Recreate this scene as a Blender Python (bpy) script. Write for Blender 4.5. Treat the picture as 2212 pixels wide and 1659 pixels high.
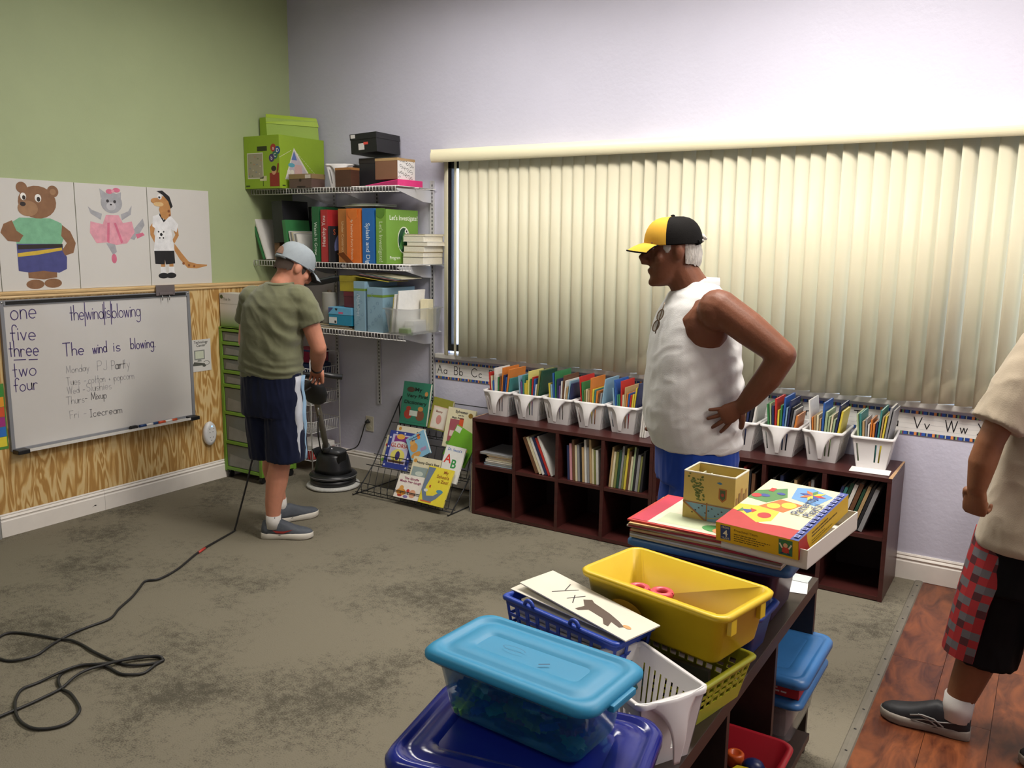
import bpy, bmesh, math, random
from mathutils import Vector, Matrix, noise
for o in list(bpy.data.objects): bpy.data.objects.remove(o)
S = bpy.context.scene; COL = S.collection
PI = math.pi; rnd = random.Random(7)
# ---------------------------------------------------------------- camera, world, lights, exposure
cam = bpy.data.objects.new('camera', bpy.data.cameras.new('camera')); COL.objects.link(cam)
cam.data.sensor_width = 36; cam.data.sensor_fit = 'HORIZONTAL'; cam.data.lens = 1853.07 / 2212 * 36
cam.data.clip_start = .02
def cam_matrix(pitch, yaw, roll, loc):
    f0 = Vector((-math.sin(yaw), math.cos(yaw), 0)); r0 = Vector((math.cos(yaw), math.sin(yaw), 0)); u0 = Vector((0, 0, 1))
    f = f0 * math.cos(pitch) - u0 * math.sin(pitch); u = u0 * math.cos(pitch) + f0 * math.sin(pitch)
    r = r0 * math.cos(roll) + u * math.sin(roll); u = u * math.cos(roll) - r0 * math.sin(roll)
    m = Matrix((r, u, -f)).transposed().to_4x4(); m.translation = loc
    return m
cam.matrix_world = cam_matrix(.166422, .56308, .012929, Vector((4.77, -4.53, 1.65)))
S.camera = cam
W = bpy.data.worlds.new('world'); S.world = W; W.use_nodes = True
W.node_tree.nodes['Background'].inputs[0].default_value = (.62, .75, 1, 1)
W.node_tree.nodes['Background'].inputs[1].default_value = 3.2
S.view_settings.view_transform = 'Standard'; S.view_settings.look = 'None'
S.view_settings.gamma = 1; S.view_settings.use_curve_mapping = False
S.view_settings.exposure = 0.0
CEIL = 3.3
LAMPS = [((3.9, -1.4), 86, (1, .95, .88)), ((6.1, -1.8), 64, (1, .92, .83)), ((1.95, -1.25), 36, (1, .96, .9)), ((2.2, -4.4), 15, (1, .96, .88)), ((4.6, -5.4), 8, (1, .95, .88))]

# ---------------------------------------------------------------- materials
MATS = {}
def srgb(c):
    if isinstance(c, str):
        c = [int(c[i:i+2], 16) / 255 for i in (0, 2, 4)]
    return [((v + .055) / 1.055) ** 2.4 if v > .04045 else v / 12.92 for v in c]
def nn(nt, t, **kw):
    n = nt.nodes.new(t)
    for k, v in kw.items():
        if hasattr(n, k): setattr(n, k, v)
        else: n.inputs[k].default_value = v
    return n
def mat(key, col, rough=.6, var=.0, scale=8, bump=0, bscale=60, metal=0, spec=.5, trans=0, alpha=1, stretch=None, emit=0, sheen=0, sss=0, clear=0, col2=None):
    """principled material: base colour mottled by object-space noise, optional fine bump"""
    if key in MATS: return MATS[key]
    m = bpy.data.materials.new(key); m.use_nodes = True; nt = m.node_tree; b = nt.nodes['Principled BSDF']
    c = srgb(col); b.inputs['Base Color'].default_value = (*c, 1); b.inputs['Roughness'].default_value = rough
    b.inputs['Metallic'].default_value = metal; b.inputs['Specular IOR Level'].default_value = spec
    b.inputs['Transmission Weight'].default_value = trans; b.inputs['Alpha'].default_value = alpha
    b.inputs['Sheen Weight'].default_value = sheen; b.inputs['Coat Weight'].default_value = clear
    if sss: b.inputs['Subsurface Weight'].default_value = sss; b.inputs['Subsurface Scale'].default_value = .01
    if emit: b.inputs['Emission Color'].default_value = (*c, 1); b.inputs['Emission Strength'].default_value = emit
    if var or bump:
        tc = nn(nt, 'ShaderNodeTexCoord'); mp = nn(nt, 'ShaderNodeMapping'); nt.links.new(tc.outputs['Object'], mp.inputs['Vector'])
        if stretch: mp.inputs['Scale'].default_value = stretch
    if var:
        no = nn(nt, 'ShaderNodeTexNoise', Scale=scale, Detail=5.0, Roughness=.6); nt.links.new(mp.outputs[0], no.inputs['Vector'])
        r = nn(nt, 'ShaderNodeValToRGB'); nt.links.new(no.outputs['Fac'], r.inputs[0])
        e = r.color_ramp.elements; e[0].position = .3; e[1].position = .7
        e[0].color = (*[v * (1 - var) for v in c], 1)
        c2 = srgb(col2) if col2 else [min(1, v * (1 + var)) for v in c]
        e[1].color = (*c2, 1); nt.links.new(r.outputs[0], b.inputs['Base Color'])
    if bump:
        n2 = nn(nt, 'ShaderNodeTexNoise', Scale=bscale, Detail=4.0); nt.links.new(mp.outputs[0], n2.inputs['Vector'])
        bp = nn(nt, 'ShaderNodeBump', Strength=bump, Distance=.01); nt.links.new(n2.outputs['Fac'], bp.inputs['Height']); nt.links.new(bp.outputs[0], b.inputs['Normal'])
    MATS[key] = m
    return m
def flat(c, rough=.55):
    """plain printed / moulded colour"""
    return mat('paint_%s_%d' % (c, int(rough * 100)), c, rough, var=.05, scale=30)

# ---------------------------------------------------------------- mesh builder
class MB:
    def __init__(s): s.v = []; s.f = []; s.m = []; s.sm = []
    def add(s, vs, fs, m=0, smooth=False):
        o = len(s.v); s.v += [tuple(p) for p in vs]
        for f in fs: s.f.append(tuple(i + o for i in f)); s.m.append(m); s.sm.append(smooth)
        return s
    def box(s, x0, x1, y0, y1, z0, z1, m=0):
        return s.hexa([(x0, y0, z0), (x1, y0, z0), (x1, y1, z0), (x0, y1, z0), (x0, y0, z1), (x1, y0, z1), (x1, y1, z1), (x0, y1, z1)], m)
    def hexa(s, p, m=0):
        return s.add(p, [(3, 2, 1, 0), (4, 5, 6, 7), (0, 1, 5, 4), (1, 2, 6, 5), (2, 3, 7, 6), (3, 0, 4, 7)], m)
    def quad(s, a, b, c, d, m=0): return s.add([a, b, c, d], [(0, 1, 2, 3)], m)
    def loft(s, rings, m=0, cap=True, smooth=True, closed=True):
        n = len(rings[0]); vs = [p for r in rings for p in r]; fs = []
        for i in range(len(rings) - 1):
            for j in range(n if closed else n - 1):
                k = (j + 1) % n; fs.append((i*n+j, i*n+k, (i+1)*n+k, (i+1)*n+j))
        s.add(vs, fs, m, smooth)
        if cap and closed:
            o = len(s.v) - len(vs); L = len(rings) - 1
            s.f.append(tuple(o + j for j in reversed(range(n)))); s.m.append(m); s.sm.append(False)
            s.f.append(tuple(o + L*n + j for j in range(n))); s.m.append(m); s.sm.append(False)
        return s
    def tube(s, pts, r, seg=8, m=0, cap=True, flatten=None):
        pts = [Vector(p) for p in pts]; n = len(pts)
        rs = r if isinstance(r, (list, tuple)) else [r] * n
        rings = []; up = None
        for i, p in enumerate(pts):
            t = (pts[min(i+1, n-1)] - pts[max(i-1, 0)])
            if t.length < 1e-9: t = Vector((0, 0, 1))
            t.normalize()
            if up is None: up = t.orthogonal().normalized()
            up = (up - t * up.dot(t))
            if up.length < 1e-6: up = t.orthogonal()
            up.normalize(); w = t.cross(up)
            rings.append([p + (up * math.cos(2*PI*j/seg) + w * math.sin(2*PI*j/seg)) * rs[i] for j in range(seg)])
        return s.loft(rings, m, cap)
    def lathe(s, prof, c=(0, 0, 0), seg=24, m=0, cap=True, sx=1, sy=1):
        return s.loft([[(c[0] + r * sx * math.cos(2*PI*j/seg), c[1] + r * sy * math.sin(2*PI*j/seg), c[2] + z) for j in range(seg)] for r, z in prof], m, cap)
    def ball(s, c, r, seg=16, m=0):
        r = r if isinstance(r, (tuple, list)) else (r, r, r); n = seg // 2
        return s.loft([[(c[0] + r[0]*max(.02, math.sin(PI*i/n))*math.cos(2*PI*j/seg), c[1] + r[1]*max(.02, math.sin(PI*i/n))*math.sin(2*PI*j/seg), c[2] - r[2]*math.cos(PI*i/n)) for j in range(seg)] for i in range(n+1)], m)
    def poly(s, fr, pts, h=.0004, m=0, d=0):
        """flat print of a 2-D polygon on a frame (o, u, v, n): a slab h proud of the surface"""
        o, u, v, n = fr; a = [o + u*x + v*y + n*(d+h) for x, y in pts]
        return s.add(a, [tuple(range(len(a)))], m)
    def prism(s, fr, pts, h, m=0):
        o, u, v, n = fr; a = [o + u*x + v*y for x, y in pts]; b = [p + n*h for p in a]; k = len(pts)
        s.add(a + b, [tuple(reversed(range(k))), tuple(range(k, 2*k))] + [(i, (i+1) % k, k + (i+1) % k, k + i) for i in range(k)], m)
        return s
    def stroke(s, fr, pts, w, h=.0005, m=0, d=0):
        """ink line on a surface, split where it turns sharply"""
        for i in range(1, len(pts) - 1):
            a = Vector((pts[i][0] - pts[i-1][0], pts[i][1] - pts[i-1][1])); b = Vector((pts[i+1][0] - pts[i][0], pts[i+1][1] - pts[i][1]))
            if a.length > 1e-7 and b.length > 1e-7 and a.angle(b) > .9:
                s.stroke(fr, pts[:i+1], w, h, m, d); return s.stroke(fr, pts[i:], w, h * 1.02, m, d)
        o, u, v, n = fr; L = []; R = []; k = len(pts)
        for i, (x, y) in enumerate(pts):
            a = pts[max(i-1, 0)]; b = pts[min(i+1, k-1)]; t = Vector((b[0]-a[0], b[1]-a[1]))
            if t.length < 1e-9: t = Vector((1, 0))
            t.normalize(); e = .5*w
            ex = 0 if 0 < i < k-1 else (-e*.6 if i == 0 else e*.6)
            x += t.x*ex; y += t.y*ex
            L.append(o + u*(x - t.y*e) + v*(y + t.x*e) + n*(d+h)); R.append(o + u*(x + t.y*e) + v*(y - t.x*e) + n*(d+h))
        vs = L + R
        return s.add(vs, [(k+i, k+i+1, i+1, i) for i in range(k-1)], m)
    def text(s, fr, txt, size, x=0, y=0, h=.0004, m=0, bold=0, align='LEFT', sx=1, d=0):
        v0, f0 = text_mesh(txt, bold, align); o, u, v, n = fr
        return s.add([o + u*(x + p[0]*size*sx) + v*(y + p[1]*size) + n*(d+h) for p in v0], f0, m)
    def xf(s, M):
        s.v = [tuple(M @ Vector(p)) for p in s.v]; return s
    def mesh(s, name, mats, bevel=0):
        me = bpy.data.meshes.new(name); me.from_pydata(s.v, [], s.f)
        for x in (mats if isinstance(mats, (list, tuple)) else [mats]): me.materials.append(x)
        me.polygons.foreach_set('material_index', s.m); me.polygons.foreach_set('use_smooth', s.sm)
        if bevel:
            bm = bmesh.new(); bm.from_mesh(me)
            ed = [e for e in bm.edges if len(e.link_faces) == 2 and e.calc_face_angle(0) > .6]
            bmesh.ops.bevel(bm, geom=ed, offset=bevel, segments=2, profile=.6, affect='EDGES', clamp_overlap=True)
            bm.to_mesh(me); bm.free()
        me.update(); return me
TXT = {}
def text_mesh(txt, bold=0, align='LEFT'):
    k = (txt, bold, align)
    if k not in TXT:
        cu = bpy.data.curves.new('t', 'FONT'); cu.body = txt; cu.size = 1; cu.offset = bold; cu.align_x = align; cu.resolution_u = 3
        o = bpy.data.objects.new('t', cu); COL.objects.link(o); bpy.context.view_layer.update()
        me = bpy.data.meshes.new_from_object(o.evaluated_get(bpy.context.evaluated_depsgraph_get()))
        TXT[k] = ([tuple(v.co) for v in me.vertices], [tuple(p.vertices) for p in me.polygons])
        bpy.data.objects.remove(o); bpy.data.curves.remove(cu); bpy.data.meshes.remove(me)
    return TXT[k]
def lines(mb, fr, x, y, w, n, dy, t, m=0, h=.0004):
    """rows of small print too fine to read: broken ink lines"""
    for r in range(n):
        a = x; e = x + w * (.55 + .45 * ((r * 37 % 10) / 10))
        while a < e - t:
            l = min(e - a, t * (2 + (int(a * 9973) + r * 7) % 5)); mb.poly(fr, rect(a, y - r * dy, a + l, y - r * dy + t), h=h, m=m); a += l + t * .8
    return mb
def frame(o, u, v):
    u = Vector(u).normalized(); v = Vector(v); v = (v - u * v.dot(u)).normalized()
    return (Vector(o), u, v, u.cross(v).normalized())
def arc(cx, cy, rx, ry, a0, a1, n=10):
    return [(cx + rx*math.cos(math.radians(a0 + (a1-a0)*i/n)), cy + ry*math.sin(math.radians(a0 + (a1-a0)*i/n))) for i in range(n+1)]
def circ(cx, cy, rx, ry=None, n=20): return arc(cx, cy, rx, ry or rx, 0, 360 - 360/n, n-1)
def rect(x0, y0, x1, y1): return [(x0, y0), (x1, y0), (x1, y1), (x0, y1)]
# ---------------------------------------------------------------- objects
def obj(name, me, parent=None, loc=None, rot=None):
    o = bpy.data.objects.new(name, me); COL.objects.link(o)
    if parent: o.parent = parent
    if loc is not None: o.location = loc
    if rot is not None: o.rotation_euler = rot if isinstance(rot, (tuple, list)) else (0, 0, rot)
    return o
def tag(o, label=None, cat=None, group=None, kind=None):
    if label: o['label'] = label
    if cat: o['category'] = cat
    if group: o['group'] = group
    if kind: o['kind'] = kind
    return o
def thing(name, label, cat, loc=(0, 0, 0), rot=0, group=None):
    return tag(obj(name, None, None, loc, rot), label, cat, group)
def part(name, mb, mats, parent, bevel=0, loc=None, rot=None): return obj(name, mb.mesh(name, mats, bevel), parent, loc, rot)
def one(name, mb, mats, label, cat, loc=(0, 0, 0), rot=0, group=None, bevel=0): return tag(obj(name, mb.mesh(name, mats, bevel), None, loc, rot), label, cat, group)
def struct(name, mb, mats, bevel=0): return tag(obj(name, mb.mesh(name, mats, bevel)), kind='structure')
def copy_tree(o, parent=None):
    c = o.copy(); COL.objects.link(c); c.parent = parent
    for ch in list(o.children): copy_tree(ch, c)
    return c
def superring(cx, cy, z, a, b, e=2.0, n=28, tilt=None, rot=0):
    r = []
    for j in range(n):
        t = 2*PI*j/n; c, s_ = math.cos(t), math.sin(t)
        x = a*math.copysign(abs(c)**(2/e), c); y = b*math.copysign(abs(s_)**(2/e), s_)
        if rot: x, y = x*math.cos(rot) - y*math.sin(rot), x*math.sin(rot) + y*math.cos(rot)
        r.append((cx + x, cy + y, z + (tilt[0]*x + tilt[1]*y if tilt else 0)))
    return r
def rrect(x0, x1, y0, y1, z, r, n=4):
    """rounded rectangle ring in xy"""
    out = []
    for cx, cy, a in ((x1-r, y1-r, 0), (x0+r, y1-r, 90), (x0+r, y0+r, 180), (x1-r, y0+r, 270)):
        out += [(px, py, z) for px, py in arc(cx, cy, r, r, a, a+90, n)]
    return out
# ================================================================ THE ROOM
def plywood():
    m = bpy.data.materials.new('plywood'); m.use_nodes = True; nt = m.node_tree; b = nt.nodes['Principled BSDF']; b.inputs['Roughness'].default_value = .5
    tc = nn(nt, 'ShaderNodeTexCoord'); mp = nn(nt, 'ShaderNodeMapping'); mp.inputs['Scale'].default_value = (1, 7, 1.1); nt.links.new(tc.outputs['Object'], mp.inputs[0])
    n1 = nn(nt, 'ShaderNodeTexNoise', Scale=1.9, Detail=2.5, Roughness=.45, Distortion=.9); nt.links.new(mp.outputs[0], n1.inputs['Vector'])
    mu = nn(nt, 'ShaderNodeMath', operation='MULTIPLY'); mu.inputs[1].default_value = 7; nt.links.new(n1.outputs['Fac'], mu.inputs[0])
    fr = nn(nt, 'ShaderNodeMath', operation='PINGPONG'); fr.inputs[1].default_value = .5; nt.links.new(mu.outputs[0], fr.inputs[0])
    m2 = nn(nt, 'ShaderNodeMapping'); m2.inputs['Scale'].default_value = (1, 90, 5); nt.links.new(tc.outputs['Object'], m2.inputs[0])
    n2 = nn(nt, 'ShaderNodeTexNoise', Scale=3, Detail=3.0); nt.links.new(m2.outputs[0], n2.inputs['Vector'])
    ad = nn(nt, 'ShaderNodeMath', operation='MULTIPLY_ADD'); ad.inputs[1].default_value = .3; nt.links.new(n2.outputs['Fac'], ad.inputs[0]); nt.links.new(fr.outputs[0], ad.inputs[2])
    r = nn(nt, 'ShaderNodeValToRGB'); e = r.color_ramp.elements; nt.links.new(ad.outputs[0], r.inputs[0])
    e[0].position = .27; e[0].color = (*srgb('d9bd86'), 1); e[1].position = .53; e[1].color = (*srgb('b08548'), 1)
    k = r.color_ramp.elements.new(.37); k.color = (*srgb('cda667'), 1)
    nt.links.new(r.outputs[0], b.inputs['Base Color']); return m
def vinyl_wood():
    m = bpy.data.materials.new('vinyl_wood'); m.use_nodes = True; nt = m.node_tree; b = nt.nodes['Principled BSDF']; b.inputs['Roughness'].default_value = .32
    tc = nn(nt, 'ShaderNodeTexCoord'); oi = nn(nt, 'ShaderNodeObjectInfo'); mp = nn(nt, 'ShaderNodeMapping'); mp.inputs['Scale'].default_value = (4, 1.1, 1)
    nt.links.new(tc.outputs['Object'], mp.inputs[0]); nt.links.new(oi.outputs['Random'], mp.inputs['Location'])
    n1 = nn(nt, 'ShaderNodeTexNoise', Scale=3.2, Detail=6.0, Roughness=.6, Distortion=1.6); nt.links.new(mp.outputs[0], n1.inputs['Vector'])
    r = nn(nt, 'ShaderNodeValToRGB'); e = r.color_ramp.elements; nt.links.new(n1.outputs['Fac'], r.inputs[0])
    e[0].position = .3; e[0].color = (*srgb('3c1a13'), 1); e[1].position = .72; e[1].color = (*srgb('8a4d2b'), 1)
    k = r.color_ramp.elements.new(.5); k.color = (*srgb('6b3a22'), 1)
    nt.links.new(r.outputs[0], b.inputs['Base Color']); return m
def carpet_mat():
    m = bpy.data.materials.new('carpet'); m.use_nodes = True; nt = m.node_tree; b = nt.nodes['Principled BSDF']; b.inputs['Roughness'].default_value = .95; b.inputs['Specular IOR Level'].default_value = .1
    tc = nn(nt, 'ShaderNodeTexCoord')
    n1 = nn(nt, 'ShaderNodeTexNoise', Scale=1.7, Detail=6.0, Roughness=.62); nt.links.new(tc.outputs['Object'], n1.inputs['Vector'])
    n2 = nn(nt, 'ShaderNodeTexNoise', Scale=170, Detail=2.0); nt.links.new(tc.outputs['Object'], n2.inputs['Vector'])
    n3 = nn(nt, 'ShaderNodeTexNoise', Scale=26, Detail=4.0, Roughness=.7); nt.links.new(tc.outputs['Object'], n3.inputs['Vector'])
    a = nn(nt, 'ShaderNodeMath', operation='MULTIPLY_ADD'); a.inputs[1].default_value = .55; nt.links.new(n2.outputs['Fac'], a.inputs[0]); nt.links.new(n1.outputs['Fac'], a.inputs[2])
    a2 = nn(nt, 'ShaderNodeMath', operation='MULTIPLY_ADD'); a2.inputs[1].default_value = .5; nt.links.new(n3.outputs['Fac'], a2.inputs[0]); nt.links.new(a.outputs[0], a2.inputs[2])
    r = nn(nt, 'ShaderNodeValToRGB'); e = r.color_ramp.elements; nt.links.new(a2.outputs[0], r.inputs[0])
    e[0].position = .5; e[0].color = (*srgb('3f3c34'), 1); e[1].position = 1.0; e[1].color = (*srgb('7a7465'), 1); e[1].position = .999
    k = r.color_ramp.elements.new(.82); k.color = (*srgb('565247'), 1); a.inputs[1].default_value = .5; n1.inputs['Scale'].default_value = 1.7
    nt.links.new(r.outputs[0], b.inputs['Base Color'])
    bp = nn(nt, 'ShaderNodeBump', Strength=.5, Distance=.004); nt.links.new(n2.outputs['Fac'], bp.inputs['Height']); nt.links.new(bp.outputs[0], b.inputs['Normal'])
    return m
GREEN = mat('green_wall_paint', 'aab78a', .6, var=.03, scale=3, bump=.06, bscale=140)
LAV = mat('lavender_wall_paint', 'c6c5d6', .62, var=.025, scale=2.5, bump=.16, bscale=38)
WHITE = mat('white_trim_paint', 'e6e0d8', .42, var=.03, scale=12)
CEILM = mat('ceiling_paint', 'e9e6df', .8)
DARK = mat('black_metal', '17181b', .4)
PINE = mat('pine_rail', 'd9b27c', .5, var=.16, scale=5, stretch=(30, 1.5, 40), col2='e8cb97')
X1, Y0 = 7.2, -6.6
# walls
struct('wall_left', MB().box(-.12, 0, Y0, .15, 0, CEIL), GREEN)
WX0, WX1, WZ0, WZ1 = 1.375, 5.6, .9, 2.14
wb = MB(); wb.box(-.12, WX0, 0, .07, 0, CEIL); wb.box(WX1, X1, 0, .07, 0, CEIL); wb.box(WX0, WX1, 0, .07, 0, WZ0); wb.box(WX0, WX1, 0, .07, WZ1, CEIL)
struct('wall_back', wb, LAV)
struct('wall_right', MB().box(X1, X1 + .12, Y0, .15, 0, CEIL), LAV)
struct('wall_front', MB().box(-.12, X1 + .12, Y0 - .12, Y0, 0, CEIL), LAV)
struct('ceiling', MB().box(-.12, X1 + .12, Y0 - .12, .15, CEIL, CEIL + .1), CEILM)
fl = struct('floor', MB().box(-.12, X1 + .12, Y0 - .12, .15, -.1, -.012), mat('concrete', '8a867c', .8, var=.1))
cp = MB(); cp.box(0, 4.313, Y0, 0, -.012, 0); part('carpet', cp, carpet_mat(), fl)
VW = vinyl_wood(); PX = .19
pm = {}
for i in range(15):
    x = 4.345 + i * PX; y = .0 - (i * .41) % .92
    ys = [0] + [y - k * .92 for k in range(0, 9) if -6.6 < y - k * .92 < -.02] + [-6.6]
    for a, b2 in zip(ys, ys[1:]):
        k = round(a - b2, 3)
        if k not in pm: pm[k] = MB().box(.0006, PX - .0006, -k + .0006, 0, -.012, -.002).mesh('plank', VW, .0008)
        obj('plank', pm[k], fl, (x, a, 0))
st = MB(); st.loft([[(4.312, y, .0), (4.316, y, .004), (4.33, y, .006), (4.345, y, .004), (4.349, y, -.002), (4.349, y, -.01), (4.312, y, -.01)] for y in (-.001, Y0)], 0, smooth=False)
tr = struct('trim_1', st, mat('transition_strip', '6f6a5e', .5, var=.12, scale=14))
sm = MB().lathe([(.0045, 0), (.0045, .0012), (.002, .0018)], seg=8).mesh('screw', DARK)
for k in range(22): obj('screw', sm, tr, (4.331, -.094 - k * .15, .0055))
def baseboard(name, p0, p1, nrm):
    pr = [(0, 0), (.016, 0), (.016, .088), (.012, .094), (.012, .1), (.017, .106), (.013, .112), (.008, .116), (.011, .122), (.007, .13), (0, .13)]
    p0, p1, n = Vector(p0), Vector(p1), Vector(nrm)
    b = MB(); b.loft([[p + n * a + Vector((0, 0, z)) for a, z in pr] for p in (p0, p1)], smooth=False)
    return struct(name, b, WHITE)
baseboard('baseboard_left', (0, -1.605, 0), (0, 0, 0), (1, 0, 0))
b2 = baseboard('baseboard_left_front', (0, -2.215, 0), (0, -1.6065, 0), (1, 0, 0))
baseboard('baseboard_back', (0, 0, 0), (X1, 0, 0), (0, -1, 0))
part('scuff', MB().poly(frame((.0162, -1.67, .045), (0, 1, 0), (0, 0, 1)), circ(.0, .0, .008, .004, 10)).poly(frame((.0162, -1.67, .045), (0, 1, 0), (0, 0, 1)), [(-.02, -.006), (-.008, -.003), (-.008, -.001), (-.02, -.005)]), DARK, b2)
# plywood wainscot + chair rail
pw = struct('trim_2', MB().box(0, .008, -2.222, -.001, .13, 1.31), plywood())
rail = MB(); prf = [(.0, 1.303), (.016, 1.303), (.02, 1.309), (.018, 1.318), (.024, 1.324), (.026, 1.333), (.02, 1.337), (.02, 1.3415), (0, 1.3415)]
rail.loft([[(a, y, z) for a, z in prf] for y in (-2.6, 0)], smooth=False); struct('trim_3', rail, PINE)
struct('trim_4', MB().box(0, .03, -2.32, -2.224, 0, 1.3), mat('grey_door_frame', '8d8d8b', .5))
# window, sill, vertical blind
w1 = tag(obj('window_1', None, None, (0, 0, 0)), kind='structure')
f = MB()
for a in ((WX0, WX0 + .045), (2.86, 2.93), (4.3, 4.37), (WX1 - .045, WX1)): f.box(a[0], a[1], .02, .055, WZ0 + .02, WZ1)
f.box(WX0, WX1, .02, .055, WZ1 - .045, WZ1); f.box(WX0, WX1, .018, .06, WZ0 + .02, WZ0 + .065)
part('window_frame', f, DARK, w1, .002)
part('window_pane', MB().box(WX0 + .04, WX1 - .04, .036, .04, WZ0 + .06, WZ1 - .04), mat('window_glass', 'eef4fb', .05, alpha=.12), w1)
part('window_sill', MB().box(WX0 - .055, WX1 + .05, -.034, .04, WZ0 - .028, WZ0 + .004), mat('marble_sill', 'cfccc6', .35, var=.08, scale=20), w1, .006)
part('window_jamb', MB().box(WX0 + .0, WX0 + .004, .0, .02, WZ0 + .004, WZ1), mat('jamb_paint', 'a9a8b8', .5), w1)
bl = thing('vertical_blind', 'cream vertical slat blind with rounded valance covering the long window', 'blind', (1.366, 0, WZ0))
CREAM = mat('cream_vinyl', 'e9e2c2', .42, var=.02, scale=3)
SLAT = mat('cream_slat', 'e4dec8', .45, var=.015, scale=4)
def translucent(m, f):
    nt = m.node_tree; b = nt.nodes['Principled BSDF']; tr = nn(nt, 'ShaderNodeBsdfTranslucent'); tr.inputs[0].default_value = (*srgb('ece4c8'), 1); mx = nn(nt, 'ShaderNodeMixShader'); mx.inputs[0].default_value = f
    nt.links.new(b.outputs[0], mx.inputs[1]); nt.links.new(tr.outputs[0], mx.inputs[2]); nt.links.new(mx.outputs[0], nt.nodes['Material Output'].inputs[0])
translucent(SLAT, .4)
v = MB(); OUT = [(0, 2.204), (-.1, 2.204)] + [(-.1 + q[0], 2.159 + q[1]) for q in arc(0, 0, .034, .045, 90, 235, 14)[::1] for q in [(-abs(q[0]), q[1])]]
INN = [(y + (.004 if y < -.02 else 0), z - (.004 if z > 2.16 else -.001)) for y, z in OUT][::-1]; pr = OUT + INN
v.loft([[(x, y, z - WZ0) for y, z in pr] for x in (0, 4.2)], smooth=False); v.box(0, .003, -.128, 0, 2.13 - WZ0, 2.202 - WZ0)
part('valance', v, CREAM, bl)
part('head_rail', MB().box(.03, 4.2, -.072, -.03, 2.155 - WZ0, 2.195 - WZ0), WHITE, bl)
def slat_mesh(w, h, sag):
    s_ = MB(); n = 8; A = []; B = []
    for i in range(n+1):
        t = i/n*2 - 1; x = t*w/2; y = -sag*(1 - t*t)
        A.append((x, y)); B.append((x, y + .0009))
    ring = A + B[::-1]
    s_.loft([[(x, y, z) for x, y in ring] for z in (0, h)], smooth=True)
    return s_.mesh('slat', SLAT)
SL = slat_mesh(.089, 1.245, .009)
k = 0; x = 1.583
while x < 5.5:
    a = 17 + (k * 37 % 5)
    if x > 2.75: a = 24 + (k * 37 % 7) * 2.5
    obj('slat', SL, bl, (x - 1.366, -.054, .003 + (k * 13 % 5) * .002), (0, 0, math.radians(a + rnd.uniform(-2, 2))))
    x += .0736; k += 1
obj('slat', SL, bl, (1.425 - 1.366, -.045, .003), (0, 0, math.radians(-38)))
obj('slat', SL, bl, (1.5 - 1.366, -.045, .003), (0, 0, math.radians(-47)))
# ceiling troffers (out of the frame, the room's lamps)
for i, ((lx, ly), pw_, c) in enumerate(LAMPS):
    t = thing('ceiling_light', 'white recessed fluorescent ceiling troffer above the %s' % ['cube shelf and window', 'wood floor by the window', 'wire shelves', 'carpet by the whiteboard', 'back of the classroom'][i], 'light', (lx, ly, CEIL - .06))
    fr_ = MB(); fr_.box(-.62, .62, -.32, -.29, 0, .058); fr_.box(-.62, .62, .29, .32, 0, .058); fr_.box(-.62, -.59, -.29, .29, 0, .058); fr_.box(.59, .62, -.29, .29, 0, .058); fr_.box(-.59, .59, -.29, .29, .05, .058)
    part('lamp_housing', fr_, WHITE, t)
    L = bpy.data.lights.new('troffer', 'AREA'); L.shape = 'RECTANGLE'; L.size = 1.16; L.size_y = .56; L.energy = pw_; L.color = c
    lo = obj('troffer_tubes', L, t, (0, 0, .03))
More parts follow.
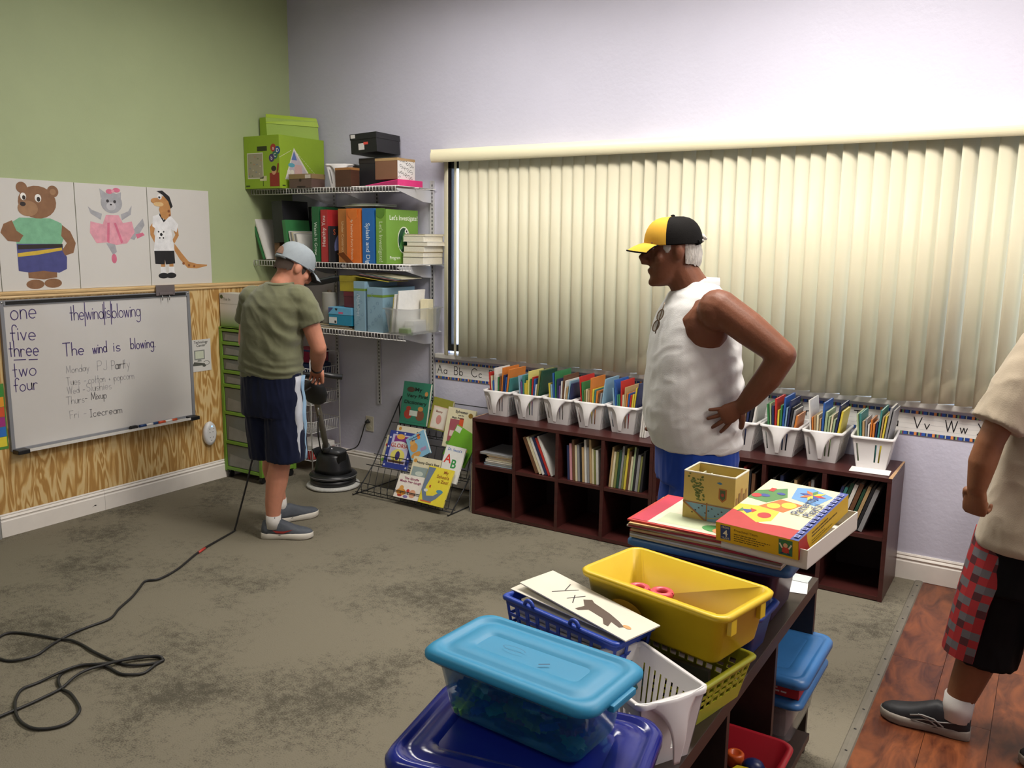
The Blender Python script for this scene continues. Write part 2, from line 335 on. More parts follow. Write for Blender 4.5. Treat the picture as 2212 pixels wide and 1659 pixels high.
# ================================================================ LETTERING
def C_(cx=.25): return arc(cx, .25, .25, .25, 90, 450, 14)
GL = {
 'a': (.5, [C_(), [(.5, .5), (.5, 0)]]), 'b': (.5, [[(0, 1), (0, 0)], C_()]), 'c': (.45, [arc(.25, .25, .25, .25, 45, 315)]),
 'd': (.5, [C_(), [(.5, 1), (.5, 0)]]), 'e': (.5, [[(0, .25), (.5, .25)] + arc(.25, .25, .25, .25, 0, 310)[1:]]),
 'f': (.36, [arc(.32, .78, .17, .22, 20, 180, 6) + [(.15, 0)], [(0, .48), (.34, .48)]]), 'g': (.5, [C_(), [(.5, .5), (.5, -.2)] + arc(.25, -.2, .25, .22, 0, -150, 7)[1:]]),
 'h': (.44, [[(0, 1), (0, 0)], [(0, .26)] + arc(.22, .28, .22, .22, 180, 0, 8) + [(.44, 0)]]), 'i': (.06, [[(.03, .5), (.03, 0)], [(.03, .69), (.03, .73)]]),
 'j': (.2, [[(.17, .5), (.17, -.2)] + arc(.02, -.2, .15, .2, 0, -140, 5)[1:], [(.17, .69), (.17, .73)]]), 'k': (.38, [[(0, 1), (0, 0)], [(.34, .5), (0, .2)], [(.1, .29), (.38, 0)]]),
 'l': (.06, [[(.03, 1), (.03, 0)]]), 'm': (.66, [[(0, .5), (0, 0)], [(0, .3)] + arc(.165, .33, .165, .17, 180, 0, 7) + [(.33, 0)], [(.33, .3)] + arc(.495, .33, .165, .17, 180, 0, 7) + [(.66, 0)]]),
 'n': (.42, [[(0, .5), (0, 0)], [(0, .28)] + arc(.21, .29, .21, .21, 180, 0, 8) + [(.42, 0)]]), 'o': (.5, [C_()]), 'p': (.5, [[(0, .5), (0, -.42)], C_()]),
 'q': (.5, [C_(), [(.5, .5), (.5, -.42)]]), 'r': (.36, [[(0, .5), (0, 0)], [(0, .28)] + arc(.2, .29, .2, .21, 180, 45, 6)]),
 's': (.36, [arc(.19, .37, .16, .13, 35, 270, 8) + arc(.18, .12, .18, .12, 90, -150, 8)]), 't': (.32, [[(.16, .92), (.16, 0)], [(0, .5), (.32, .5)]]),
 'u': (.42, [[(0, .5), (0, .2)] + arc(.21, .2, .21, .2, 180, 360, 8) + [(.42, .5)], [(.42, .5), (.42, 0)]]), 'v': (.42, [[(0, .5), (.21, 0), (.42, .5)]]),
 'w': (.6, [[(0, .5), (.15, 0), (.3, .5), (.45, 0), (.6, .5)]]), 'x': (.4, [[(0, .5), (.4, 0)], [(.4, .5), (0, 0)]]), 'y': (.44, [[(0, .5), (.22, .02)], [(.44, .5), (.08, -.42)]]),
 'z': (.4, [[(0, .5), (.4, .5), (0, 0), (.4, 0)]]),
 'A': (.72, [[(0, 0), (.36, 1), (.72, 0)], [(.13, .36), (.59, .36)]]), 'B': (.52, [[(0, 1), (0, 0)], [(0, 1), (.27, 1)] + arc(.27, .76, .2, .24, 90, -90, 8) + [(0, .52)], [(.3, .52)] + arc(.27, .26, .25, .26, 90, -90, 8) + [(0, 0)]]),
 'C': (.8, [arc(.45, .5, .45, .5, 40, 320, 16)]), 'D': (.68, [[(0, 1), (0, 0)], [(0, 1), (.22, 1)] + arc(.22, .5, .46, .5, 90, -90, 14) + [(0, 0)]]),
 'E': (.5, [[(.5, 1), (0, 1), (0, 0), (.5, 0)], [(0, .5), (.42, .5)]]), 'F': (.5, [[(.5, 1), (0, 1), (0, 0)], [(0, .5), (.4, .5)]]),
 'G': (.85, [arc(.45, .5, .45, .5, 40, 340, 16) + [(.88, .48), (.5, .48)]]), 'H': (.6, [[(0, 1), (0, 0)], [(.6, 1), (.6, 0)], [(0, .5), (.6, .5)]]), 'I': (.3, [[(.15, 1), (.15, 0)], [(0, 1), (.3, 1)], [(0, 0), (.3, 0)]]),
 'J': (.4, [[(.38, 1), (.38, .2)] + arc(.19, .2, .19, .2, 0, -160, 8)[1:]]), 'K': (.55, [[(0, 1), (0, 0)], [(.52, 1), (0, .42)], [(.14, .56), (.55, 0)]]), 'L': (.45, [[(0, 1), (0, 0), (.45, 0)]]),
 'M': (.75, [[(0, 0), (.08, 1), (.375, .1), (.67, 1), (.75, 0)]]), 'N': (.62, [[(0, 0), (0, 1), (.62, 0), (.62, 1)]]), 'O': (.9, [arc(.45, .5, .45, .5, 90, 450, 20)]),
 'P': (.5, [[(0, 1), (0, 0)], [(0, 1), (.26, 1)] + arc(.26, .74, .24, .26, 90, -90, 8) + [(0, .48)]]), 'Q': (.9, [arc(.45, .5, .45, .5, 90, 450, 20), [(.55, .25), (.9, -.05)]]),
 'R': (.55, [[(0, 1), (0, 0)], [(0, 1), (.26, 1)] + arc(.26, .74, .24, .26, 90, -90, 8) + [(0, .48)], [(.22, .48), (.55, 0)]]), 'S': (.55, [arc(.28, .75, .25, .25, 35, 270, 9) + arc(.27, .25, .27, .25, 90, -150, 9)]),
 'T': (.66, [[(0, 1), (.66, 1)], [(.33, 1), (.33, 0)]]), 'U': (.62, [[(0, 1), (0, .3)] + arc(.31, .3, .31, .3, 180, 360, 9) + [(.62, 1)]]), 'V': (.66, [[(0, 1), (.33, 0), (.66, 1)]]),
 'W': (.95, [[(0, 1), (.24, 0), (.475, 1), (.71, 0), (.95, 1)]]), 'X': (.6, [[(0, 1), (.6, 0)], [(.6, 1), (0, 0)]]), 'Y': (.6, [[(0, 1), (.3, .48), (.6, 1)], [(.3, .48), (.3, 0)]]), 'Z': (.6, [[(0, 1), (.6, 1), (0, 0), (.6, 0)]]),
 '-': (.4, [[(.02, .3), (.38, .3)]]), '+': (.4, [[(.05, .3), (.35, .3)], [(.2, .45), (.2, .15)]]), '.': (.06, [[(.02, .0), (.06, .03)]]), ' ': (.4, []), '|': (.0, [[(.02, 1.15), (-.02, -.45)]]),
}
def write(mb, fr, txt, x, y, width, height, w, gap=.16, m=0, wob=.0, slope=0):
    """single-stroke lettering fitted into a width"""
    tot = sum(GL[c][0] + gap for c in txt) - gap; kx = width / tot; cx = 0
    for c in txt:
        dy = rnd.uniform(-wob, wob) * height
        for pl in GL[c][1]:
            mb.stroke(fr, [(x + (cx + px) * kx, y + py * height + dy + slope * (cx + px) * kx) for px, py in pl], w, m=m)
        cx += GL[c][0] + gap
    return mb
# alphabet border under the window
ab = thing('alphabet_border', 'long white handwriting alphabet strip with checked coloured edges under the window', 'border', (1.308, -.003, .733))
part('paper_strip', MB().box(0, 4.2, -.0015, 0, 0, .121), mat('strip_paper', 'dcdad6', .5), ab)
FRB = frame((0, -.0016, 0), (1, 0, 0), (0, 0, 1))
cols = ['1c3c86', 'd98a4a', '16224f', '79a46a', '7a2f5c', '2a58ad', '2a3550', 'b9c2b0']
wid = [.02, .012, .008, .008, .006, .016, .006, .005]
pm_ = [flat(c) for c in cols]
pr = MB(); x = 0; i = 0
while x < 4.19:
    for zb in (0, .1055): pr.poly(FRB, rect(x, zb, x + wid[i % 8], zb + .0155), h=.0003, m=i % 8)
    x += wid[i % 8]; i += 1
part('checked_edge', pr, pm_, ab)
ln = MB()
for z in (.032, .056, .0805): ln.poly(FRB, rect(0, z, 4.2, z + .0006), h=.0003)
part('writing_lines', ln, flat('9aa0a8'), ab)
INK = flat('17161a')
for i, c in enumerate('ABCDEFGHIJKLMNOPQRSTUVWXYZ'):
    l = MB(); g = GL[c][0]*.054; write(l, FRB, c, .016 + i*.1388, .048 - .012, g, .054, .0046); write(l, FRB, c.lower(), .016 + i*.1388 + g + .014, .036, GL[c.lower()][0]*.05, .05, .0046)
    if i < 26: part('letter_pair', l, INK, ab)
# ================================================================ WHITEBOARD WALL
wbd = thing('whiteboard', 'grey framed whiteboard with purple handwriting on the plywood wainscot', 'whiteboard', (.008, -2.13, .471))
BW, BH = 1.19, .826
part('writing_surface', MB().box(.004, .012, .012, BW - .012, .012, BH - .012), mat('whiteboard_white', 'cfccc8', .18, var=.02, scale=3), wbd)
fr_ = MB(); fr_.box(0, .02, 0, .02, 0, BH); fr_.box(0, .02, BW - .02, BW, 0, BH); fr_.box(0, .02, .02, BW - .02, 0, .014); fr_.box(0, .02, .02, BW - .02, BH - .03, BH)
part('board_frame', fr_, mat('grey_plastic_frame', '83858a', .4), wbd, .002)
part('cork_strip', MB().box(.02, .0215, .03, BW - .03, BH - .025, BH - .006), mat('black_cork', '1d1c1b', .8, var=.3, scale=120), wbd)
tray = MB(); tray.box(.02, .07, .065, BW - .07, -.006, .0); tray.box(.066, .07, .065, BW - .07, 0, .008); part('marker_tray', tray, mat('white_metal_tray', 'd9d6d0', .35), wbd)
for y0 in (0.003, BW - .075): part('tray_end_cap', MB().box(.016, .078, y0, y0 + .065, -.012, .012), DARK, wbd, .004)
for y0 in (.012, BW - .012): part('frame_screw', MB().lathe([(.006, 0), (.006, .002), (.002, .003)], seg=10).xf(Matrix.Translation((.02, y0, BH - .012)) @ Matrix.Rotation(PI/2, 4, 'Y')), mat('steel', 'c9cacc', .3, metal=1), wbd)
FW = frame((.0123, 2.13, -.471), (0, 1, 0), (0, 0, 1))   # writes in world (y, z)
PUR = mat('purple_marker_ink', '4b3d72', .5, var=.15, scale=60); INKF = mat('faint_marker_ink', 'a3a1a2', .5, var=.1, scale=90); INKM = mat('grey_marker_ink', '6c6a6c', .5, var=.2, scale=80)
def note(txt, x, y, w, h, th, m, slope=0, gap=.16):
    part('handwriting', write(MB(), FW, txt, x, y, w, h, th, gap, wob=.03, slope=slope), m, wbd)
note('one', -2.074, 1.192, .137, .1, .0055, PUR); note('five', -2.084, 1.078, .134, .085, .0055, PUR, -.06); note('three', -2.098, .992, .158, .085, .0055, PUR, -.07)
part('underline', MB().stroke(FW, [(-2.076, .972), (-2.013, .968)], .005).stroke(FW, [(-1.996, .965), (-1.949, .962)], .005), PUR, wbd)
note('two', -2.088, .876, .126, .08, .005, PUR); note('four', -2.088, .797, .128, .075, .005, PUR)
note('the|wind|is|blowing', -1.745, 1.166, .447, .085, .005, PUR, -.02, .11)
note('The', -1.8, .962, .122, .075, .0058, PUR); note('wind', -1.622, .96, .088, .066, .0055, PUR); note('is', -1.49, .96, .043, .066, .0055, PUR); note('blowing.', -1.376, .961, .168, .066, .0055, PUR, -.02)
note('Monday', -1.79, .863, .138, .042, .0036, INKF); note('PJ', -1.6, .856, .06, .056, .0036, INKF); note('Party', -1.51, .85, .12, .056, .0036, INKF); note('art', -1.487, .85, .062, .056, .0036, INKM)
note('Tues -', -1.795, .792, .12, .046, .0036, INKF); note('cotton + popcorn', -1.662, .786, .295, .046, .0036, INKF, -.03)
note('Wed -', -1.793, .741, .106, .042, .0034, INKF); note('Slushies', -1.676, .741, .156, .048, .0036, INKF, -.04)
note('Thurs', -1.803, .681, .108, .046, .0034, INKF); note('- Mixup', -1.69, .688, .135, .044, .0038, INKM, -.03)
note('Fri -', -1.788, .597, .1, .046, .0032, INKF); note('Icecream', -1.666, .586, .205, .046, .0038, INKM, -.03)
def pen(y0, y1, c, capc, lab, dx=0):
    t = thing('dry_erase_marker', lab, 'marker', (.055 + dx, y0, .4745)); L_ = y1 - y0
    part('barrel', MB().tube([(0, L_*.28, .008), (0, L_, .008)], .008, 10), flat(c, .35), t)
    part('cap', MB().tube([(0, 0, .008), (0, L_*.3, .008)], .0088, 10), flat(capc, .35), t)
    part('label_band', MB().tube([(0, L_*.36, .008), (0, L_*.72, .008)], .0083, 10), flat('e9e4df'), t)
pen(-1.372, -1.245, '2c4a7c', '1c3d74', 'blue dry erase marker lying on the whiteboard tray')
pen(-1.238, -1.105, 'e0653a', 'd9542b', 'orange dry erase marker lying on the whiteboard tray')
er = thing('whiteboard_eraser', 'small black felt eraser on the whiteboard tray', 'eraser', (.05, -1.43, .4745)); part('felt_pad', MB().box(-.015, .012, 0, .045, 0, .012), mat('felt', '2b2a2a', .9), er); part('eraser_grip', MB().box(-.013, .01, .002, .043, .012, .018), DARK, er, .002)
cl = thing('magnetic_clip', 'smoky clear plastic magnetic clip at the top edge of the whiteboard', 'clip', (.031, -1.2, 1.248))
part('clip_plate', MB().box(0, .006, .01, .145, .03, .096), mat('smoky_plastic', '8d8180', .25, trans=.45), cl, .003)
part('clip_jaw', MB().box(.006, .012, .03, .125, .035, .05), mat('smoky_plastic2', '6e6463', .3), cl, .002)
for q in (.05, .1): part('spring_arm', MB().tube([(.006, q, .035), (.012, q, .02), (.008, q, .0)], .003, 6), mat('steel', 'c9cacc', .3, metal=1), cl)
# technology centre card and the alarm-like plug-in
tcd = thing('wall_sign', 'white card sign with a computer drawing, beside the whiteboard', 'sign', (.009, -.938, .762))
part('card', MB().box(0, .002, 0, .155, 0, .212), mat('card_white', 'd6d4cf', .4), tcd)
FT = frame((.0021, 0, 0), (0, 1, 0), (0, 0, 1))
part('sign_lettering', MB().text(FT, 'Technology', .025, .078, .186, align='CENTER', bold=.012, sx=.92).text(FT, 'Center', .025, .078, .165, align='CENTER', bold=.012), INK, tcd)
part('computer_picture', MB().poly(FT, rect(.022, .078, .105, .142), m=0).poly(FT, rect(.031, .086, .096, .135), h=.0006, m=1).poly(FT, [(.045, .066), (.08, .066), (.075, .078), (.05, .078)], m=0).poly(FT, [(.004, .04), (.1, .038), (.105, .05), (.02, .066)], m=2).poly(FT, circ(.098, .036, .014, .009), h=.0006, m=2).stroke(FT, arc(.115, .052, .025, .014, -120, 150), .003, m=2), [flat('8c8f8a'), flat('c9cfba'), flat('55564f')], tcd)
pg = thing('plug_in_monitor', 'white rounded plug-in device with blue light on the plywood below the sign', 'device', (.008, -.835, .335))
b_ = MB(); b_.loft([[(x, p[0]*s_, p[1]*s_*1) for p in circ(0, 0, .05, .083, 24)] for x, s_ in ((0, .9), (.02, 1), (.032, .93), (.038, .7))]); part('housing', b_, mat('device_white', 'dcdcdc', .3), pg)
FP = frame((.0385, 0, 0), (0, 1, 0), (0, 0, 1)); part('indicator_light', MB().poly(FP, circ(.006, .05, .006)), mat('blue_led', '8fc0ff', .3, emit=1.5), pg)
ob = MB()
for a_, c_ in ((-.012, .01), (.012, .012), (-.01, -.025), (.014, -.025), (-.012, .034), (.02, .034), (-.002, -.045)): ob.poly(FP, circ(a_, c_, .004, .003, 8))
part('sound_holes', ob, flat('6a6a6c'), pg)
# edge of a rainbow poster
rp = thing('rainbow_poster', 'edge of a rainbow coloured poster left of the whiteboard', 'poster', (.0085, -2.30, .49))
part('poster_sheet', MB().box(0, .001, 0, .163, 0, .36), flat('4f8a3c'), rp)
FR_ = frame((.0012, 0, 0), (0, 1, 0), (0, 0, 1)); q = MB()
for i in range(6): q.poly(FR_, rect(.006, .015 + i*.055, .157, .068 + i*.055), m=i)
part('rainbow_stripes', q, [flat(c) for c in ('e0cf3a', '2f6fc0', 'a0307a', 'd2552c', 'e29a2c', '3f8d3a')], rp)
# ---- three picture boards (plain generic animals stand in for the painted figures)
FOAM = mat('foam_board', 'd6d3cd', .55, var=.015, scale=3)
def board(y0, y1, label):
    t = thing('picture_board', label, 'picture', (.0, y0, 1.3422)); part('board_sheet', MB().box(.001, .008, 0, y1 - y0 - .002, 0, .597), FOAM, t, .001); return t
board(-2.75, -2.1, 'white foam picture board cut off at the edge, left of the bear board')
B1 = board(-2.098, -1.66, 'white picture board with a painted brown bear in green shirt'); B2 = board(-1.658, -1.198, 'white picture board with a painted grey cat in a pink dress'); B3 = board(-1.196, -.742, 'white picture board with a painted orange lizard in a white shirt')
def fig(t, y0, shapes, cols):
    F = frame((.0081, -y0, -1.3422), (0, 1, 0), (0, 0, 1)); m = MB()
    for i, (ci, pts) in enumerate(shapes): m.poly(F, pts, h=.0002 + .00006 * i, m=ci)
    part('painted_figure', m, [mat('art_' + c, c, .6, var=.12, scale=26) for c in cols], t)
def E_(x, y, a, b=None, n=22): return circ(x, y, a, b or a, n)
fig(B1, -2.098, [
 (0, [(-1.955, 1.41), (-1.87, 1.40), (-1.87, 1.50), (-1.955, 1.50)]), (0, [(-1.87, 1.40), (-1.795, 1.41), (-1.79, 1.5), (-1.87, 1.5)]), (0, E_(-1.92, 1.375, .05, .026)), (0, E_(-1.82, 1.378, .05, .026)),
 (2, [(-2.005, 1.45), (-1.95, 1.44), (-1.87, 1.448), (-1.78, 1.435), (-1.735, 1.455), (-1.73, 1.52), (-1.76, 1.6), (-2.005, 1.6)]),
 (1, [(-2.005, 1.595), (-1.755, 1.595), (-1.725, 1.66), (-1.75, 1.71), (-1.81, 1.735), (-1.98, 1.735), (-2.02, 1.71)]),
 (0, [(-2.02, 1.72), (-2.065, 1.7), (-2.085, 1.655), (-2.05, 1.61), (-1.99, 1.605), (-1.965, 1.64), (-2.0, 1.665)]), (0, [(-1.745, 1.7), (-1.7, 1.665), (-1.672, 1.6), (-1.69, 1.545), (-1.74, 1.53), (-1.755, 1.56), (-1.725, 1.6), (-1.755, 1.64)]),
 (3, [(-2.0, 1.565), (-1.75, 1.575), (-1.75, 1.595), (-2.0, 1.59)]), (4, [(-2.003, 1.525), (-1.9, 1.535), (-1.755, 1.56), (-1.755, 1.575), (-2.003, 1.545)]),
 (0, E_(-1.875, 1.82, .105, .088)), (0, E_(-1.955, 1.895, .03)), (0, E_(-1.785, 1.882, .032)), (5, E_(-1.785, 1.88, .017)), (5, E_(-1.93, 1.785, .055, .042)), (3, E_(-1.955, 1.808, .016, .012)), (6, E_(-1.95, 1.848, .016, .02)), (6, E_(-1.87, 1.842, .018, .022)), (3, E_(-1.947, 1.842, .009, .012)), (3, E_(-1.868, 1.836, .01, .013))],
 ['8a6242', '7db892', '474a86', '2c211c', 'd6b53c', 'a37c58', 'efece6'])
fig(B2, -1.658, [
 (0, [(-1.485, 1.60), (-1.43, 1.6), (-1.42, 1.55), (-1.445, 1.53)]), (0, [(-1.37, 1.64), (-1.3, 1.62), (-1.275, 1.655), (-1.32, 1.68)]), (0, [(-1.33, 1.65), (-1.275, 1.71), (-1.235, 1.75), (-1.225, 1.71), (-1.27, 1.65)]),
 (2, E_(-1.44, 1.51, .017, .028)), (2, [(-1.29, 1.655), (-1.24, 1.665), (-1.228, 1.65), (-1.28, 1.628)]), (0, [(-1.5, 1.77), (-1.56, 1.79), (-1.585, 1.81), (-1.57, 1.77), (-1.51, 1.735)]), (0, [(-1.38, 1.77), (-1.33, 1.79), (-1.305, 1.825), (-1.315, 1.77), (-1.375, 1.735)]),
 (1, [(-1.475, 1.765), (-1.395, 1.765), (-1.37, 1.72), (-1.31, 1.73), (-1.295, 1.665), (-1.35, 1.6), (-1.42, 1.59), (-1.48, 1.605), (-1.545, 1.6), (-1.582, 1.66), (-1.575, 1.725), (-1.5, 1.71)]),
 (2, [(-1.47, 1.72), (-1.48, 1.61), (-1.465, 1.6), (-1.455, 1.72)]), (2, [(-1.43, 1.72), (-1.39, 1.6), (-1.375, 1.605), (-1.415, 1.72)]),
 (0, E_(-1.435, 1.835, .068, .06)), (0, [(-1.5, 1.86), (-1.507, 1.915), (-1.46, 1.885)]), (0, [(-1.41, 1.885), (-1.37, 1.9), (-1.375, 1.85)]), (4, E_(-1.44, 1.815, .03, .024)), (3, E_(-1.46, 1.845, .009)), (3, E_(-1.415, 1.843, .009)), (3, E_(-1.44, 1.825, .007, .005)),
 (2, E_(-1.445, 1.9, .022, .014)), (2, E_(-1.4, 1.91, .024, .013)), (1, E_(-1.423, 1.903, .01))], ['a8a8ad', 'e3a0ae', 'd9738e', '2f2c30', 'c2c1c4'])
fig(B3, -1.196, [
 (0, [(-1.025, 1.56), (-.985, 1.5), (-.93, 1.445), (-.86, 1.44), (-.78, 1.455), (-.778, 1.463), (-.86, 1.47), (-.92, 1.485), (-.97, 1.54), (-1.02, 1.6)]),
 (0, rect(-1.125, 1.43, -1.095, 1.5)), (0, rect(-1.065, 1.43, -1.035, 1.5)), (1, rect(-1.13, 1.415, -1.09, 1.455)), (1, rect(-1.07, 1.415, -1.03, 1.455)), (2, E_(-1.11, 1.4, .037, .018)), (2, E_(-1.055, 1.4, .037, .018)),
 (2, [(-1.165, 1.475), (-1.1, 1.47), (-1.095, 1.5), (-1.09, 1.47), (-1.022, 1.475), (-1.025, 1.56), (-1.168, 1.56)]),
 (0, [(-1.165, 1.73), (-1.19, 1.7), (-1.188, 1.65), (-1.16, 1.6), (-1.145, 1.62), (-1.165, 1.66), (-1.15, 1.71)]), (0, [(-1.02, 1.73), (-.99, 1.7), (-.985, 1.65), (-1.02, 1.6), (-1.035, 1.62), (-1.01, 1.655), (-1.03, 1.7)]),
 (1, [(-1.17, 1.555), (-1.022, 1.555), (-1.04, 1.69), (-1.0, 1.67), (-.985, 1.72), (-1.04, 1.775), (-1.12, 1.78), (-1.165, 1.765), (-1.172, 1.705), (-1.15, 1.69)]),
 (2, [(-1.12, 1.775), (-1.09, 1.73), (-1.04, 1.775), (-1.045, 1.785), (-1.09, 1.745), (-1.115, 1.785)]), (5, E_(-1.112, 1.655, .03)), (2, E_(-1.112, 1.655, .011, n=5)), (2, E_(-1.13, 1.672, .006, n=5)), (2, E_(-1.094, 1.672, .006, n=5)), (2, E_(-1.124, 1.634, .006, n=5)), (2, E_(-1.098, 1.634, .006, n=5)),
 (0, [(-1.105, 1.76), (-1.12, 1.81), (-1.09, 1.86), (-1.04, 1.85), (-1.035, 1.78), (-1.075, 1.745)]), (0, E_(-1.09, 1.855, .055, .035)), (0, E_(-1.14, 1.86, .033, .018)), (4, E_(-1.12, 1.84, .035, .014)), (1, E_(-1.11, 1.885, .015, .016)), (2, E_(-1.113, 1.882, .007)),
 (2, [(-1.13, 1.92), (-1.09, 1.925), (-1.04, 1.89), (-1.02, 1.83), (-1.035, 1.815), (-1.05, 1.86), (-1.09, 1.9)]), (3, E_(-.96, 1.475, .009)), (3, E_(-.92, 1.462, .008)), (3, E_(-.88, 1.456, .007)), (3, E_(-1.05, 1.8, .009)), (3, E_(-1.045, 1.775, .008))],
 ['c08a52', 'e9e9ea', '1d1c1e', '8f5630', 'dcb983', 'f2f2f2'])
# ================================================================ CUBE SHELVES, BASKETS, BOOKS
MAHOG = mat('mahogany_laminate', '3c1b19', .38, var=.18, scale=3, stretch=(1, 1, 14), col2='48211e')
CHIP = mat('chipped_board_edge', 'b08d68', .8, var=.2, scale=40)
def cube_unit(x0, label):
    t = thing('cube_shelf', label, 'shelf', (x0, -.4, 0)); Wd, D, H, T = 1.166, .382, .597, .02; cw = (Wd - T) / 4
    part('top_board', MB().box(0, Wd, 0, D, H - T, H), MAHOG, t, .0012)
    part('base_board', MB().box(T, Wd - T, .002, D, .004, T + .004), MAHOG, t, .001)
    for i in range(5): part('upright_board', MB().box(i*cw, i*cw + T, .001, D, 0, H - T - .0005), MAHOG, t, .001)
    for i in range(4): part('middle_shelf', MB().box(i*cw + T + .0003, (i+1)*cw - .0003, .003, D - .006, .293, .313), MAHOG, t, .001)
    part('back_panel', MB().box(T, Wd - T, D - .005, D, T, H - T), mat('dark_back_panel', '2c1513', .6), t)
    return t
ca = cube_unit(1.885, 'dark mahogany eight cube shelf beside the wire book rack'); cb_ = cube_unit(3.053, 'dark mahogany eight cube shelf with chipped end edge near the wood floor')
part('chipped_edge', MB().hexa([(1.15, 0, .5972), (1.1664, 0, .5965), (1.1664, .38, .5965), (1.158, .38, .5972), (1.15, 0, .598), (1.1668, 0, .598), (1.1668, .38, .598), (1.158, .38, .598)]), CHIP, cb_)
part('chipped_edge', MB().box(-.0006, .004, .02, .2, .5965, .5985), CHIP, ca)
BWHT = mat('white_basket_plastic', 'dcd9d8', .35, var=.015, scale=10)
def basket_mesh():
    b = MB(); H = .152; bw, bd, rw, rd = .066, .105, .091, .125    # half sizes of bottom and rim
    def P(u, v, z):  # u,v in -1..1
        k = z / H; return (u * (bw + (rw - bw) * k), v * (bd + (rd - bd) * k), z)
    def panel(side, a, c, z0, z1, th=.0022):
        q = []
        for off in (0, 1):
            for (s_, z) in ((a, z0), (c, z0), (c, z1), (a, z1)):
                e = 1 - off * .028
                q.append(P(side * e, s_, z) if ax == 0 else P(s_, side * e, z))
        b.add(q, [(0, 1, 2, 3), (7, 6, 5, 4), (0, 4, 5, 1), (1, 5, 6, 2), (2, 6, 7, 3), (3, 7, 4, 0)])
    for ax in (0, 1):
        for side in (-1, 1):
            panel(side, -1, 1, 0, .03); panel(side, -1, 1, .118, H)
            n = 11 if ax == 0 else 8
            for i in range(n):
                c0 = -1 + 2 * i / n; solid = ax == 1 and side < 0 and i not in (0, 4, 5); panel(side, c0, c0 + 2 / n * (1 if solid else .6) if i < n - 1 else 1, .03, .118)
    b.add([P(-1, -1, .001), P(1, -1, .001), P(1, 1, .001), P(-1, 1, .001), P(-1, -1, .004), P(1, -1, .004), P(1, 1, .004), P(-1, 1, .004)], [(3, 2, 1, 0), (4, 5, 6, 7)])
    rb = [rrect(-rw - .007, rw + .007, -rd - .007, rd + .007, H - .008, .02), rrect(-rw - .008, rw + .008, -rd - .008, rd + .008, H + .003, .02), rrect(-rw + .002, rw - .002, -rd + .002, rd - .002, H + .003, .016), rrect(-rw + .002, rw - .002, -rd + .002, rd - .002, H - .008, .016)]
    b.loft(rb, cap=False)
    return b
def tongue_mesh():
    """flared pull handle of the basket front: wide at the rim, a narrow lip below"""
    b = MB(); n = 20; rings = []
    for i in range(n + 1):
        t = i / n; hw = .008 + .024 * (1 - t) + .068 * (1 - t) ** 6; z = .155 - .138 * t; y = -.138 - .028 * math.sin(min(1, t * 1.4) * PI / 2) + .02 * t
        bow = .02 * (1 - t) ** 2
        xs = [-1, -.75, -.4, 0, .4, .75, 1]
        F = [(x * hw, y + bow * abs(x) ** 2 * (1 - t), z) for x in xs]; Bk = [(x * hw * .98, p[1] + .004, z + .0005) for x, p in zip(xs, F)]
        rings.append(F + Bk[::-1])
    b.loft(rings); return b
BM, TM = basket_mesh().mesh('basket_body', BWHT), tongue_mesh().mesh('pull_handle', BWHT)
ORD = ['first', 'second', 'third', 'fourth', 'fifth', 'sixth', 'seventh', 'eighth']
bx_ = [1.976, 2.187, 2.393, 2.6, 2.806, 3.458, 3.666, 3.873]
for i, x in enumerate(bx_):
    lab = 'white plastic book basket on the dark shelf, %s from the wire book rack' % ORD[i] if i < 5 else 'white book basket with pull handle, %s from the slotted end basket' % ORD[7 - i]
    t = thing('book_basket', lab, 'basket', (x, -.155, .5975), 0, 'white book baskets'); obj('basket_body', BM, t); obj('pull_handle', TM, t)
bt = tag(obj('book_basket', BM, None, (4.095, -.16, .5995), .06), 'white slotted book basket without pull handle at the chipped shelf end', 'basket', 'white book baskets')
PAGE = mat('book_pages', 'd8d2c2', .7, var=.05, scale=120, stretch=(1, 1, 1))
BOOKM = {}
def book_mesh(th, dp, h):
    """standing book: thickness along x, spine at -y, pages set back between the covers"""
    k = (round(th, 4), round(dp, 3), round(h, 3))
    if k not in BOOKM:
        b = MB(); c = min(.0022, th * .2)
        b.box(0, c, 0, dp, 0, h, 0); b.box(th - c, th, 0, dp, 0, h, 0); b.box(c, th - c, 0, c, 0, h, 0); b.box(c, th - c, c, dp - .003, .003, h - .003, 1)
        BOOKM[k] = b
    return BOOKM[k]
CN = {'red': 'b8322c', 'orange': 'cc7a36', 'yellow': 'd2bf45', 'pale yellow': 'd8cf7c', 'green': '3a7a48', 'dark green': '274a38', 'teal': '3f7f7c', 'pale green': '9db08a', 'olive': '7d7f48', 'blue': '2f5aa0', 'navy': '2b3358', 'light blue': '86a8bc', 'purple': '6a4c82', 'white': 'd9d6cf', 'cream': 'd3c8a8', 'tan': 'b0946a', 'brown': '6b4a34', 'black': '26262a', 'grey': '8a8a8c', 'pink': 'c58a92'}
def put_book(cn, th, dp, h, x, y, z, lean=0, yaw=0, tilt=0, label='', group='', name='picture_book'):
    m = book_mesh(th, dp, h).mesh(name, [flat(CN[cn], .4), PAGE])
    o = obj(name, m, None, (x, y, z), (tilt, lean, yaw)); return tag(o, label, 'book', group)
def fan(n, total, l0, l1):
    """thicknesses and leans of n books side by side that open like a fan and never cross"""
    th = [rnd.uniform(.6, 1) for _ in range(n)]; k = total * .9 / sum(th); th = [t * k for t in th]; g = total * .1 / n
    x = 0; out = []
    for i, t in enumerate(th):
        out.append((x, t, l0 + (l1 - l0) * i / max(1, n - 1))); x += (t + g)
    return out
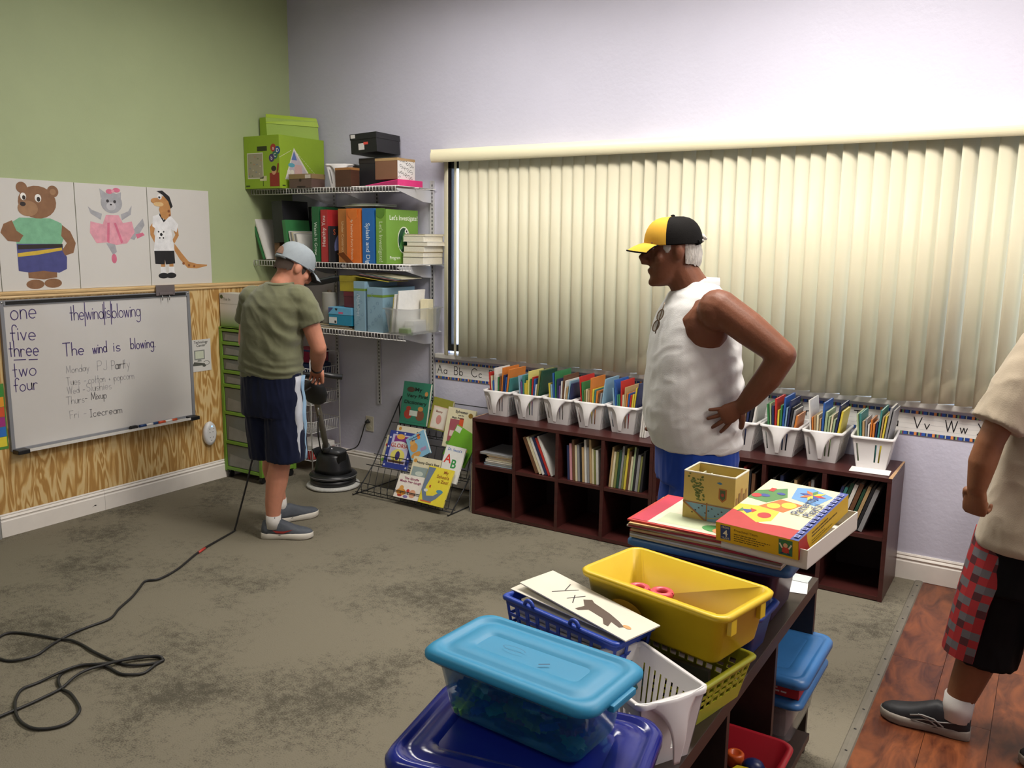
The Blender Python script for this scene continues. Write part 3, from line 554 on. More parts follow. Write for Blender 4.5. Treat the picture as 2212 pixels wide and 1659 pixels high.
def fill_basket(bx, where, cols, big=()):
    for i, (dx, th, ln) in enumerate(fan(len(cols), .108, -.1, .13)):
        cn = cols[i]; h = rnd.uniform(.2, .255) if i not in big else rnd.uniform(.275, .295); dp = rnd.uniform(.13, .17) if h < .23 else rnd.uniform(.165, .19)
        put_book(cn, th, dp, h, bx - .054 + dx, -.247, .606, lean=ln, label='%s picture book standing in the %s' % (cn, where), group='books in the white baskets')
W_ = ['white basket %s from the wire book rack' % o for o in ORD[:5]] + ['white handled basket %s from the slotted end basket' % o for o in ('third', 'second', 'first')] + ['slotted end basket']
sets = [(['red', 'cream', 'blue', 'white', 'white', 'green', 'brown', 'orange', 'navy', 'blue', 'orange', 'teal'], (3, 7, 10)), (['light blue', 'purple', 'teal', 'yellow', 'yellow', 'pale yellow', 'green', 'red', 'blue', 'white', 'olive', 'dark green'], (5, 10, 11)),
        (['yellow', 'light blue', 'blue', 'green', 'navy', 'purple', 'white', 'brown', 'white', 'tan', 'light blue', 'navy'], (2, 3, 7)), (['red', 'green', 'olive', 'cream', 'tan', 'orange', 'yellow', 'teal', 'orange', 'brown', 'grey', 'light blue'], (0, 5, 11)),
        (['light blue', 'blue', 'teal', 'green', 'red', 'cream', 'tan', 'orange', 'blue', 'red', 'yellow', 'yellow', 'navy'], (1, 4, 12)), (['light blue', 'dark green', 'green', 'teal', 'brown', 'tan', 'navy', 'black', 'white'], (8,)),
        (['green', 'pale green', 'navy', 'red', 'yellow', 'green', 'blue', 'light blue', 'navy', 'black', 'grey', 'orange'], (3, 6, 8)), (['white', 'orange', 'tan', 'cream', 'tan', 'blue', 'pale green', 'pale green', 'cream', 'pale green', 'navy', 'yellow'], (0, 5, 10)),
        (['pale green', 'teal', 'tan', 'grey', 'white', 'orange', 'orange', 'navy', 'teal', 'tan', 'yellow', 'grey', 'grey'], (8, 11, 12))]
for bxx, wh, (cs, bg) in zip(bx_ + [4.095], W_, sets): fill_basket(bxx, wh, cs, bg)
# loose things on the shelf top
one('paper_sheet', MB().box(-.09, .085, -.05, .05, 0, .0008), mat('paper_white', 'e0ddda', .6), 'loose white paper sheet under the slotted end basket', 'paper', (4.11, -.31, .5985), .05)
for i in range(3): put_book('white', .009, .2, .25, 2.925 + i*.0125, -.3, .5992, lean=.08, label='white folder leaning beside the fifth white book basket', group='white folders on the shelf', name='folder')
# books in the cubbies
def cell(ci, n, where, cols, lean, x0=.03, hr=(.19, .25), wfill=.2):
    base = (1.885 if ci < 4 else 3.053) + (ci % 4) * .2865 + .02
    for i, (dx, th, _) in enumerate(fan(n, wfill, 0, 0)):
        cn = cols[i % len(cols)]; h = min(rnd.uniform(*hr), .252 / math.cos(lean) - th * abs(math.sin(lean)))
        put_book(cn, th * .9 * math.cos(lean), rnd.uniform(.17, .23), h, base + x0 + dx, -.375, .3142 + max(0, math.sin(lean) * th), lean=lean,
                 label='%s thin book shelved in the %s' % (cn, where), group='books in the cube shelf')
for k, (cn, dw, dd, th) in enumerate([('light blue', .2, .25, .012), ('grey', .19, .24, .01), ('white', .19, .23, .012), ('cream', .18, .24, .009), ('brown', .17, .22, .012), ('tan', .18, .23, .008), ('grey', .23, .25, .01)]):
    z = .3135 + sum((.012, .01, .012, .009, .012, .008, .01)[:k]) + (.012 if k > 3 else 0) * 0
    o = MB().box(0, dw, 0, dd, 0, .0015, 0).box(0, dw, 0, dd, th - .002, th - .0005, 0).box(.003, dw - .003, .003, dd - .003, .0015, th - .002, 1)
    one('picture_book', o, [flat(CN[cn], .4), PAGE], '%s book lying in the flat stack in the top cubby nearest the book rack' % cn, 'book', (2.15 - dw, -.37, z + .0002), 0, 'books in the cube shelf')
cell(1, 6, 'second top cubby from the book rack', ['brown', 'cream', 'white', 'navy', 'red', 'white'], -.42, .125, (.22, .245), wfill=.12)
cell(2, 13, 'third top cubby from the book rack', ['navy', 'pink', 'brown', 'cream', 'grey', 'black', 'tan', 'white', 'grey', 'tan', 'cream', 'olive', 'white'], -.05, .05, (.19, .25), wfill=.2)
cell(3, 14, 'fourth top cubby from the book rack', ['tan', 'cream', 'olive', 'dark green', 'grey', 'olive', 'yellow', 'brown', 'cream', 'pale green', 'black', 'grey', 'olive', 'black'], .08, .02, (.19, .25), wfill=.2)
cell(5, 8, 'top cubby half hidden by the white-shirted person', ['brown', 'red', 'black', 'brown', 'navy', 'red', 'black', 'brown'], .02, .04, (.2, .25), wfill=.19)
cell(6, 12, 'third top cubby of the chipped shelf', ['black', 'grey', 'navy', 'grey', 'dark green', 'brown', 'tan', 'grey', 'black', 'red', 'brown', 'grey'], 0, .03, (.15, .22), wfill=.2)
cell(7, 9, 'end top cubby by the wood floor', ['navy', 'teal', 'dark green', 'white', 'brown', 'dark green', 'tan', 'black', 'grey'], .3, .005, (.21, .24), wfill=.17)
# three thin magazines against the left end of the shelf
for i in range(4): put_book(['grey', 'cream', 'grey', 'navy'][i], .006, .2, .3, 1.835 + i*.011, -.36, .001, lean=.03, label='thin %s magazine standing between the rack and the cube shelf' % ['grey', 'cream', 'grey', 'navy'][i], group='magazines beside the cube shelf', name='magazine')
# ================================================================ CORNER: WIRE SHELVES ON STANDARDS
WIRE = mat('white_coated_wire', 'd4d3d0', .4); STD = mat('white_standard', 'b9b8ba', .45)
for i, (x, zb) in enumerate([(.42, .495), (.815, .5), (1.285, .5)]):
    t = thing('shelf_standard', 'white slotted metal shelf standard on the lavender wall, %s' % ['behind the floor polisher', 'above the wall outlet', 'beside the window'][i], 'standard', (x, 0, zb), 0)
    H = 2.02 - zb; part('channel', MB().box(-.013, .013, -.009, -.0005, 0, H).box(-.0145, -.012, -.0125, -.0005, 0, H).box(.012, .0145, -.0125, -.0005, 0, H), STD, t)
    sl = MB()
    for k in range(int(H / .025)): sl.box(-.0035, .0035, -.0097, -.0088, .008 + k*.025, .022 + k*.025)
    tag(part('slots', sl, DARK, t), kind='stuff')
def wire_shelf(z, x1, label):
    t = thing('wire_shelf', label, 'shelf', (0, 0, z)); Y = -.378
    for nm, y, zz in (('front_rail', Y, 0), ('lip_rail', Y - .001, -.034), ('middle_rail', Y * .5, -.004), ('back_rail', -.014, -.004)): part(nm, MB().tube([(.004, y, zz), (x1, y, zz)], .0032, 6), WIRE, t)
    wm = MB().tube([(0, -.012, 0), (0, Y - .002, .001), (0, Y - .004, -.006), (0, Y - .003, -.034)], .0019, 5).mesh('wire', WIRE)
    n = int((x1 - .01) / .0262)
    for k in range(n + 1): obj('wire', wm, t, (.006 + k*.0262, 0, 0))
    br = MB().prism(frame((-.002, 0, 0), (0, -1, 0), (0, 0, 1)), [(.013, -.012), (.36, -.012), (.36, -.022), (.1, -.085), (.013, -.09)], -.0035 if False else .0035)
    bm_ = br.mesh('bracket', STD)
    for x in (.42, .815, 1.285): obj('bracket', bm_, t, (x, 0, 0))
    return t
ZA, ZB, ZC = 1.968, 1.487, 1.052
wire_shelf(ZA, 1.318, 'top white wire shelf holding the green carton and shoe boxes'); wire_shelf(ZB, 1.405, 'middle white wire shelf holding the coloured kit boxes'); wire_shelf(ZC, 1.36, 'bottom white wire shelf holding the clear bin and blue boxes')
def carton(name, label, cat, x0, x1, y0, y1, z0, h, col, lid=0, lidcol=None, rot=0, bevel=.0015, group=None, rough=.5, body='box_body'):
    t = thing(name, label, cat, (x0, y0, z0), rot, group); w, d = x1 - x0, y1 - y0
    m = col if not isinstance(col, str) else flat(col, rough)
    part(body, MB().box(0, w, 0, d, 0.0002, h - (lid and .001)), m, t, bevel)
    if lid: part('box_lid', MB().box(-.002, w + .002, -.002, d + .002, h - lid, h + .002), flat(lidcol or col, rough) if isinstance(lidcol or col, str) else col, t, bevel)
    t['w'], t['d'], t['h'] = w, d, h
    return t, frame((0, -.0021 if lid else -.0002, 0), (1, 0, 0), (0, 0, 1)), frame((w + (.0021 if lid else .0002), 0, 0), (0, 1, 0), (0, 0, 1))
def clean(t):
    for k in ('w', 'd', 'h'): del t[k]
def dwn(o, e=.0003): return frame(o, (0, 0, -1), (1, 0, 0))
def upw(o): return frame(o, (0, 0, 1), (-1, 0, 0))
SA, SB, SC = ZA + .0022, ZB + .0022, ZC + .0022
LIME = mat('lime_carton', '8fae2a', .5, var=.05, scale=4)
# green carton
t, F, G = carton('kit_carton', 'large lime green kit carton with hand hole on the top wire shelf', 'box', .004, .345, -.432, -.02, SA, .345, LIME); clean(t)
part('hand_hole', MB().poly(F, rect(.13, .245, .225, .275)), flat('2c3310'), t)
m = MB(); m.poly(F, rect(.03, .065, .185, .235), m=0).poly(F, rect(.036, .071, .179, .229), h=.0006, m=1)
for k in range(14): m.poly(F, rect(.04 + (k * 31 % 13) * .01, .08 + (k * 17 % 11) * .0125, .052 + (k * 31 % 13) * .01, .088 + (k * 17 % 11) * .0125), h=.0008, m=2 + k % 4)
part('street_picture', m, [flat('d9d6c6'), flat('a39a86'), flat('7d8a9a'), flat('b98a6a'), flat('c9c2ae'), flat('6f7f5a')], t)
m = MB()
for k, (cx, cz, ch) in enumerate([(.285, .262, 'a'), (.325, .245, 'D'), (.3, .215, 'C'), (.268, .197, 'b')]): m.poly(F, circ(cx, cz, .026), m=k, h=.0005 + k * .0001).text(F, ch, .035, cx, cz - .012, align='CENTER', m=4, h=.001, bold=.01)
part('letter_balloons', m, [flat('a8322c'), flat('24508a'), flat('2f6a5a'), flat('4a2f6a'), flat('e9e6dc')], t)
m = MB().poly(F, rect(.245, .012, .335, .1), m=0).poly(F, circ(.285, .115, .022, .028), h=.0005, m=1).poly(F, circ(.285, .128, .024, .018), h=.0006, m=2).poly(F, [(.3, .06), (.33, .12), (.335, .16), (.322, .16), (.31, .1)], h=.0006, m=0)
part('child_picture', m, [flat('8e2a22'), flat('d09a78'), flat('2a1c18')], t)
m = MB().poly(F, rect(.15, .05, .215, .082), m=0).poly(F, rect(.178, .015, .184, .05), m=1).poly(F, rect(.01, .012, .05, .022), m=1); part('sign_post_print', m, [flat('cfc9a0'), flat('3a4a1a')], t)
m = MB().poly(G, [(.045, .06), (.3, .06), (.13, .27)], m=0).poly(G, [(.06, .066), (.28, .066), (.13, .25)], h=.0006, m=1).poly(G, [(.105, .19), (.155, .19), (.13, .25)], h=.0008, m=2).poly(G, circ(.105, .155, .03, .014), h=.0008, m=3).poly(G, rect(.13, .08, .2, .16), h=.0007, m=4).poly(G, circ(.08, .11, .016), h=.0009, m=0).poly(G, circ(.11, .11, .016), h=.0009, m=0)
part('playhouse_picture', m, [flat('d6d3c4'), flat('b9b0b8'), flat('5a6fa8'), flat('5a9fb0'), flat('c7a5a0')], t)
m = MB()
for k in range(9): m.stroke(G, [(.0 + k*.012, .2 + k*.006), (.008 + k*.012, .203 + k*.006)], .003).stroke(G, [(.16 + k*.018, .235 - k*.014), (.17 + k*.018, .227 - k*.014)], .003)
part('dashed_line', m, flat('d9d8b8'), t)
part('corner_logo', lines(MB(), G, .02, .014, .05, 1, .01, .009), flat('3a4a1a'), t)
# lid standing on it
t = thing('carton_lid', 'folded lime green carton lid standing on the big kit carton', 'lid', (.02, -.3, SA + .3455))
l = MB().hexa([(0, 0, 0), (.07, 0, 0), (.29, .27, 0), (.2, .27, 0), (0, 0, .14), (.06, .0, .14), (.28, .27, .13), (.2, .27, .13)])
part('lid_panel', l, LIME, t, .001); part('lid_flap', MB().hexa([(.062, -.002, .1), (.066, -.002, .1), (.292, .27, .09), (.288, .27, .09), (.04, .02, .165), (.045, .02, .165), (.27, .268, .15), (.266, .268, .15)]), mat('lime_flap', 'a6c338', .5), t)
# small shoe box
t, F, G = carton('shoe_box', 'small taupe brown shoe box in front of the lime green carton', 'box', .385, .592, -.39, -.27, SA, .088, '5f4a44', .03, '8a7350'); clean(t)
part('box_print', MB().poly(F, circ(.105, .05, .01)).poly(F, rect(.075, .004, .15, .012)), flat('2a1e1a'), t); part('size_label', MB().poly(F, rect(.15, .06, .2, .084)), flat('c9c0b4'), t)
# white basket among the boxes
t = thing('book_basket', 'white handled basket stuffed with papers on the top wire shelf', 'basket', (.675, -.16, SA), .45, 'white book baskets'); obj('basket_body', BM, t); obj('pull_handle', TM, t)
t, F, G = carton('wooden_box', 'dark brown wood grain box with lighter rim on the top wire shelf', 'box', .795, .93, -.384, -.305, SA, .118, mat('dark_wood_box', '4c2f22', .5, var=.2, scale=4, stretch=(1, 1, 9)), 0, bevel=.001); clean(t)
part('light_rim', MB().box(-.001, .136, -.001, .08, .104, .1185), flat('9a6b3c'), t)
t = thing('shoe_box', 'black shoe box tilted on top of the pile on the top wire shelf', 'box', (.86, -.3, 2.178), .12, 'shoe boxes'); t.rotation_euler = (.0, -.06, .1)
part('box_body', MB().box(0, .2, 0, .26, 0, .09), flat('1a1a1c', .4), t, .001); part('box_lid', MB().box(-.003, .203, -.003, .263, .085, .122), flat('1d1d1f', .4), t, .001)
part('size_label', MB().poly(frame((0, -.0034, 0), (1, 0, 0), (0, 0, 1)), rect(.005, .095, .04, .117), m=0).poly(frame((0, -.0004, 0), (1, 0, 0), (0, 0, 1)), rect(.06, .02, .105, .06), m=0).poly(frame((0, -.0005, 0), (1, 0, 0), (0, 0, 1)), rect(.1, .05, .135, .066), m=1), [flat('c9c6c2'), flat('c8453a')], t)
tbx = carton('lidded_box', 'black lidded keepsake box under the tilted black shoe box', 'box', .88, 1.05, -.25, -.05, SA, .183, '222024', .03, '2a2426', .1)[0]; clean(tbx)
KR = mat('brown_kraft_box', '7a5640', .6, var=.06, scale=5)
t = thing('keepsake_box', 'brown square box with black doodle pattern sides beside the dark wooden box', 'box', (1.085, -.33, 2.012), .0); part('box_body', MB().box(0, .18, 0, .17, 0, .125), KR, t, .001)
part('light_rim', MB().box(-.001, .181, -.001, .171, .112, .128), flat('a98a60'), t)
G = frame((.1803, 0, 0), (0, 1, 0), (0, 0, 1)); m = MB().poly(G, rect(.0, .0, .17, .127), m=0)
for k in range(26):
    cx, cz = .02 + (k * 53 % 13) * .0108, .012 + (k * 29 % 11) * .0102; m.stroke(G, arc(cx, cz, .009, .007, k * 40, k * 40 + 250, 7), .0028, m=1, h=.0006)
part('doodle_paper', m, [flat('dcd9d6'), flat('26242a')], t)
t = thing('ring_binder', 'bright pink binder lying under the brown doodle box on the top wire shelf', 'binder', (1.02, -.352, SA), 0); part('binder_cover', MB().hexa([(0, 0, 0), (.27, .0, 0), (.27, .24, 0), (0, .24, 0), (0, 0, .006), (.27, 0, .04), (.27, .24, .04), (0, .24, .006)]), flat('d8327a', .35), t, .003); part('binder_pages', MB().hexa([(.03, -.0005, .003), (.262, -.0005, .004), (.262, .23, .004), (.03, .23, .003), (.03, -.0005, .006), (.262, -.0005, .034), (.262, .23, .034), (.03, .23, .006)]), flat('a82a60'), t)
# ---- middle shelf: coloured kit boxes
def kit(name, label, x0, x1, col, h, title, tcol, up=False, y0=-.365, y1=-.05, off=.03, size=None, z0=SB):
    t, F, G = carton(name, label, 'box', x0, x1, y0, y1, z0, h, col, bevel=.002, group='kit boxes on the middle wire shelf'); clean(t)
    w = x1 - x0; s_ = size or min(.05, w * .55)
    if title:
        fr = upw((w * .66, -.0003, off)) if up else dwn((w * .32, -.0003, h - off))
        part('spine_title', MB().text(fr, title, s_, 0, 0, bold=.008, sx=.95), flat(tcol), t)
    return t, F, G
kit('kit_box', 'dark green kit box with white spine title, beside the red kit box', .559, .625, '1c5c34', .36, 'Watch It Grow', 'cfdccf', size=.036, off=.1)
t, F, G = kit('kit_box', 'red kit box with white spine title on the middle wire shelf', .638, .70, 'a82a2c', .34, 'Healthy You', 'e3d5d0', up=True, off=.1, size=.042)
t = put_book('black', .014, .25, .235, .712, -.372, SB, label='black planet book leaning between the red and orange kit boxes', group='kit boxes on the middle wire shelf', name='hardcover_book')
part('planet_picture', MB().poly(frame((.0143, 0, 0), (0, 1, 0), (0, 0, 1)), circ(.13, .1, .09, .1, 24)[:14]).text(frame((.0143, 0, 0), (0, 1, 0), (0, 0, 1)), 'S', .05, .03, .18, m=1, h=.0006), [flat('6a6f9a'), flat('b8552f')], t)
kit('kit_box', 'tan orange kit box with raised title, behind the orange kit box', .77, .862, 'a86a30', .345, 'Under Construction', 'dcb98a', size=.03, off=.08, y0=-.34)
t, F, G = kit('kit_box', 'bright orange kit box with open flaps on the middle wire shelf', .866, .985, 'cf6a26', .345, 'My Feathery Furry Friends', 'e9c7a8', size=.026, off=.06)
part('open_flap', MB().hexa([(.0, -.001, .0), (.06, -.001, .0), (.06, -.003, .0), (.0, -.003, .0), (-.035, -.05, .06), (.03, -.06, .07), (.03, -.062, .07), (-.035, -.052, .06)]), flat('a85a26'), t)
part('rounded_flap', MB().prism(frame((.02, -.004, .32), (1, 0, 0), (0, -.15, 1)), [(0, .02), (0, -.02), (.02, -.045), (.05, -.05), (.075, -.03), (.08, .02)], .003), flat('d8762e'), t)
kit('kit_box', 'blue kit box with white spine title, between the orange and green kit boxes', 1.0, 1.10, '1f62a8', .345, 'Splash and Dig', 'd5e0ea', size=.046, off=.09)
LG = mat('investigate_green', '6f9a38', .45, var=.04, scale=5)
t, F, G = kit('kit_box', 'light green kit box with crocodile emblem facing out on the middle wire shelf', 1.115, 1.2, LG, .34, "Let's Investigate!", 'c2d5a8', size=.04, off=.075)
part('cover_title', MB().text(G, "Let's Investigate!", .042, .03, .275, bold=.01), flat('e6ebdc'), t)
part('program_lettering', MB().text(G, 'Program', .03, .03, .03, bold=.01), flat('dde5cf'), t)
m = MB().poly(G, circ(.17, .15, .062, .085, 28), m=0).poly(G, circ(.17, .15, .055, .078, 28), h=.0006, m=1).poly(G, [(.12, .1), (.15, .16), (.17, .2), (.2, .215), (.21, .2), (.185, .18), (.17, .13), (.15, .085)], h=.0008, m=2).poly(G, circ(.195, .205, .016), h=.001, m=3).poly(G, circ(.197, .206, .007), h=.0012, m=4)
part('crocodile_emblem', m, [flat('dce2cf'), flat('1d4a32'), flat('4f8a4a'), flat('e8e8e0'), flat('1a1a1a')], t)
part('rounded_flap', MB().prism(frame((.01, -.004, .325), (1, 0, 0), (0, -.15, 1)), [(0, .02), (0, -.025), (.018, -.042), (.04, -.042), (.06, -.02), (.07, .02)], .003), flat('5d8a2e'), t)
# stack of white paged books at the shelf end
zz = SB
for k, (th, cn, dx, ov) in enumerate([(.046, 'grey', 0, 0), (.03, 'cream', -.01, .012), (.04, 'tan', .0, .008), (.026, 'white', .004, .03), (.036, 'white', .004, .0), (.012, 'cream', .004, .01)]):
    b = MB().box(0, .165, 0, .205, 0, .002, 0).box(0, .165, 0, .205, th - .003, th - .001, 0).box(.002, .163, .002, .203, .002, th - .003, 1)
    one('thick_book', b, [flat(CN[cn], .5), PAGE], '%s thick book, %s in the stack at the end of the middle wire shelf' % (cn, ['lowest', 'second up', 'third up', 'fourth up', 'fifth up', 'topmost'][k]), 'book', (1.222 + dx + ov, -.235, zz + .0005), 0, 'thick books stacked on the wire shelf'); zz += th
# leaning things at the left end
o = put_book('green', .014, .22, .3, .075, -.36, SB + .004, lean=-.38, label='green folder leaning against the green wall on the middle shelf', group='leaning books on the middle wire shelf', name='folder')
o = put_book('white', .01, .22, .3, .1, -.355, SB + .004, lean=-.38, label='white folder leaning behind the green folder on the middle shelf', group='leaning books on the middle wire shelf', name='folder')
o = put_book('black', .1, .24, .28, .17, -.34, SB + .12, lean=-.06, label='black box file propped up beside the leaning green folder', group='leaning books on the middle wire shelf', name='box_file')
o = put_book('brown', .05, .2, .12, .16, -.33, SB + .001, lean=0, label='brown box under the propped black box file', group='leaning books on the middle wire shelf', name='small_box')
o = put_book('green', .03, .22, .27, .315, -.37, SB + .004, lean=-.12, label='bright green slim box between the black file and the magazines', group='leaning books on the middle wire shelf', name='slim_box')
for k in range(6): put_book(['white', 'grey', 'cream', 'white', 'grey', 'white'][k], .009, .21, .2 - k*.004, .375 + k*.013, -.36, SB + .004, lean=-.22, label='%s magazine leaning beside the dark green kit box' % ['white', 'grey', 'cream', 'white', 'grey', 'white'][k], group='magazines on the middle wire shelf', name='magazine')
t, F, G = carton('storage_box', 'black storage box with white label behind the leaning magazines', 'box', .29, .54, -.13, -.025, SB, .37, '1f2022', .0); clean(t); part('blank_label', MB().poly(F, rect(.03, .27, .12, .36)), flat('b9b8b2'), t)
one('red_pouch', MB().ball((0, 0, .028), (.05, .03, .028), 14), mat('red_vinyl', 'b02a26', .4), 'shiny red pouch lying in front of the leaning magazines', 'pouch', (.4, -.395, SB))
# papers lying across the kit boxes
for k in range(4): one('paper_sheet', MB().box(0, .3 - k*.03, 0, .2, 0, .004), flat(['9aa68a', 'c9cbc2', '7d8f72', 'b9bdb4'][k]), '%s paper sheets lying across the kit boxes on the middle shelf' % ['sage', 'pale grey', 'green', 'grey'][k], 'paper', (.74 + k*.03, -.27, SB + .362 + k*.0045), -.05 + k*.03, 'papers on the kit boxes')
# ---- bottom shelf
t, F, G = carton('shoe_box', 'bright blue shoe box under the maroon box on the bottom wire shelf', 'box', .70, .905, -.372, -.09, SC + .026, .115, '1b7ea0', .045, '5fa3c8'); clean(t)
part('size_label', MB().poly(F, rect(.005, .01, .075, .052), m=0).poly(F, rect(.053, .014, .07, .03), h=.0006, m=1), [flat('cfd2d2'), flat('23252a')], t)
part('heart_print', MB().poly(F, [(.07, .092), (.083, .108), (.075, .112), (.07, .108), (.065, .112), (.057, .108)], m=0).poly(F, rect(.09, .076, .13, .088), m=1).poly(F, [(0, .075), (.045, .114), (0, .114)], m=2), [flat('22262e'), flat('c2567a'), flat('4a4a78')], t)
m = MB()
for k in range(5): one('paper_folder', MB().box(0, .36 - k * .02, 0, .27, 0, .0048), flat(['b7a88a', '6f6a5e', 'c8c2b2', '4a4742', 'a89a7a'][k]), '%s folder in the flat stack under the blue shoe box' % ['manila', 'dark grey', 'cream', 'black', 'tan'][k], 'folder', (.55 + k * .01, -.365, SC + k * .005), 0, 'folders under the shoe box')
t, F, G = carton('gift_box', 'maroon box between the yellow box and the blue shoe box', 'box', .8, .905, -.33, -.15, SC + .145, .1, '5a1f2a', .03, '641f2c'); clean(t)
t, F, G = carton('gift_box', 'mustard yellow lidded box on top of the maroon box', 'box', .765, .905, -.33, -.13, SC + .2485, .1, 'a89a26', .035, 'b3a52c'); clean(t)
can = thing('paper_roll', 'grey paper towel roll standing behind the blue shoe box', 'roll', (.64, -.3, SC + .026)); part('roll_body', MB().lathe([(.048, 0), (.05, .01), (.05, .2), (.047, .21), (.014, .21)], seg=20), mat('grey_roll', '86847c', .7), can); part('core_tube', MB().lathe([(.014, .2095), (.014, .222), (.009, .222), (.009, .21)], seg=12, cap=False), flat('6a5a48'), can)
PB = mat('pale_blue_carton', '7f9fb2', .5, var=.06, scale=6)
def abc(x0, x1, h, label, title):
    t, F, G = carton('activity_carton', label, 'box', x0, x1, -.372, -.05, SC, h, PB, group='pale blue activity cartons'); clean(t); w = x1 - x0
    part('green_stripe', MB().poly(F, rect(0, h - .06, w, h - .045)).poly(G, rect(0, h - .06, .32, h - .045)), flat('6a8a34'), t)
    if title: part('spine_title', MB().text(dwn((w * .28, -.0003, h - .08)), title, .04, bold=.005), flat('b5c5d2'), t)
    m = MB()
    for k in range(9): m.stroke(F, arc(.015 + (k * 37 % 7) * (w - .03) / 7, .03 + k * .026, .009, .01, k * 50, k * 50 + 280, 8), .003)
    for k in range(14): m.stroke(G, arc(.03 + (k * 37 % 11) * .026, .03 + (k * 23 % 9) * .026, .01, .012, k * 50, k * 50 + 280, 8), .003)
    part('letter_pattern', m, flat('6a8aa2'), t); return t
abc(.925, 1.02, .32, 'pale blue activity carton with white spine title beside the yellow box', 'Alphabet'); abc(1.04, 1.17, .285, 'pale blue activity carton behind the clear plastic bin', '')
for k, (c, n) in enumerate([('c9b94a', 'yellow'), ('2a2622', 'black'), ('b98a8a', 'rose'), ('8fa8a8', 'grey blue'), ('d5cdb2', 'cream')]): one('paper_sheet', MB().hexa([(0, 0, 0), (.3, 0, -.028), (.3, .2, -.028), (0, .2, 0), (0, 0, .003), (.3, 0, -.025), (.3, .2, -.025), (0, .2, .003)]), flat(c), '%s paper sheet in the pile on the pale blue activity cartons' % n, 'paper', (.9 + k * .02, -.355 + k*.01, SC + .351 + k * .0042 + (.002 if k else 0)), 0, 'papers on the activity cartons')
for k in range(3): one('poster_sheet', MB().hexa([(0, 0, 0), (.4, 0, .075), (.4, .3, .075), (0, .3, 0), (0, 0, .003), (.4, 0, .078), (.4, .3, .078), (0, .3, .003)]), flat(['4a5560', '6a6a62', '33414a'][k]), '%s poster sheet sloping over the paper roll on the bottom wire shelf' % ['slate blue', 'grey', 'dark slate'][k], 'poster', (.34, -.37, SC + .262 + k * .0045), 0, 'posters on the bottom shelf')
CLEAR = mat('clear_plastic', 'e8edf0', .12, trans=.85, spec=.5, alpha=.45)
def open_bin(rx, ry, h, taper, wall, rim, r=.03, lip=.012):
    """tapered open bin: outer wall, rolled rim, inner wall, floor; centred, bottom at 0"""
    b = MB(); bx, by = rx * taper, ry * taper
    R = lambda x, y, z, rr: rrect(-x, x, -y, y, z, rr, 5)
    b.loft([R(bx - .006, by - .006, 0, r), R(bx, by, .008, r), R(rx, ry, h - rim, r), R(rx + lip, ry + lip, h - rim, r + lip), R(rx + lip + .002, ry + lip + .002, h - .004, r + lip), R(rx + lip - .002, ry + lip - .002, h, r + lip), R(rx - wall, ry - wall, h, r), R(bx - wall, by - wall, .009, r), R(bx - wall - .006, by - wall - .006, .004, r)])
    return b
t = thing('clear_bin', 'clear plastic bin of white papers at the end of the bottom wire shelf', 'bin', (1.315, -.245, SC)); part('bin_body', open_bin(.108, .172, .165, .88, .002, .008), CLEAR, t)
def paper_box(lab, x, y, z, w, d, h, c, rot=0, lean=0, name='paper_packet', g='papers in the clear bin'):
    o = one(name, MB().box(-w/2, w/2, -d/2, d/2, 0, h), flat(c), lab, 'paper', (x, y, z), 0, g, .001); o.rotation_euler = (0, lean, rot); return o
paper_box('white envelope packet leaning in the clear bin', 1.25, -.25, SC + .012, .012, .26, .24, 'e2e0da', 0, .12); paper_box('white card with photo windows standing in the clear bin', 1.278, -.245, SC + .012, .01, .26, .262, 'e3e1dc', 0, .1); paper_box('yellow folder standing in the clear bin', 1.236, -.245, SC + .012, .005, .25, .22, 'c9b94a', 0, .1)
paper_box('white carton lying low in the clear bin', 1.335, -.25, SC + .012, .07, .14, .07, 'dddbd6', .1); paper_box('green and white carton lying in the clear bin', 1.345, -.365, SC + .012, .07, .035, .03, '8fae6a', 0); paper_box('cream index cards standing in the clear bin', 1.345, -.145, SC + .012, .06, .06, .2, 'd8cfae', .1)
# ================================================================ OUTLET, CART, WIRE TOWER
t = thing('wall_outlet', 'ivory double wall outlet low on the lavender wall with a black plug', 'outlet', (.716, 0, .343)); IV = mat('ivory_plastic', 'cdc7b4', .35)
part('cover_plate', MB().box(-.036, .036, -.006, -.0005, -.055, .055), IV, t, .003)
for z in (.024, -.026): part('socket', MB().loft([[(p[0], y, p[1] + z) for p in circ(0, 0, .017, .015, 16)] for y in (-.0055, -.0085)][::-1]), mat('ivory_socket', 'bfb9a4', .4), t)
GRN = mat('green_cart_plastic', '6f9a34', .4, var=.05, scale=6); FROST = mat('frosted_drawer', '6a6f68', .35, spec=.4, var=.1, scale=5)
t = thing('drawer_cart', 'tall lime green framed drawer cart with smoky clear drawers against the plywood', 'drawer cart', (.012, -.712, 0)); cw, cd = .375, .31
fr_ = MB()
for x in (0, cw - .026):
    for y in (0, cd - .026): fr_.box(x, x + .026, y, y + .026, .05, 1.035)
part('cart_frame', fr_, GRN, t, .003)
lev = [.06, .245, .45, .64, .735, .835, .93, 1.02]
for z in lev:
    h = .03 if z > 1 else .022
    part('cart_rail', MB().box(.026, cw - .026, 0, .022, z, z + h).box(.026, cw - .026, cd - .022, cd, z, z + h).box(0, .022, .026, cd - .026, z, z + h).box(cw - .022, cw, .026, cd - .026, z, z + h), GRN, t, .002)
part('cart_top', MB().box(0, cw, 0, cd, 1.036, 1.05), GRN, t, .003)
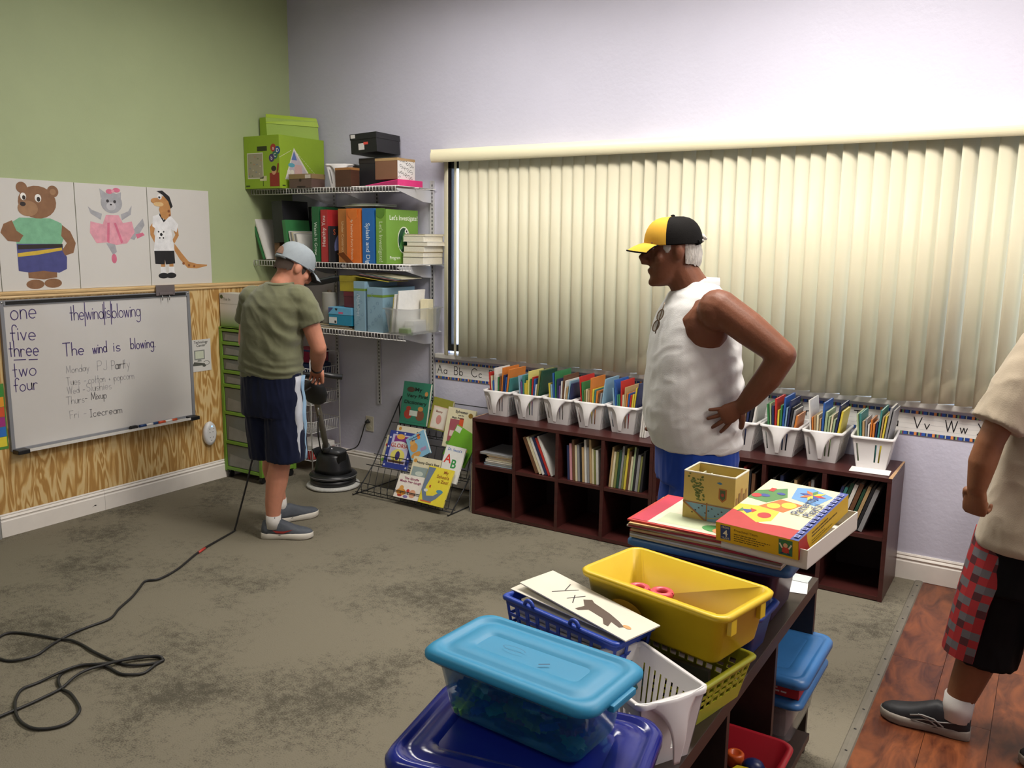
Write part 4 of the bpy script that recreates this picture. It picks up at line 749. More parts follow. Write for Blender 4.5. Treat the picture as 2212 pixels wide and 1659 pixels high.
for z0, z1 in zip(lev, lev[1:]):
    d = part('drawer', MB().hexa([(.03, .006, z0 + .024), (cw - .03, .006, z0 + .024), (cw - .03, cd - .03, z0 + .024), (.03, cd - .03, z0 + .024), (.028, .004, z1 - .006), (cw - .028, .004, z1 - .006), (cw - .028, cd - .03, z1 - .006), (.028, cd - .03, z1 - .006)]), FROST, t, .004)
    part('drawer_contents', MB().hexa([(.05, .0035, z0 + .03), (.26, .0035, z0 + .03), (.26, .004, z0 + .03), (.05, .004, z0 + .03), (.06, .0033, z0 + .03 + (z1 - z0) * .45), (.3, .0033, z0 + .03 + (z1 - z0) * .3), (.3, .004, z0 + .03 + (z1 - z0) * .3), (.06, .004, z0 + .03 + (z1 - z0) * .45)]), mat('drawer_papers', '85867e', .6, var=.15, scale=9), d)
for x in (.03, cw - .03):
    for y in (.03, cd - .03): part('caster', MB().lathe([(.02, -.011), (.024, -.006), (.024, .006), (.02, .011)], seg=14).xf(Matrix.Translation((x, y, .025)) @ Matrix.Rotation(PI/2, 4, 'Y')).box(x - .012, x + .012, y - .012, y + .012, .04, .051), DARK, t)
GRB = bpy.data.materials.new('white_green_fade'); GRB.use_nodes = True; nt = GRB.node_tree; b = nt.nodes['Principled BSDF']; tc = nn(nt, 'ShaderNodeTexCoord'); sx = nn(nt, 'ShaderNodeSeparateXYZ'); rp_ = nn(nt, 'ShaderNodeValToRGB')
nt.links.new(tc.outputs['Object'], sx.inputs[0]); nt.links.new(sx.outputs['Z'], rp_.inputs[0]); nt.links.new(rp_.outputs[0], b.inputs['Base Color']); b.inputs['Roughness'].default_value = .4
e = rp_.color_ramp.elements; e[0].position = .0; e[0].color = (*srgb('5f8a34'), 1); e[1].position = .12; e[1].color = (*srgb('d6d6d2'), 1)
t, F, G = carton('software_carton', 'white and green printed carton on top of the green drawer cart', 'box', .02, .31, -.7, -.59, 1.0502, .225, GRB); clean(t)
G0 = frame((0, -.0003, 0), (1, 0, 0), (0, 0, 1))
part('carton_lettering', MB().text(G0, 'The In', .03, .03, .175).stroke(G0, [(.0, .155), (.29, .155)], .0015), flat('7a8470'), t); part('carton_logo', MB().poly(G0, circ(.02, .2, .014)), flat('4a5a34'), t)
# white wire tower
t = thing('wire_basket_tower', 'white wire basket tower in the corner behind the green drawer cart', 'rack', (.16, -.32, 0)); tw, td = .3, .28
for x in (0, tw):
    for y in (0, td): part('post', MB().tube([(x, y, 0), (x, y, .84)] if y else [(x, y, 0), (x, y, .8), (x, y + .02, .845), (x, y + .06, .86), (x, td - .06, .86), (x, td, .84)], .0045, 6), WIRE, t)
for z in (.17, .37, .57, .75):
    p = part('basket_rim', MB().tube([(0, 0, z), (tw, 0, z), (tw, td, z), (0, td, z), (0, 0, z)], .003, 6).tube([(0.01, 0.01, z - .08), (tw - .01, .01, z - .08), (tw - .01, td - .01, z - .08), (.01, td - .01, z - .08), (.01, .01, z - .08)], .0025, 6), WIRE, t)
    w = MB()
    for k in range(1, 12):
        w.tube([(k * tw / 12, 0, z), (k * tw / 12, .01, z - .08), (k * tw / 12, td - .01, z - .08), (k * tw / 12, td, z)], .0016, 4); w.tube([(0, k * td / 12, z), (.01, k * td / 12, z - .08), (tw - .01, k * td / 12, z - .08), (tw, k * td / 12, z)], .0016, 4)
    tag(part('basket_wires', w, WIRE, p), kind='stuff')
t, F, G = carton('small_carton', 'red and white carton in the lowest basket of the wire tower', 'box', .2, .43, -.29, -.07, .0935, .1, 'a82624', .03, 'd8d5d0'); clean(t)
one('folded_cloth', MB().box(0, .24, 0, .2, 0, .1).box(.01, .23, .01, .19, .1, .2, 1), [flat('1f2a48'), flat('7a1f34')], 'dark red and navy folded cloth pile on the wire tower', 'cloth', (.19, -.28, .6725), 0, None, .012)
# ================================================================ BLACK WIRE BOOK RACK
BW_ = mat('black_wire', '1c1d20', .45, spec=.4)
t = thing('book_rack', 'black wire floor book rack with three tiers beside the cube shelf', 'rack', (0, 0, 0)); RX0, RX1 = 1.035, 1.8
def rk(name, pts, r=.0035): part(name, MB().tube(pts, r, 6), BW_, t)
tiers = [(-.5, .02), (-.31, .165), (-.13, .35)]     # front y, floor z of each tier
for x in (RX0, RX1):
    rk('side_rail', [(x, -.535, .012), (x, -.53, .004), (x, -.5, .006), (x, -.33, .165), (x, -.03, .58)], .004)
    rk('rear_leg', [(x, -.06, .54), (x, -.04, .3), (x, -.035, .005)], .004); rk('foot_rail', [(x, -.5, .006), (x, -.036, .006)], .0035)
rk('top_rail', [(RX0, -.03, .58), (RX1, -.03, .58)]); rk('rear_rail', [(RX0, -.036, .008), (RX1, -.036, .008)])
for y, z in tiers:
    for nm, yy, zz in (('tier_front_rail', y - .012, z + .07), ('tier_mid_rail', y - .008, z + .0), ('tier_floor_rail', y + .045, z), ('tier_back_rail', y + .1, z + .16)): rk(nm, [(RX0, yy, zz), (RX1, yy, zz)], .0028)
    wm = MB().tube([(0, y - .012, z + .07), (0, y - .009, z), (0, y + .045, z), (0, y + .1, z + .16)], .0022, 5).mesh('tier_wire', BW_)
    for k in range(1, 14): obj('tier_wire', wm, t, (RX0 + k * (RX1 - RX0) / 14, 0, 0))
ORIG = {'dictionary': (.205, .36), 'olive': (.19, .27), 'gold seal': (.21, .28), 'bright green': (.2, .26), 'faint cover': (.23, .235), 'star': (.215, .285), 'spotted': (.12, .24), 'nursery': (.17, .23), 'goat': (.215, .235), 'title lettering': (.215, .205), 'elephant': (.235, .29)}   # design sizes of the covers
def rack_book(label, x, y0, z0, s0, w, h, th, col, yaw=0, lean=.42, shapes=(), title=(), cols=(), extra=None, tcol='17161a'):
    """picture book leaning back on a tier with its front cover out"""
    b = thing('picture_book', label, 'book', (x, y0 + s0 * math.sin(lean), z0 + s0 * math.cos(lean)), 0, 'books on the wire rack')
    b.rotation_euler = (Matrix.Rotation(-lean, 3, 'X') @ Matrix.Rotation(yaw, 3, 'Y')).to_euler()
    m = MB().box(0, w, -th, -th + .0018, 0, h, 0).box(0, w, -.0018, 0, 0, h, 0).box(0, .002, -th, 0, 0, h, 0).box(.002, w - .003, -th + .0018, -.0018, .003, h - .003, 1)
    part('book_block', m, [flat(col, .4), PAGE], b); F = frame((0, -th - .0002, 0), (1, 0, 0), (0, 0, 1)); ow, oh = next((v for k, v in ORIG.items() if k in label), (w, h)); F = (F[0], F[1] * (w / ow), F[2] * (h / oh), F[3])
    if shapes:
        s_ = MB()
        for i, (ci, pts) in enumerate(shapes): s_.poly(F, pts, h=.0002 + i * .00008, m=ci)
        part('cover_picture', s_, [flat(c, .4) for c in cols], b)
    if title:
        s_ = MB()
        for tx, sz, px, pz in title: s_.text(F, tx, sz, px, pz, h=.0018, bold=.012)
        part('cover_title', s_, flat(tcol), b)
    return b, F
rack_book('tall green picture dictionary at the top of the wire rack', 1.11, -.15, .34, .083, .228, .285, .022, '2c7a62', 0, .22, [(0, rect(.012, .02, .19, .022)), (1, circ(.06, .085, .03, .04)), (2, circ(.15, .085, .032, .045)), (3, rect(.07, .075, .13, .12)), (1, circ(.06, .135, .018)), (4, circ(.15, .14, .02)), (5, circ(.06, .295, .03, .022)), (4, circ(.18, .27, .012, .02))],
          [('My', .045, .09, .285), ('Very First', .04, .035, .23), ('Dictionary', .04, .02, .175)], ['1f5a48', 'a83a2c', '7a4a34', 'c9d2c8', 'c08a4a', '4a3a2c'], tcol='16231e')
rack_book('olive green book with a framed cream label on the wire rack top tier', 1.343, -.15, .32, .1, .163, .21, .018, '85852e', .1, .24, [(0, rect(.02, .01, .16, .2)), (1, rect(.028, .018, .152, .192)), (2, rect(.04, .03, .14, .18)), (3, circ(.09, .09, .025, .04))], [('Bunny', .025, .05, .15)], ['d8b9a8', 'd9d2c2', 'ddd6c8', 'c98a82'], tcol='8a4a3a')
rack_book('cream picture book with pink house cover and gold seal on the wire rack', 1.504, -.2, .28, .05, .22, .258, .012, 'd9d2b0', .03, .26, [(0, rect(.03, .02, .1, .2)), (1, rect(.04, .08, .09, .12)), (2, circ(.175, .24, .017)), (3, rect(.1, .03, .13, .215)), (4, circ(.04, .03, .014))], [('Sylvester', .026, .06, .248), ('and the', .014, .085, .228), ('Magic Pebble', .017, .04, .207)], ['a0545e', 'd9c2b8', '8a6a24', 'd2552c', '5a8a3a'], tcol='3a3a44')
rack_book('bright green picture book slanting beside the cube shelf on the rack', 1.605, -.35, .2, .12, .19, .21, .01, '6aa62c', .35, .3, [(0, [(.02, .02), (.19, .02), (.19, .12), (.02, .06)]), (1, circ(.14, .05, .014)), (2, rect(.005, .21, .05, .255)), (3, circ(.15, .12, .016))], [], ['4a8a24', 'd8b03a', 'c9d2c2', 'e0c24a'])
rack_book('white picture book page with faint cover behind the purple book', 1.147, -.3, .16, .045, .233, .235, .01, 'cfc9b4', 0, .36, [(0, circ(.03, .215, .012))], [('Dot', .026, .17, .19)], ['c08a3a'])
rack_book('purple and blue star bordered picture book on the wire rack middle tier', 1.112, -.335, .13, .03, .21, .25, .012, '2b3a8a', 0, .4, [(0, rect(.03, .04, .185, .26)), (1, [(.05, .2), (.165, .2), (.165, .25), (.05, .25)]), (2, circ(.108, .1, .06, .05)), (3, circ(.1, .245, .035, .02)), (4, circ(.108, .18, .075, .03)), (5, circ(.108, .1, .02, .035)), (6, rect(.04, .045, .175, .06))] + [(7, circ(px, pz, .008, n=5)) for px, pz in ((.015, .02), (.015, .09), (.015, .16), (.015, .23), (.2, .02), (.2, .09), (.2, .16), (.2, .23), (.06, .272), (.13, .272))],
          [('GLORIA', .042, .032, .163)], ['b8b4d0', '7a2f7a', 'd8cf6a', 'd9a24a', 'd9d6d4', '3a2f6a', '4a3028', 'd2d2e2'], tcol='b02f34')
rack_book('cream spotted picture book half hidden behind the purple book', 1.07, -.32, .13, .04, .12, .2, .008, 'cfcaa8', .05, .4, [(0, circ(.02, .16, .012)), (1, circ(.018, .04, .014))], [], ['c2452c', '6a9a3a'])
rack_book('light blue nursery book slanting in the wire rack middle tier', 1.36, -.335, .15, .075, .15, .165, .018, '7fb0cc', -.58, .36, [(0, circ(.05, .12, .034, .045)), (1, circ(.05, .17, .024)), (2, rect(.1, .17, .125, .22)), (0, circ(.05, .045, .045, .025)), (3, rect(.1, .05, .15, .08))], [('The Runaway', .02, .03, .2), ('Bunny', .02, .05, .178)], ['c9924a', 'd0a05a', 'd9762c', 'a08ab0'], tcol='1f2f5a')
rack_book('cream goat picture book behind the giraffe book on the wire rack', 1.425, -.475, .06, .03, .225, .22, .01, 'cfc8aa', .0, .42, [(0, rect(.012, .01, .2, .165)), (1, circ(.07, .12, .03, .016)), (2, circ(.02, .205, .013))], [("Nanny Goat's Best", .022, .034, .19)], ['8a9a98', 'b9c2b8', 'c08a3a'])
rack_book('white alphabet picture book with red, green and blue letters on the rack', 1.64, -.475, .06, .13, .15, .225, .01, 'd6d6d2', .05, .42, [], [], [])
ABCB = bpy.context.scene.collection.objects[-1].parent
Fq = frame((0, -.0102, 0), (1, 0, 0), (0, 0, 1)); Fq = (Fq[0], Fq[1] * .9, Fq[2] * .9, Fq[3])
part('cover_letters', MB().text(Fq, 'Dr. Seuss\'s', .027, .02, .215, bold=.012, m=2).text(Fq, 'A', .085, .015, .13, bold=.02, m=0).text(Fq, 'B', .085, .075, .1, bold=.02, m=1).text(Fq, 'C', .085, .07, .02, bold=.02, m=2), [flat('c8362c'), flat('2f8a42'), flat('2a62a8')], ABCB)
rack_book('white picture book with pink title lettering on the rack front tier', 1.366, -.53, .02, .03, .2, .152, .01, 'dcd6cc', .0, .5, [(0, circ(.055, .05, .04, .03)), (1, circ(.05, .085, .018, .022)), (2, circ(.11, .07, .014)), (3, circ(.15, .05, .028, .036)), (4, circ(.1, .018, .02, .012)), (5, circ(.05, .02, .02, .01))], [('The Giraffe', .027, .05, .165), ('Made Her Laugh', .027, .02, .138)], ['c9862f', 'd09a48', 'b8322c', 'd09a7a', '7a6aa0', 'a83a2c'], tcol='8a2a5a')
rack_book('yellow picture book with a grey elephant trunk on the rack front tier', 1.572, -.545, .02, .035, .195, .235, .01, 'd6c63a', .03, .5, [(0, [(.04, .02), (.1, .01), (.15, .05), (.19, .1), (.17, .11), (.12, .07), (.06, .06), (.03, .12), (.07, .28), (.005, .28), (.0, .1)]), (1, circ(.04, .1, .018, .012)), (2, circ(.165, .11, .03, .014)), (3, rect(.06, .125, .075, .145)), (4, rect(.02, .012, .12, .022))], [('My', .036, .15, .25), ("School's", .034, .1, .212), ('a Zoo!', .034, .125, .176)], ['64748a', 'c9cbc2', '4a86a0', 'a8482c', 'c2653a'], tcol='9a5a24')
# ================================================================ FLOOR POLISHER + CORDS
BLK = mat('black_plastic', '1b1c1e', .35); RUB = mat('cord_rubber', '1d1c1c', .55)
px_, py_ = .775, -.44
t = thing('floor_polisher', 'black upright floor polisher with white pad held by the grey-capped person', 'polisher', (px_, py_, 0))
pd = MB(); pd.loft([[(math.cos(2*PI*j/40)*r*(1 + .012*math.sin(j*7.3)), math.sin(2*PI*j/40)*r*(1 + .012*math.sin(j*5.1)), z) for j in range(40)] for r, z in ((.165, .001), (.178, .008), (.176, .02), (.15, .026))]); part('polishing_pad', pd, mat('white_pad', 'b9b9b4', .95, bump=.5, bscale=90, var=.1, scale=30), t)
hd = MB().lathe([(.14, .024), (.152, .03), (.152, .058), (.14, .066)], seg=36); part('brush_ring', hd, BLK, t)
part('bumper', MB().lathe([(.138, .066), (.155, .07), (.158, .083), (.15, .096), (.13, .102)], seg=36), BLK, t); part('bumper_stripe', MB().lathe([(.1585, .08), (.16, .083), (.1585, .086)], seg=36, cap=False), mat('grey_stripe', '77787a', .4), t)
mh = MB(); mh.loft([superring(0, 0, z, a, b2, 2.6, 28) for a, b2, z in ((.125, .105, .1), (.118, .1, .13), (.108, .094, .18), (.1, .085, .215), (.085, .07, .232))]); part('motor_housing', mh, BLK, t)
part('housing_top', MB().loft([superring(.01, 0, z, a, b2, 3, 20) for a, b2, z in ((.09, .06, .23), (.085, .055, .255), (.06, .04, .262))]), mat('dark_grey_plastic', '3a3b3d', .4), t)
for s_ in (-1, 1): part('yoke', MB().hexa([(s_*.085 - .01, -.05, .16), (s_*.085 + .01, -.05, .16), (s_*.085 + .01, .03, .16), (s_*.085 - .01, .03, .16), (s_*.12 - .008, -.07, .25), (s_*.12 + .008, -.07, .25), (s_*.12 + .008, .0, .255), (s_*.12 - .008, 0, .255)]), BLK, t, .006)
part('housing_bolt', MB().ball((.02, -.03, .263), .008, 10), mat('steel', 'c9cacc', .3, metal=1), t)
HND = Vector((1.165, -1.0, .862)); base = Vector((px_ - .02, py_ - .03, .235)) - Vector((px_, py_, 0)); top = HND - Vector((px_, py_, 0))
ax = (top - base)
part('handle_tube', MB().tube([base, base + ax * .06, base + ax * .93], [.021, .019, .019], 12), mat('grey_steel_tube', '77736a', .35, metal=.6), t)
part('handle_foot', MB().tube([base - ax * .02, base + ax * .1], [.03, .026], 12), mat('dark_grey_plastic', '3a3b3d', .4), t)
c0 = base + ax * .8; part('control_housing', MB().loft([[c0 + ax.normalized() * a + Vector((math.cos(u) * r, math.sin(u) * r * .7, 0)) for u in [2*PI*j/20 for j in range(20)]] for a, r in ((-.13, .03), (-.1, .065), (-.02, .085), (.06, .075), (.11, .04), (.125, .02))]), mat('matte_black', '222427', .6), t)
part('grip_bar', MB().tube([top + Vector((-.13, -.1, -.01)), top + Vector((-.05, -.04, .004)), top, top + Vector((.05, .04, .004)), top + Vector((.14, .11, -.012))], .0165, 10), BLK, t)
part('cord_hook', MB().tube([base + ax * .62 + Vector((0, 0, 0)), base + ax * .62 + Vector((.03, -.03, .0)), base + ax * .55 + Vector((.035, -.035, 0)), base + ax * .52], .006, 8), mat('steel', 'c9cacc', .3, metal=1), t)
def smooth(pts, n=8):
    """Catmull-Rom through points"""
    P = [Vector(p) for p in pts]; P = [2*P[0] - P[1]] + P + [2*P[-1] - P[-2]]; out = []
    for i in range(1, len(P) - 2):
        for k in range(n):
            u = k / n; out.append(.5 * ((2*P[i]) + (P[i+1]-P[i-1])*u + (2*P[i-1]-5*P[i]+4*P[i+1]-P[i+2])*u*u + (3*P[i]-P[i-1]-3*P[i+1]+P[i+2])*u**3))
    return out + [P[-2]]
W0 = Vector((px_, py_, 0)); c1 = W0 + base + ax * .62
one('power_cord', MB().tube(smooth([c1 + Vector((.03, -.03, -.05)), c1 + Vector((.0, .0, -.2)), (.66, -.4, .2), (.6, -.12, .155), (.62, -.035, .17), (.66, -.03, .25), (.69, -.03, .33), (.705, -.02, .36)]), .0045, 6).tube([(.7, -.034, .352), (.716, -.012, .366)], [.008, .0165], 10), RUB, 'thin black cord running from the floor polisher to the wall outlet', 'cord')
# ================================================================ FOREGROUND BENCH WITH BINS
ESP = mat('espresso_laminate', '332823', .42, var=.15, scale=4, stretch=(8, 1, 8))
t = thing('storage_bench', 'long dark brown open storage bench loaded with plastic bins', 'bench', (3.8, -3.62, 0)); BX, BY = .418, 1.81
part('top_board', MB().box(0, BX, 0, BY, .562, .6), ESP, t, .0015)
for y in (0, .5, .93, 1.342, BY - .022): part('upright_board', MB().box(.0, BX - .002, y, y + .022, 0, .5618), ESP, t, .001)
part('lower_board', MB().box(.002, BX + .05, .0225, 1.6, .165, .187), ESP, t, .001)
part('step_upright', MB().box(BX + .001, BX + .05, 1.36, 1.382, 0, .1648), ESP, t, .001); part('step_upright', MB().box(BX + .001, BX + .05, .93, .952, 0, .1648), ESP, t, .001)
part('back_board', MB().box(-.008, -.0005, 0, BY, 0, .6), ESP, t)
def lid_mesh(rx, ry, h, r, inset=.035, groove=.004):
    R = lambda x, y, z, rr: rrect(-x, x, -y, y, z, max(rr, .004), 6)
    return MB().loft([R(rx - .004, ry - .004, 0, r), R(rx, ry, .003, r), R(rx, ry, h * .55, r), R(rx - .006, ry - .006, h * .9, r), R(rx - .014, ry - .014, h, r), R(rx - .02, ry - .02, h, r), R(rx - .024, ry - .024, h - groove, r), R(rx - inset + .006, ry - inset + .006, h - groove, r * .8), R(rx - inset, ry - inset, h - groove * .2, r * .8), R(rx - inset - .03, ry - inset - .03, h - groove * .2, r * .4), R(rx - inset - .034, ry - inset - .034, h - groove, r * .4)])
# --- far bin with puzzles on it
PURP = mat('purple_plastic', '3d2346', .35, var=.05, scale=6); SKY = mat('dusty_blue_plastic', '3f6f9e', .38, var=.05, scale=6)
t = thing('storage_bin', 'dark purple plastic bin with dusty blue lid under the puzzle boards', 'bin', (4.0, -2.135, .6005)); part('bin_body', open_bin(.2, .125, .158, .92, .003, .012), PURP, t)
part('bin_contents', MB().box(-.16, .16, -.1, .1, .03, .15), mat('magenta_cloth', '7a1f44', .7, var=.1), t, .01); part('bin_lid', lid_mesh(.242, .148, .026, .02), SKY, t, loc=(0, 0, .159))
BRD = ['c8b88e', 'd6d2c4', '9a8a6a', 'b02f34', 'c9a66a', 'd9d0b8', 'a83a3c', 'caa56a', 'b8362f']
BN = ['tan', 'white', 'brown', 'red edged', 'wooden', 'cream', 'dark red', 'light wooden', 'scarlet']
z = .7868
for k in range(9):
    th = .0062; rot = [-.04, -.04, -.03, -.04, .02, -.03, .04, .05, -.02][k]; w, d = (.225, .15) if k < 5 else (.19, .15)
    m = MB().box(-w, w, -d, d, 0, th - .0005)
    o = one('puzzle_board', m, mat('board_' + BRD[k], BRD[k], .6, var=.15, scale=9), '%s puzzle board, %s in the pile under the yellow tin' % (BN[k], ['lowest', 'second up', 'third up', 'fourth up', 'middle', 'sixth up', 'seventh up', 'second from top', 'topmost'][k]), 'puzzle', ((4.0 if k < 5 else 3.955), -2.14, z), rot, 'puzzle boards', .0008); z += th
FB = frame((-.19, -.15, .006), (1, 0, 0), (0, 1, 0)); F2 = FB
part('printed_picture', MB().poly(F2, rect(.01, .01, .36, .29), m=0).poly(F2, rect(.01, .01, .06, .29), m=1, h=.0006).poly(F2, rect(.08, .03, .22, .13), m=2, h=.0006).poly(F2, circ(.25, .06, .04, .03), m=3, h=.0008).poly(F2, circ(.27, .05, .025), m=4, h=.001), [flat('d2cdb8'), flat('b8344a'), flat('b9c2a2'), flat('4a8a4a'), flat('cf8a5a'), flat('7a2a34')], o)
ztop = z
# yellow picture tin
t = thing('picture_tin', 'square yellow cardboard bin printed with leaves and a pond, on the puzzles', 'box', (3.97, -2.118, ztop), -.03); YT = mat('yellow_print_paper', 'cdb565', .45, var=.05, scale=7)
hw, hd, H = .078, .058, .142; b = MB()
for x0, x1, y0, y1 in ((-hw, hw, -hd, -hd + .004), (-hw, hw, hd - .004, hd), (-hw, -hw + .004, -hd + .004, hd - .004), (hw - .004, hw, -hd + .004, hd - .004)): b.box(x0, x1, y0, y1, 0, H)
b.box(-hw + .004, hw - .004, -hd + .004, hd - .004, 0, .004); part('tin_wall', b, YT, t)
part('worn_rim', MB().loft([rrect(-hw - .001, hw + .001, -hd - .001, hd + .001, H - .002, .003), rrect(-hw - .001, hw + .001, -hd - .001, hd + .001, H + .002, .003), rrect(-hw + .004, hw - .004, -hd + .004, hd - .004, H + .002, .002), rrect(-hw + .004, hw - .004, -hd + .004, hd - .004, H - .002, .002)], cap=False), flat('cfc8b4'), t)
F = frame((-hw, -hd - .0002, 0), (1, 0, 0), (0, 0, 1)); m = MB().poly(F, rect(0, .0, .156, .052), m=0).poly(F, [(0, .048), (.07, .0), (.0, .0)], m=5, h=.0006).stroke(F, [(0, .05), (.156, .05)], .003, m=1, h=.0008).stroke(F, [(.002, .048), (.07, .001)], .005, m=1, h=.0009).stroke(F, [(.074, .0), (.074, .054)], .004, m=1, h=.0009).stroke(F, arc(.075, .03, .05, .02, 200, 340), .002, m=4, h=.0008)
for k in range(10): m.poly(F, circ(.03 + (k * 37 % 12) * .01, .02 + (k * 23 % 7) * .004, .003, .0018, 8), m=3, h=.001)
part('pond_picture', m, [flat('7aa2b8'), flat('9a6a3a'), flat('4f6a34'), flat('3a3028'), flat('b9b04a'), flat('c9b060')], t)
m = MB()
for k in range(70):
    u = k / 70; m.poly(F, circ(.01 + rnd.random() * (.05 - u * .03) + u * .035, .136 - u * .068 - rnd.random() * .012, .003 + rnd.random() * .0012, .0024, 7), h=.0006)
tag(part('leaf_print', m, flat('6a7a3c'), t), kind='stuff')
part('crest_print', MB().poly(F, [(.108, .105), (.132, .105), (.132, .075), (.12, .064), (.108, .075)], m=0).poly(F, [(.112, .101), (.128, .101), (.128, .077), (.12, .07), (.112, .077)], m=1, h=.0006).poly(F, circ(.12, .087, .005), m=2, h=.0008).poly(F, [(.1, .12), (.11, .124), (.118, .12), (.112, .116)], m=3), [flat('a86a34'), flat('4a5a3a'), flat('a8453a'), flat('3f7fa8')], t)
G = frame((hw + .0002, -hd, 0), (0, 1, 0), (0, 0, 1)); m = MB()
for k in range(5): m.poly(G, rect(.01 + k * .02, .05, .024 + k * .02, .08 + (k * 7 % 3) * .01), m=k % 2)
part('castle_picture', m, [flat('a8824a'), flat('8a6a40')], t)
for k, (x, c) in enumerate([(-.05, 'c5c9ad'), (-.03, 'd0cdb8'), (-.008, '9aa86a')]): one('picture_card', MB().box(-.0015, .0015, -.045, .045, 0, .118 - k * .004), flat(c), '%s cards standing inside the yellow picture tin' % ['pale green', 'cream', 'leaf green'][k], 'card', (3.97 + x, -2.118, ztop + .0045), -.03, 'cards in the tin')
# pattern game: white tray below, printed lid askew
t = thing('game_box', 'yellow and red pattern game box lid sitting askew in its white tray', 'box', (4.07, -2.37, .85), -.14)
gw, gl = .225, .345; PT = Matrix.Rotation(.13, 4, 'X')
tr_ = MB()
tw_ = .012
for x0, x1, y0, y1 in ((tw_, gw + .02, -.012, -.009), (tw_, gw + .02, gl - .003, gl), (tw_, tw_ + .003, -.009, gl - .003), (gw + .017, gw + .02, -.009, gl - .003)): tr_.box(x0, x1, y0, y1, -.001, .05)
tr_.box(tw_, gw + .02, -.012, gl, -.001, .002); tr_.xf(Matrix.Rotation(.04, 4, 'X')); part('white_tray', tr_, mat('white_card', 'd4cfc4', .6), t)
L = MB().box(0, gw, 0, gl, .0, .052); XF = Matrix.Translation((0, -.02, .02)) @ PT; L.xf(XF); part('game_lid', L, mat('game_yellow', 'd2ab22', .4), t, .001)
def fx(o, u, v): return frame(XF @ Vector(o), XF.to_3x3() @ Vector(u), XF.to_3x3() @ Vector(v))
T = fx((0, 0, .0523), (1, 0, 0), (0, 1, 0)); m = MB(); k = 0
top_sh = [(0, rect(0, 0, gw, gl)), (1, [(0, 0), (gw - .02, 0), (gw - .02, .06), (.15, .06), (.1, .05), (.03, .09), (0, .1)]), (2, [(0, .1), (.03, .09), (.09, .05), (.12, .075), (.115, .14), (.05, .15), (0, .14)]), (3, [(.05, .15), (.125, .14), (.15, .21), (.085, .22)]), (4, [(0, .19), (.06, .18), (.095, .24), (.07, .3), (0, .25)]), (5, [(.105, .24), (.18, .22), (.2, .3), (.13, .335), (.09, .32)]),
 (6, [(gw - .022, 0), (gw, 0), (gw, gl), (gw - .022, gl)]), (1, circ(.09, .1, .018)), (7, circ(.085, .17, .018)), (7, circ(.12, .19, .02)), (6, [(.02, .11), (.045, .09), (.06, .12)]), (4, [(.015, .09), (.03, .1), (.02, .12)]), (1, [(.04, .125), (.06, .12), (.055, .1)]), (1, rect(.03, .26, .045, .285)), (6, circ(.035, .225, .015, .01)), (1, circ(.015, .215, .014)), (6, circ(.07, .255, .012, .008))]
for i in range(8):
    a = i * PI / 4; c = (.148, .285); r_ = .034
    top_sh.append(([1, 7, 4, 3, 6, 3, 7, 6][i], [c, (c[0] + r_ * .6 * math.cos(a - .38), c[1] + r_ * .6 * math.sin(a - .38)), (c[0] + r_ * 1.1 * math.cos(a), c[1] + r_ * 1.1 * math.sin(a)), (c[0] + r_ * .6 * math.cos(a + .38), c[1] + r_ * .6 * math.sin(a + .38))]))
for i, (ci, pts) in enumerate(top_sh): m.poly(T, pts, h=.0002 + i * .00006, m=ci)
part('lid_picture', m, [flat('d6d0a8'), flat('b02a28'), flat('d9b82c'), flat('c9682c'), flat('4a7a40'), flat('5f8fc0'), flat('33428a'), flat('dcc23a')], t)
TT = fx((.2, .08, .0523), (0, 1, 0), (-1, 0, 0)); part('game_title', MB().text(TT, 'Playful', .036, .06, .0, h=.004, bold=.01).text(TT, 'Patterns', .036, .06, .032, h=.004, bold=.01), flat('3a4468'), t)
SQ = MB()
for k in range(13): SQ.poly(T, rect(gw - .018, .012 + k * .025, gw - .005, .028 + k * .025), h=.004, m=0).poly(T, rect(gw - .0155, .0145 + k * .025, gw - .0075, .0255 + k * .025), h=.0042, m=1)
part('spine_squares', SQ, [flat('8f97c0'), flat('33428a')], t)
Fg = fx((0, -.0003, 0), (1, 0, 0), (0, 0, 1)); m = MB().poly(Fg, rect(.014, .008, .042, .047), m=0).text(Fg, '4', .026, .028, .017, m=1, h=.0008, align='CENTER', bold=.02).text(Fg, 'FROM', .008, .028, .039, m=1, h=.0008, align='CENTER').text(Fg, 'YEARS', .008, .028, .0095, m=1, h=.0008, align='CENTER')
part('age_badge', m, [flat('1f3a78'), flat('d9d6c2')], t); m = MB().text(Fg, 'Preschool Years', .01, .052, .037)
lines(m, Fg, .052, .028, .115, 4, .006, .0022)
part('side_lettering', m, flat('5f4a1a'), t); m = MB().poly(Fg, rect(.174, .006, .21, .048), m=0).poly(Fg, rect(.183, .012, .201, .028), m=1, h=.0006).poly(Fg, circ(.192, .033, .006), m=2, h=.0008).stroke(Fg, arc(.192, .034, .011, .01, 20, 160), .0035, m=3, h=.0009).stroke(Fg, [(.183, .026), (.177, .036)], .004, m=4, h=.0009).stroke(Fg, [(.201, .026), (.207, .036)], .004, m=4, h=.0009).stroke(Fg, [(.186, .012), (.18, .01)], .004, m=5, h=.0009).stroke(Fg, [(.198, .012), (.204, .01)], .004, m=5, h=.0009)
part('square_emblem', m, [flat('2a6a52'), flat('b8362f'), flat('d2a88a'), flat('2f7a3a'), flat('dcd8d0'), flat('24345a')], t)
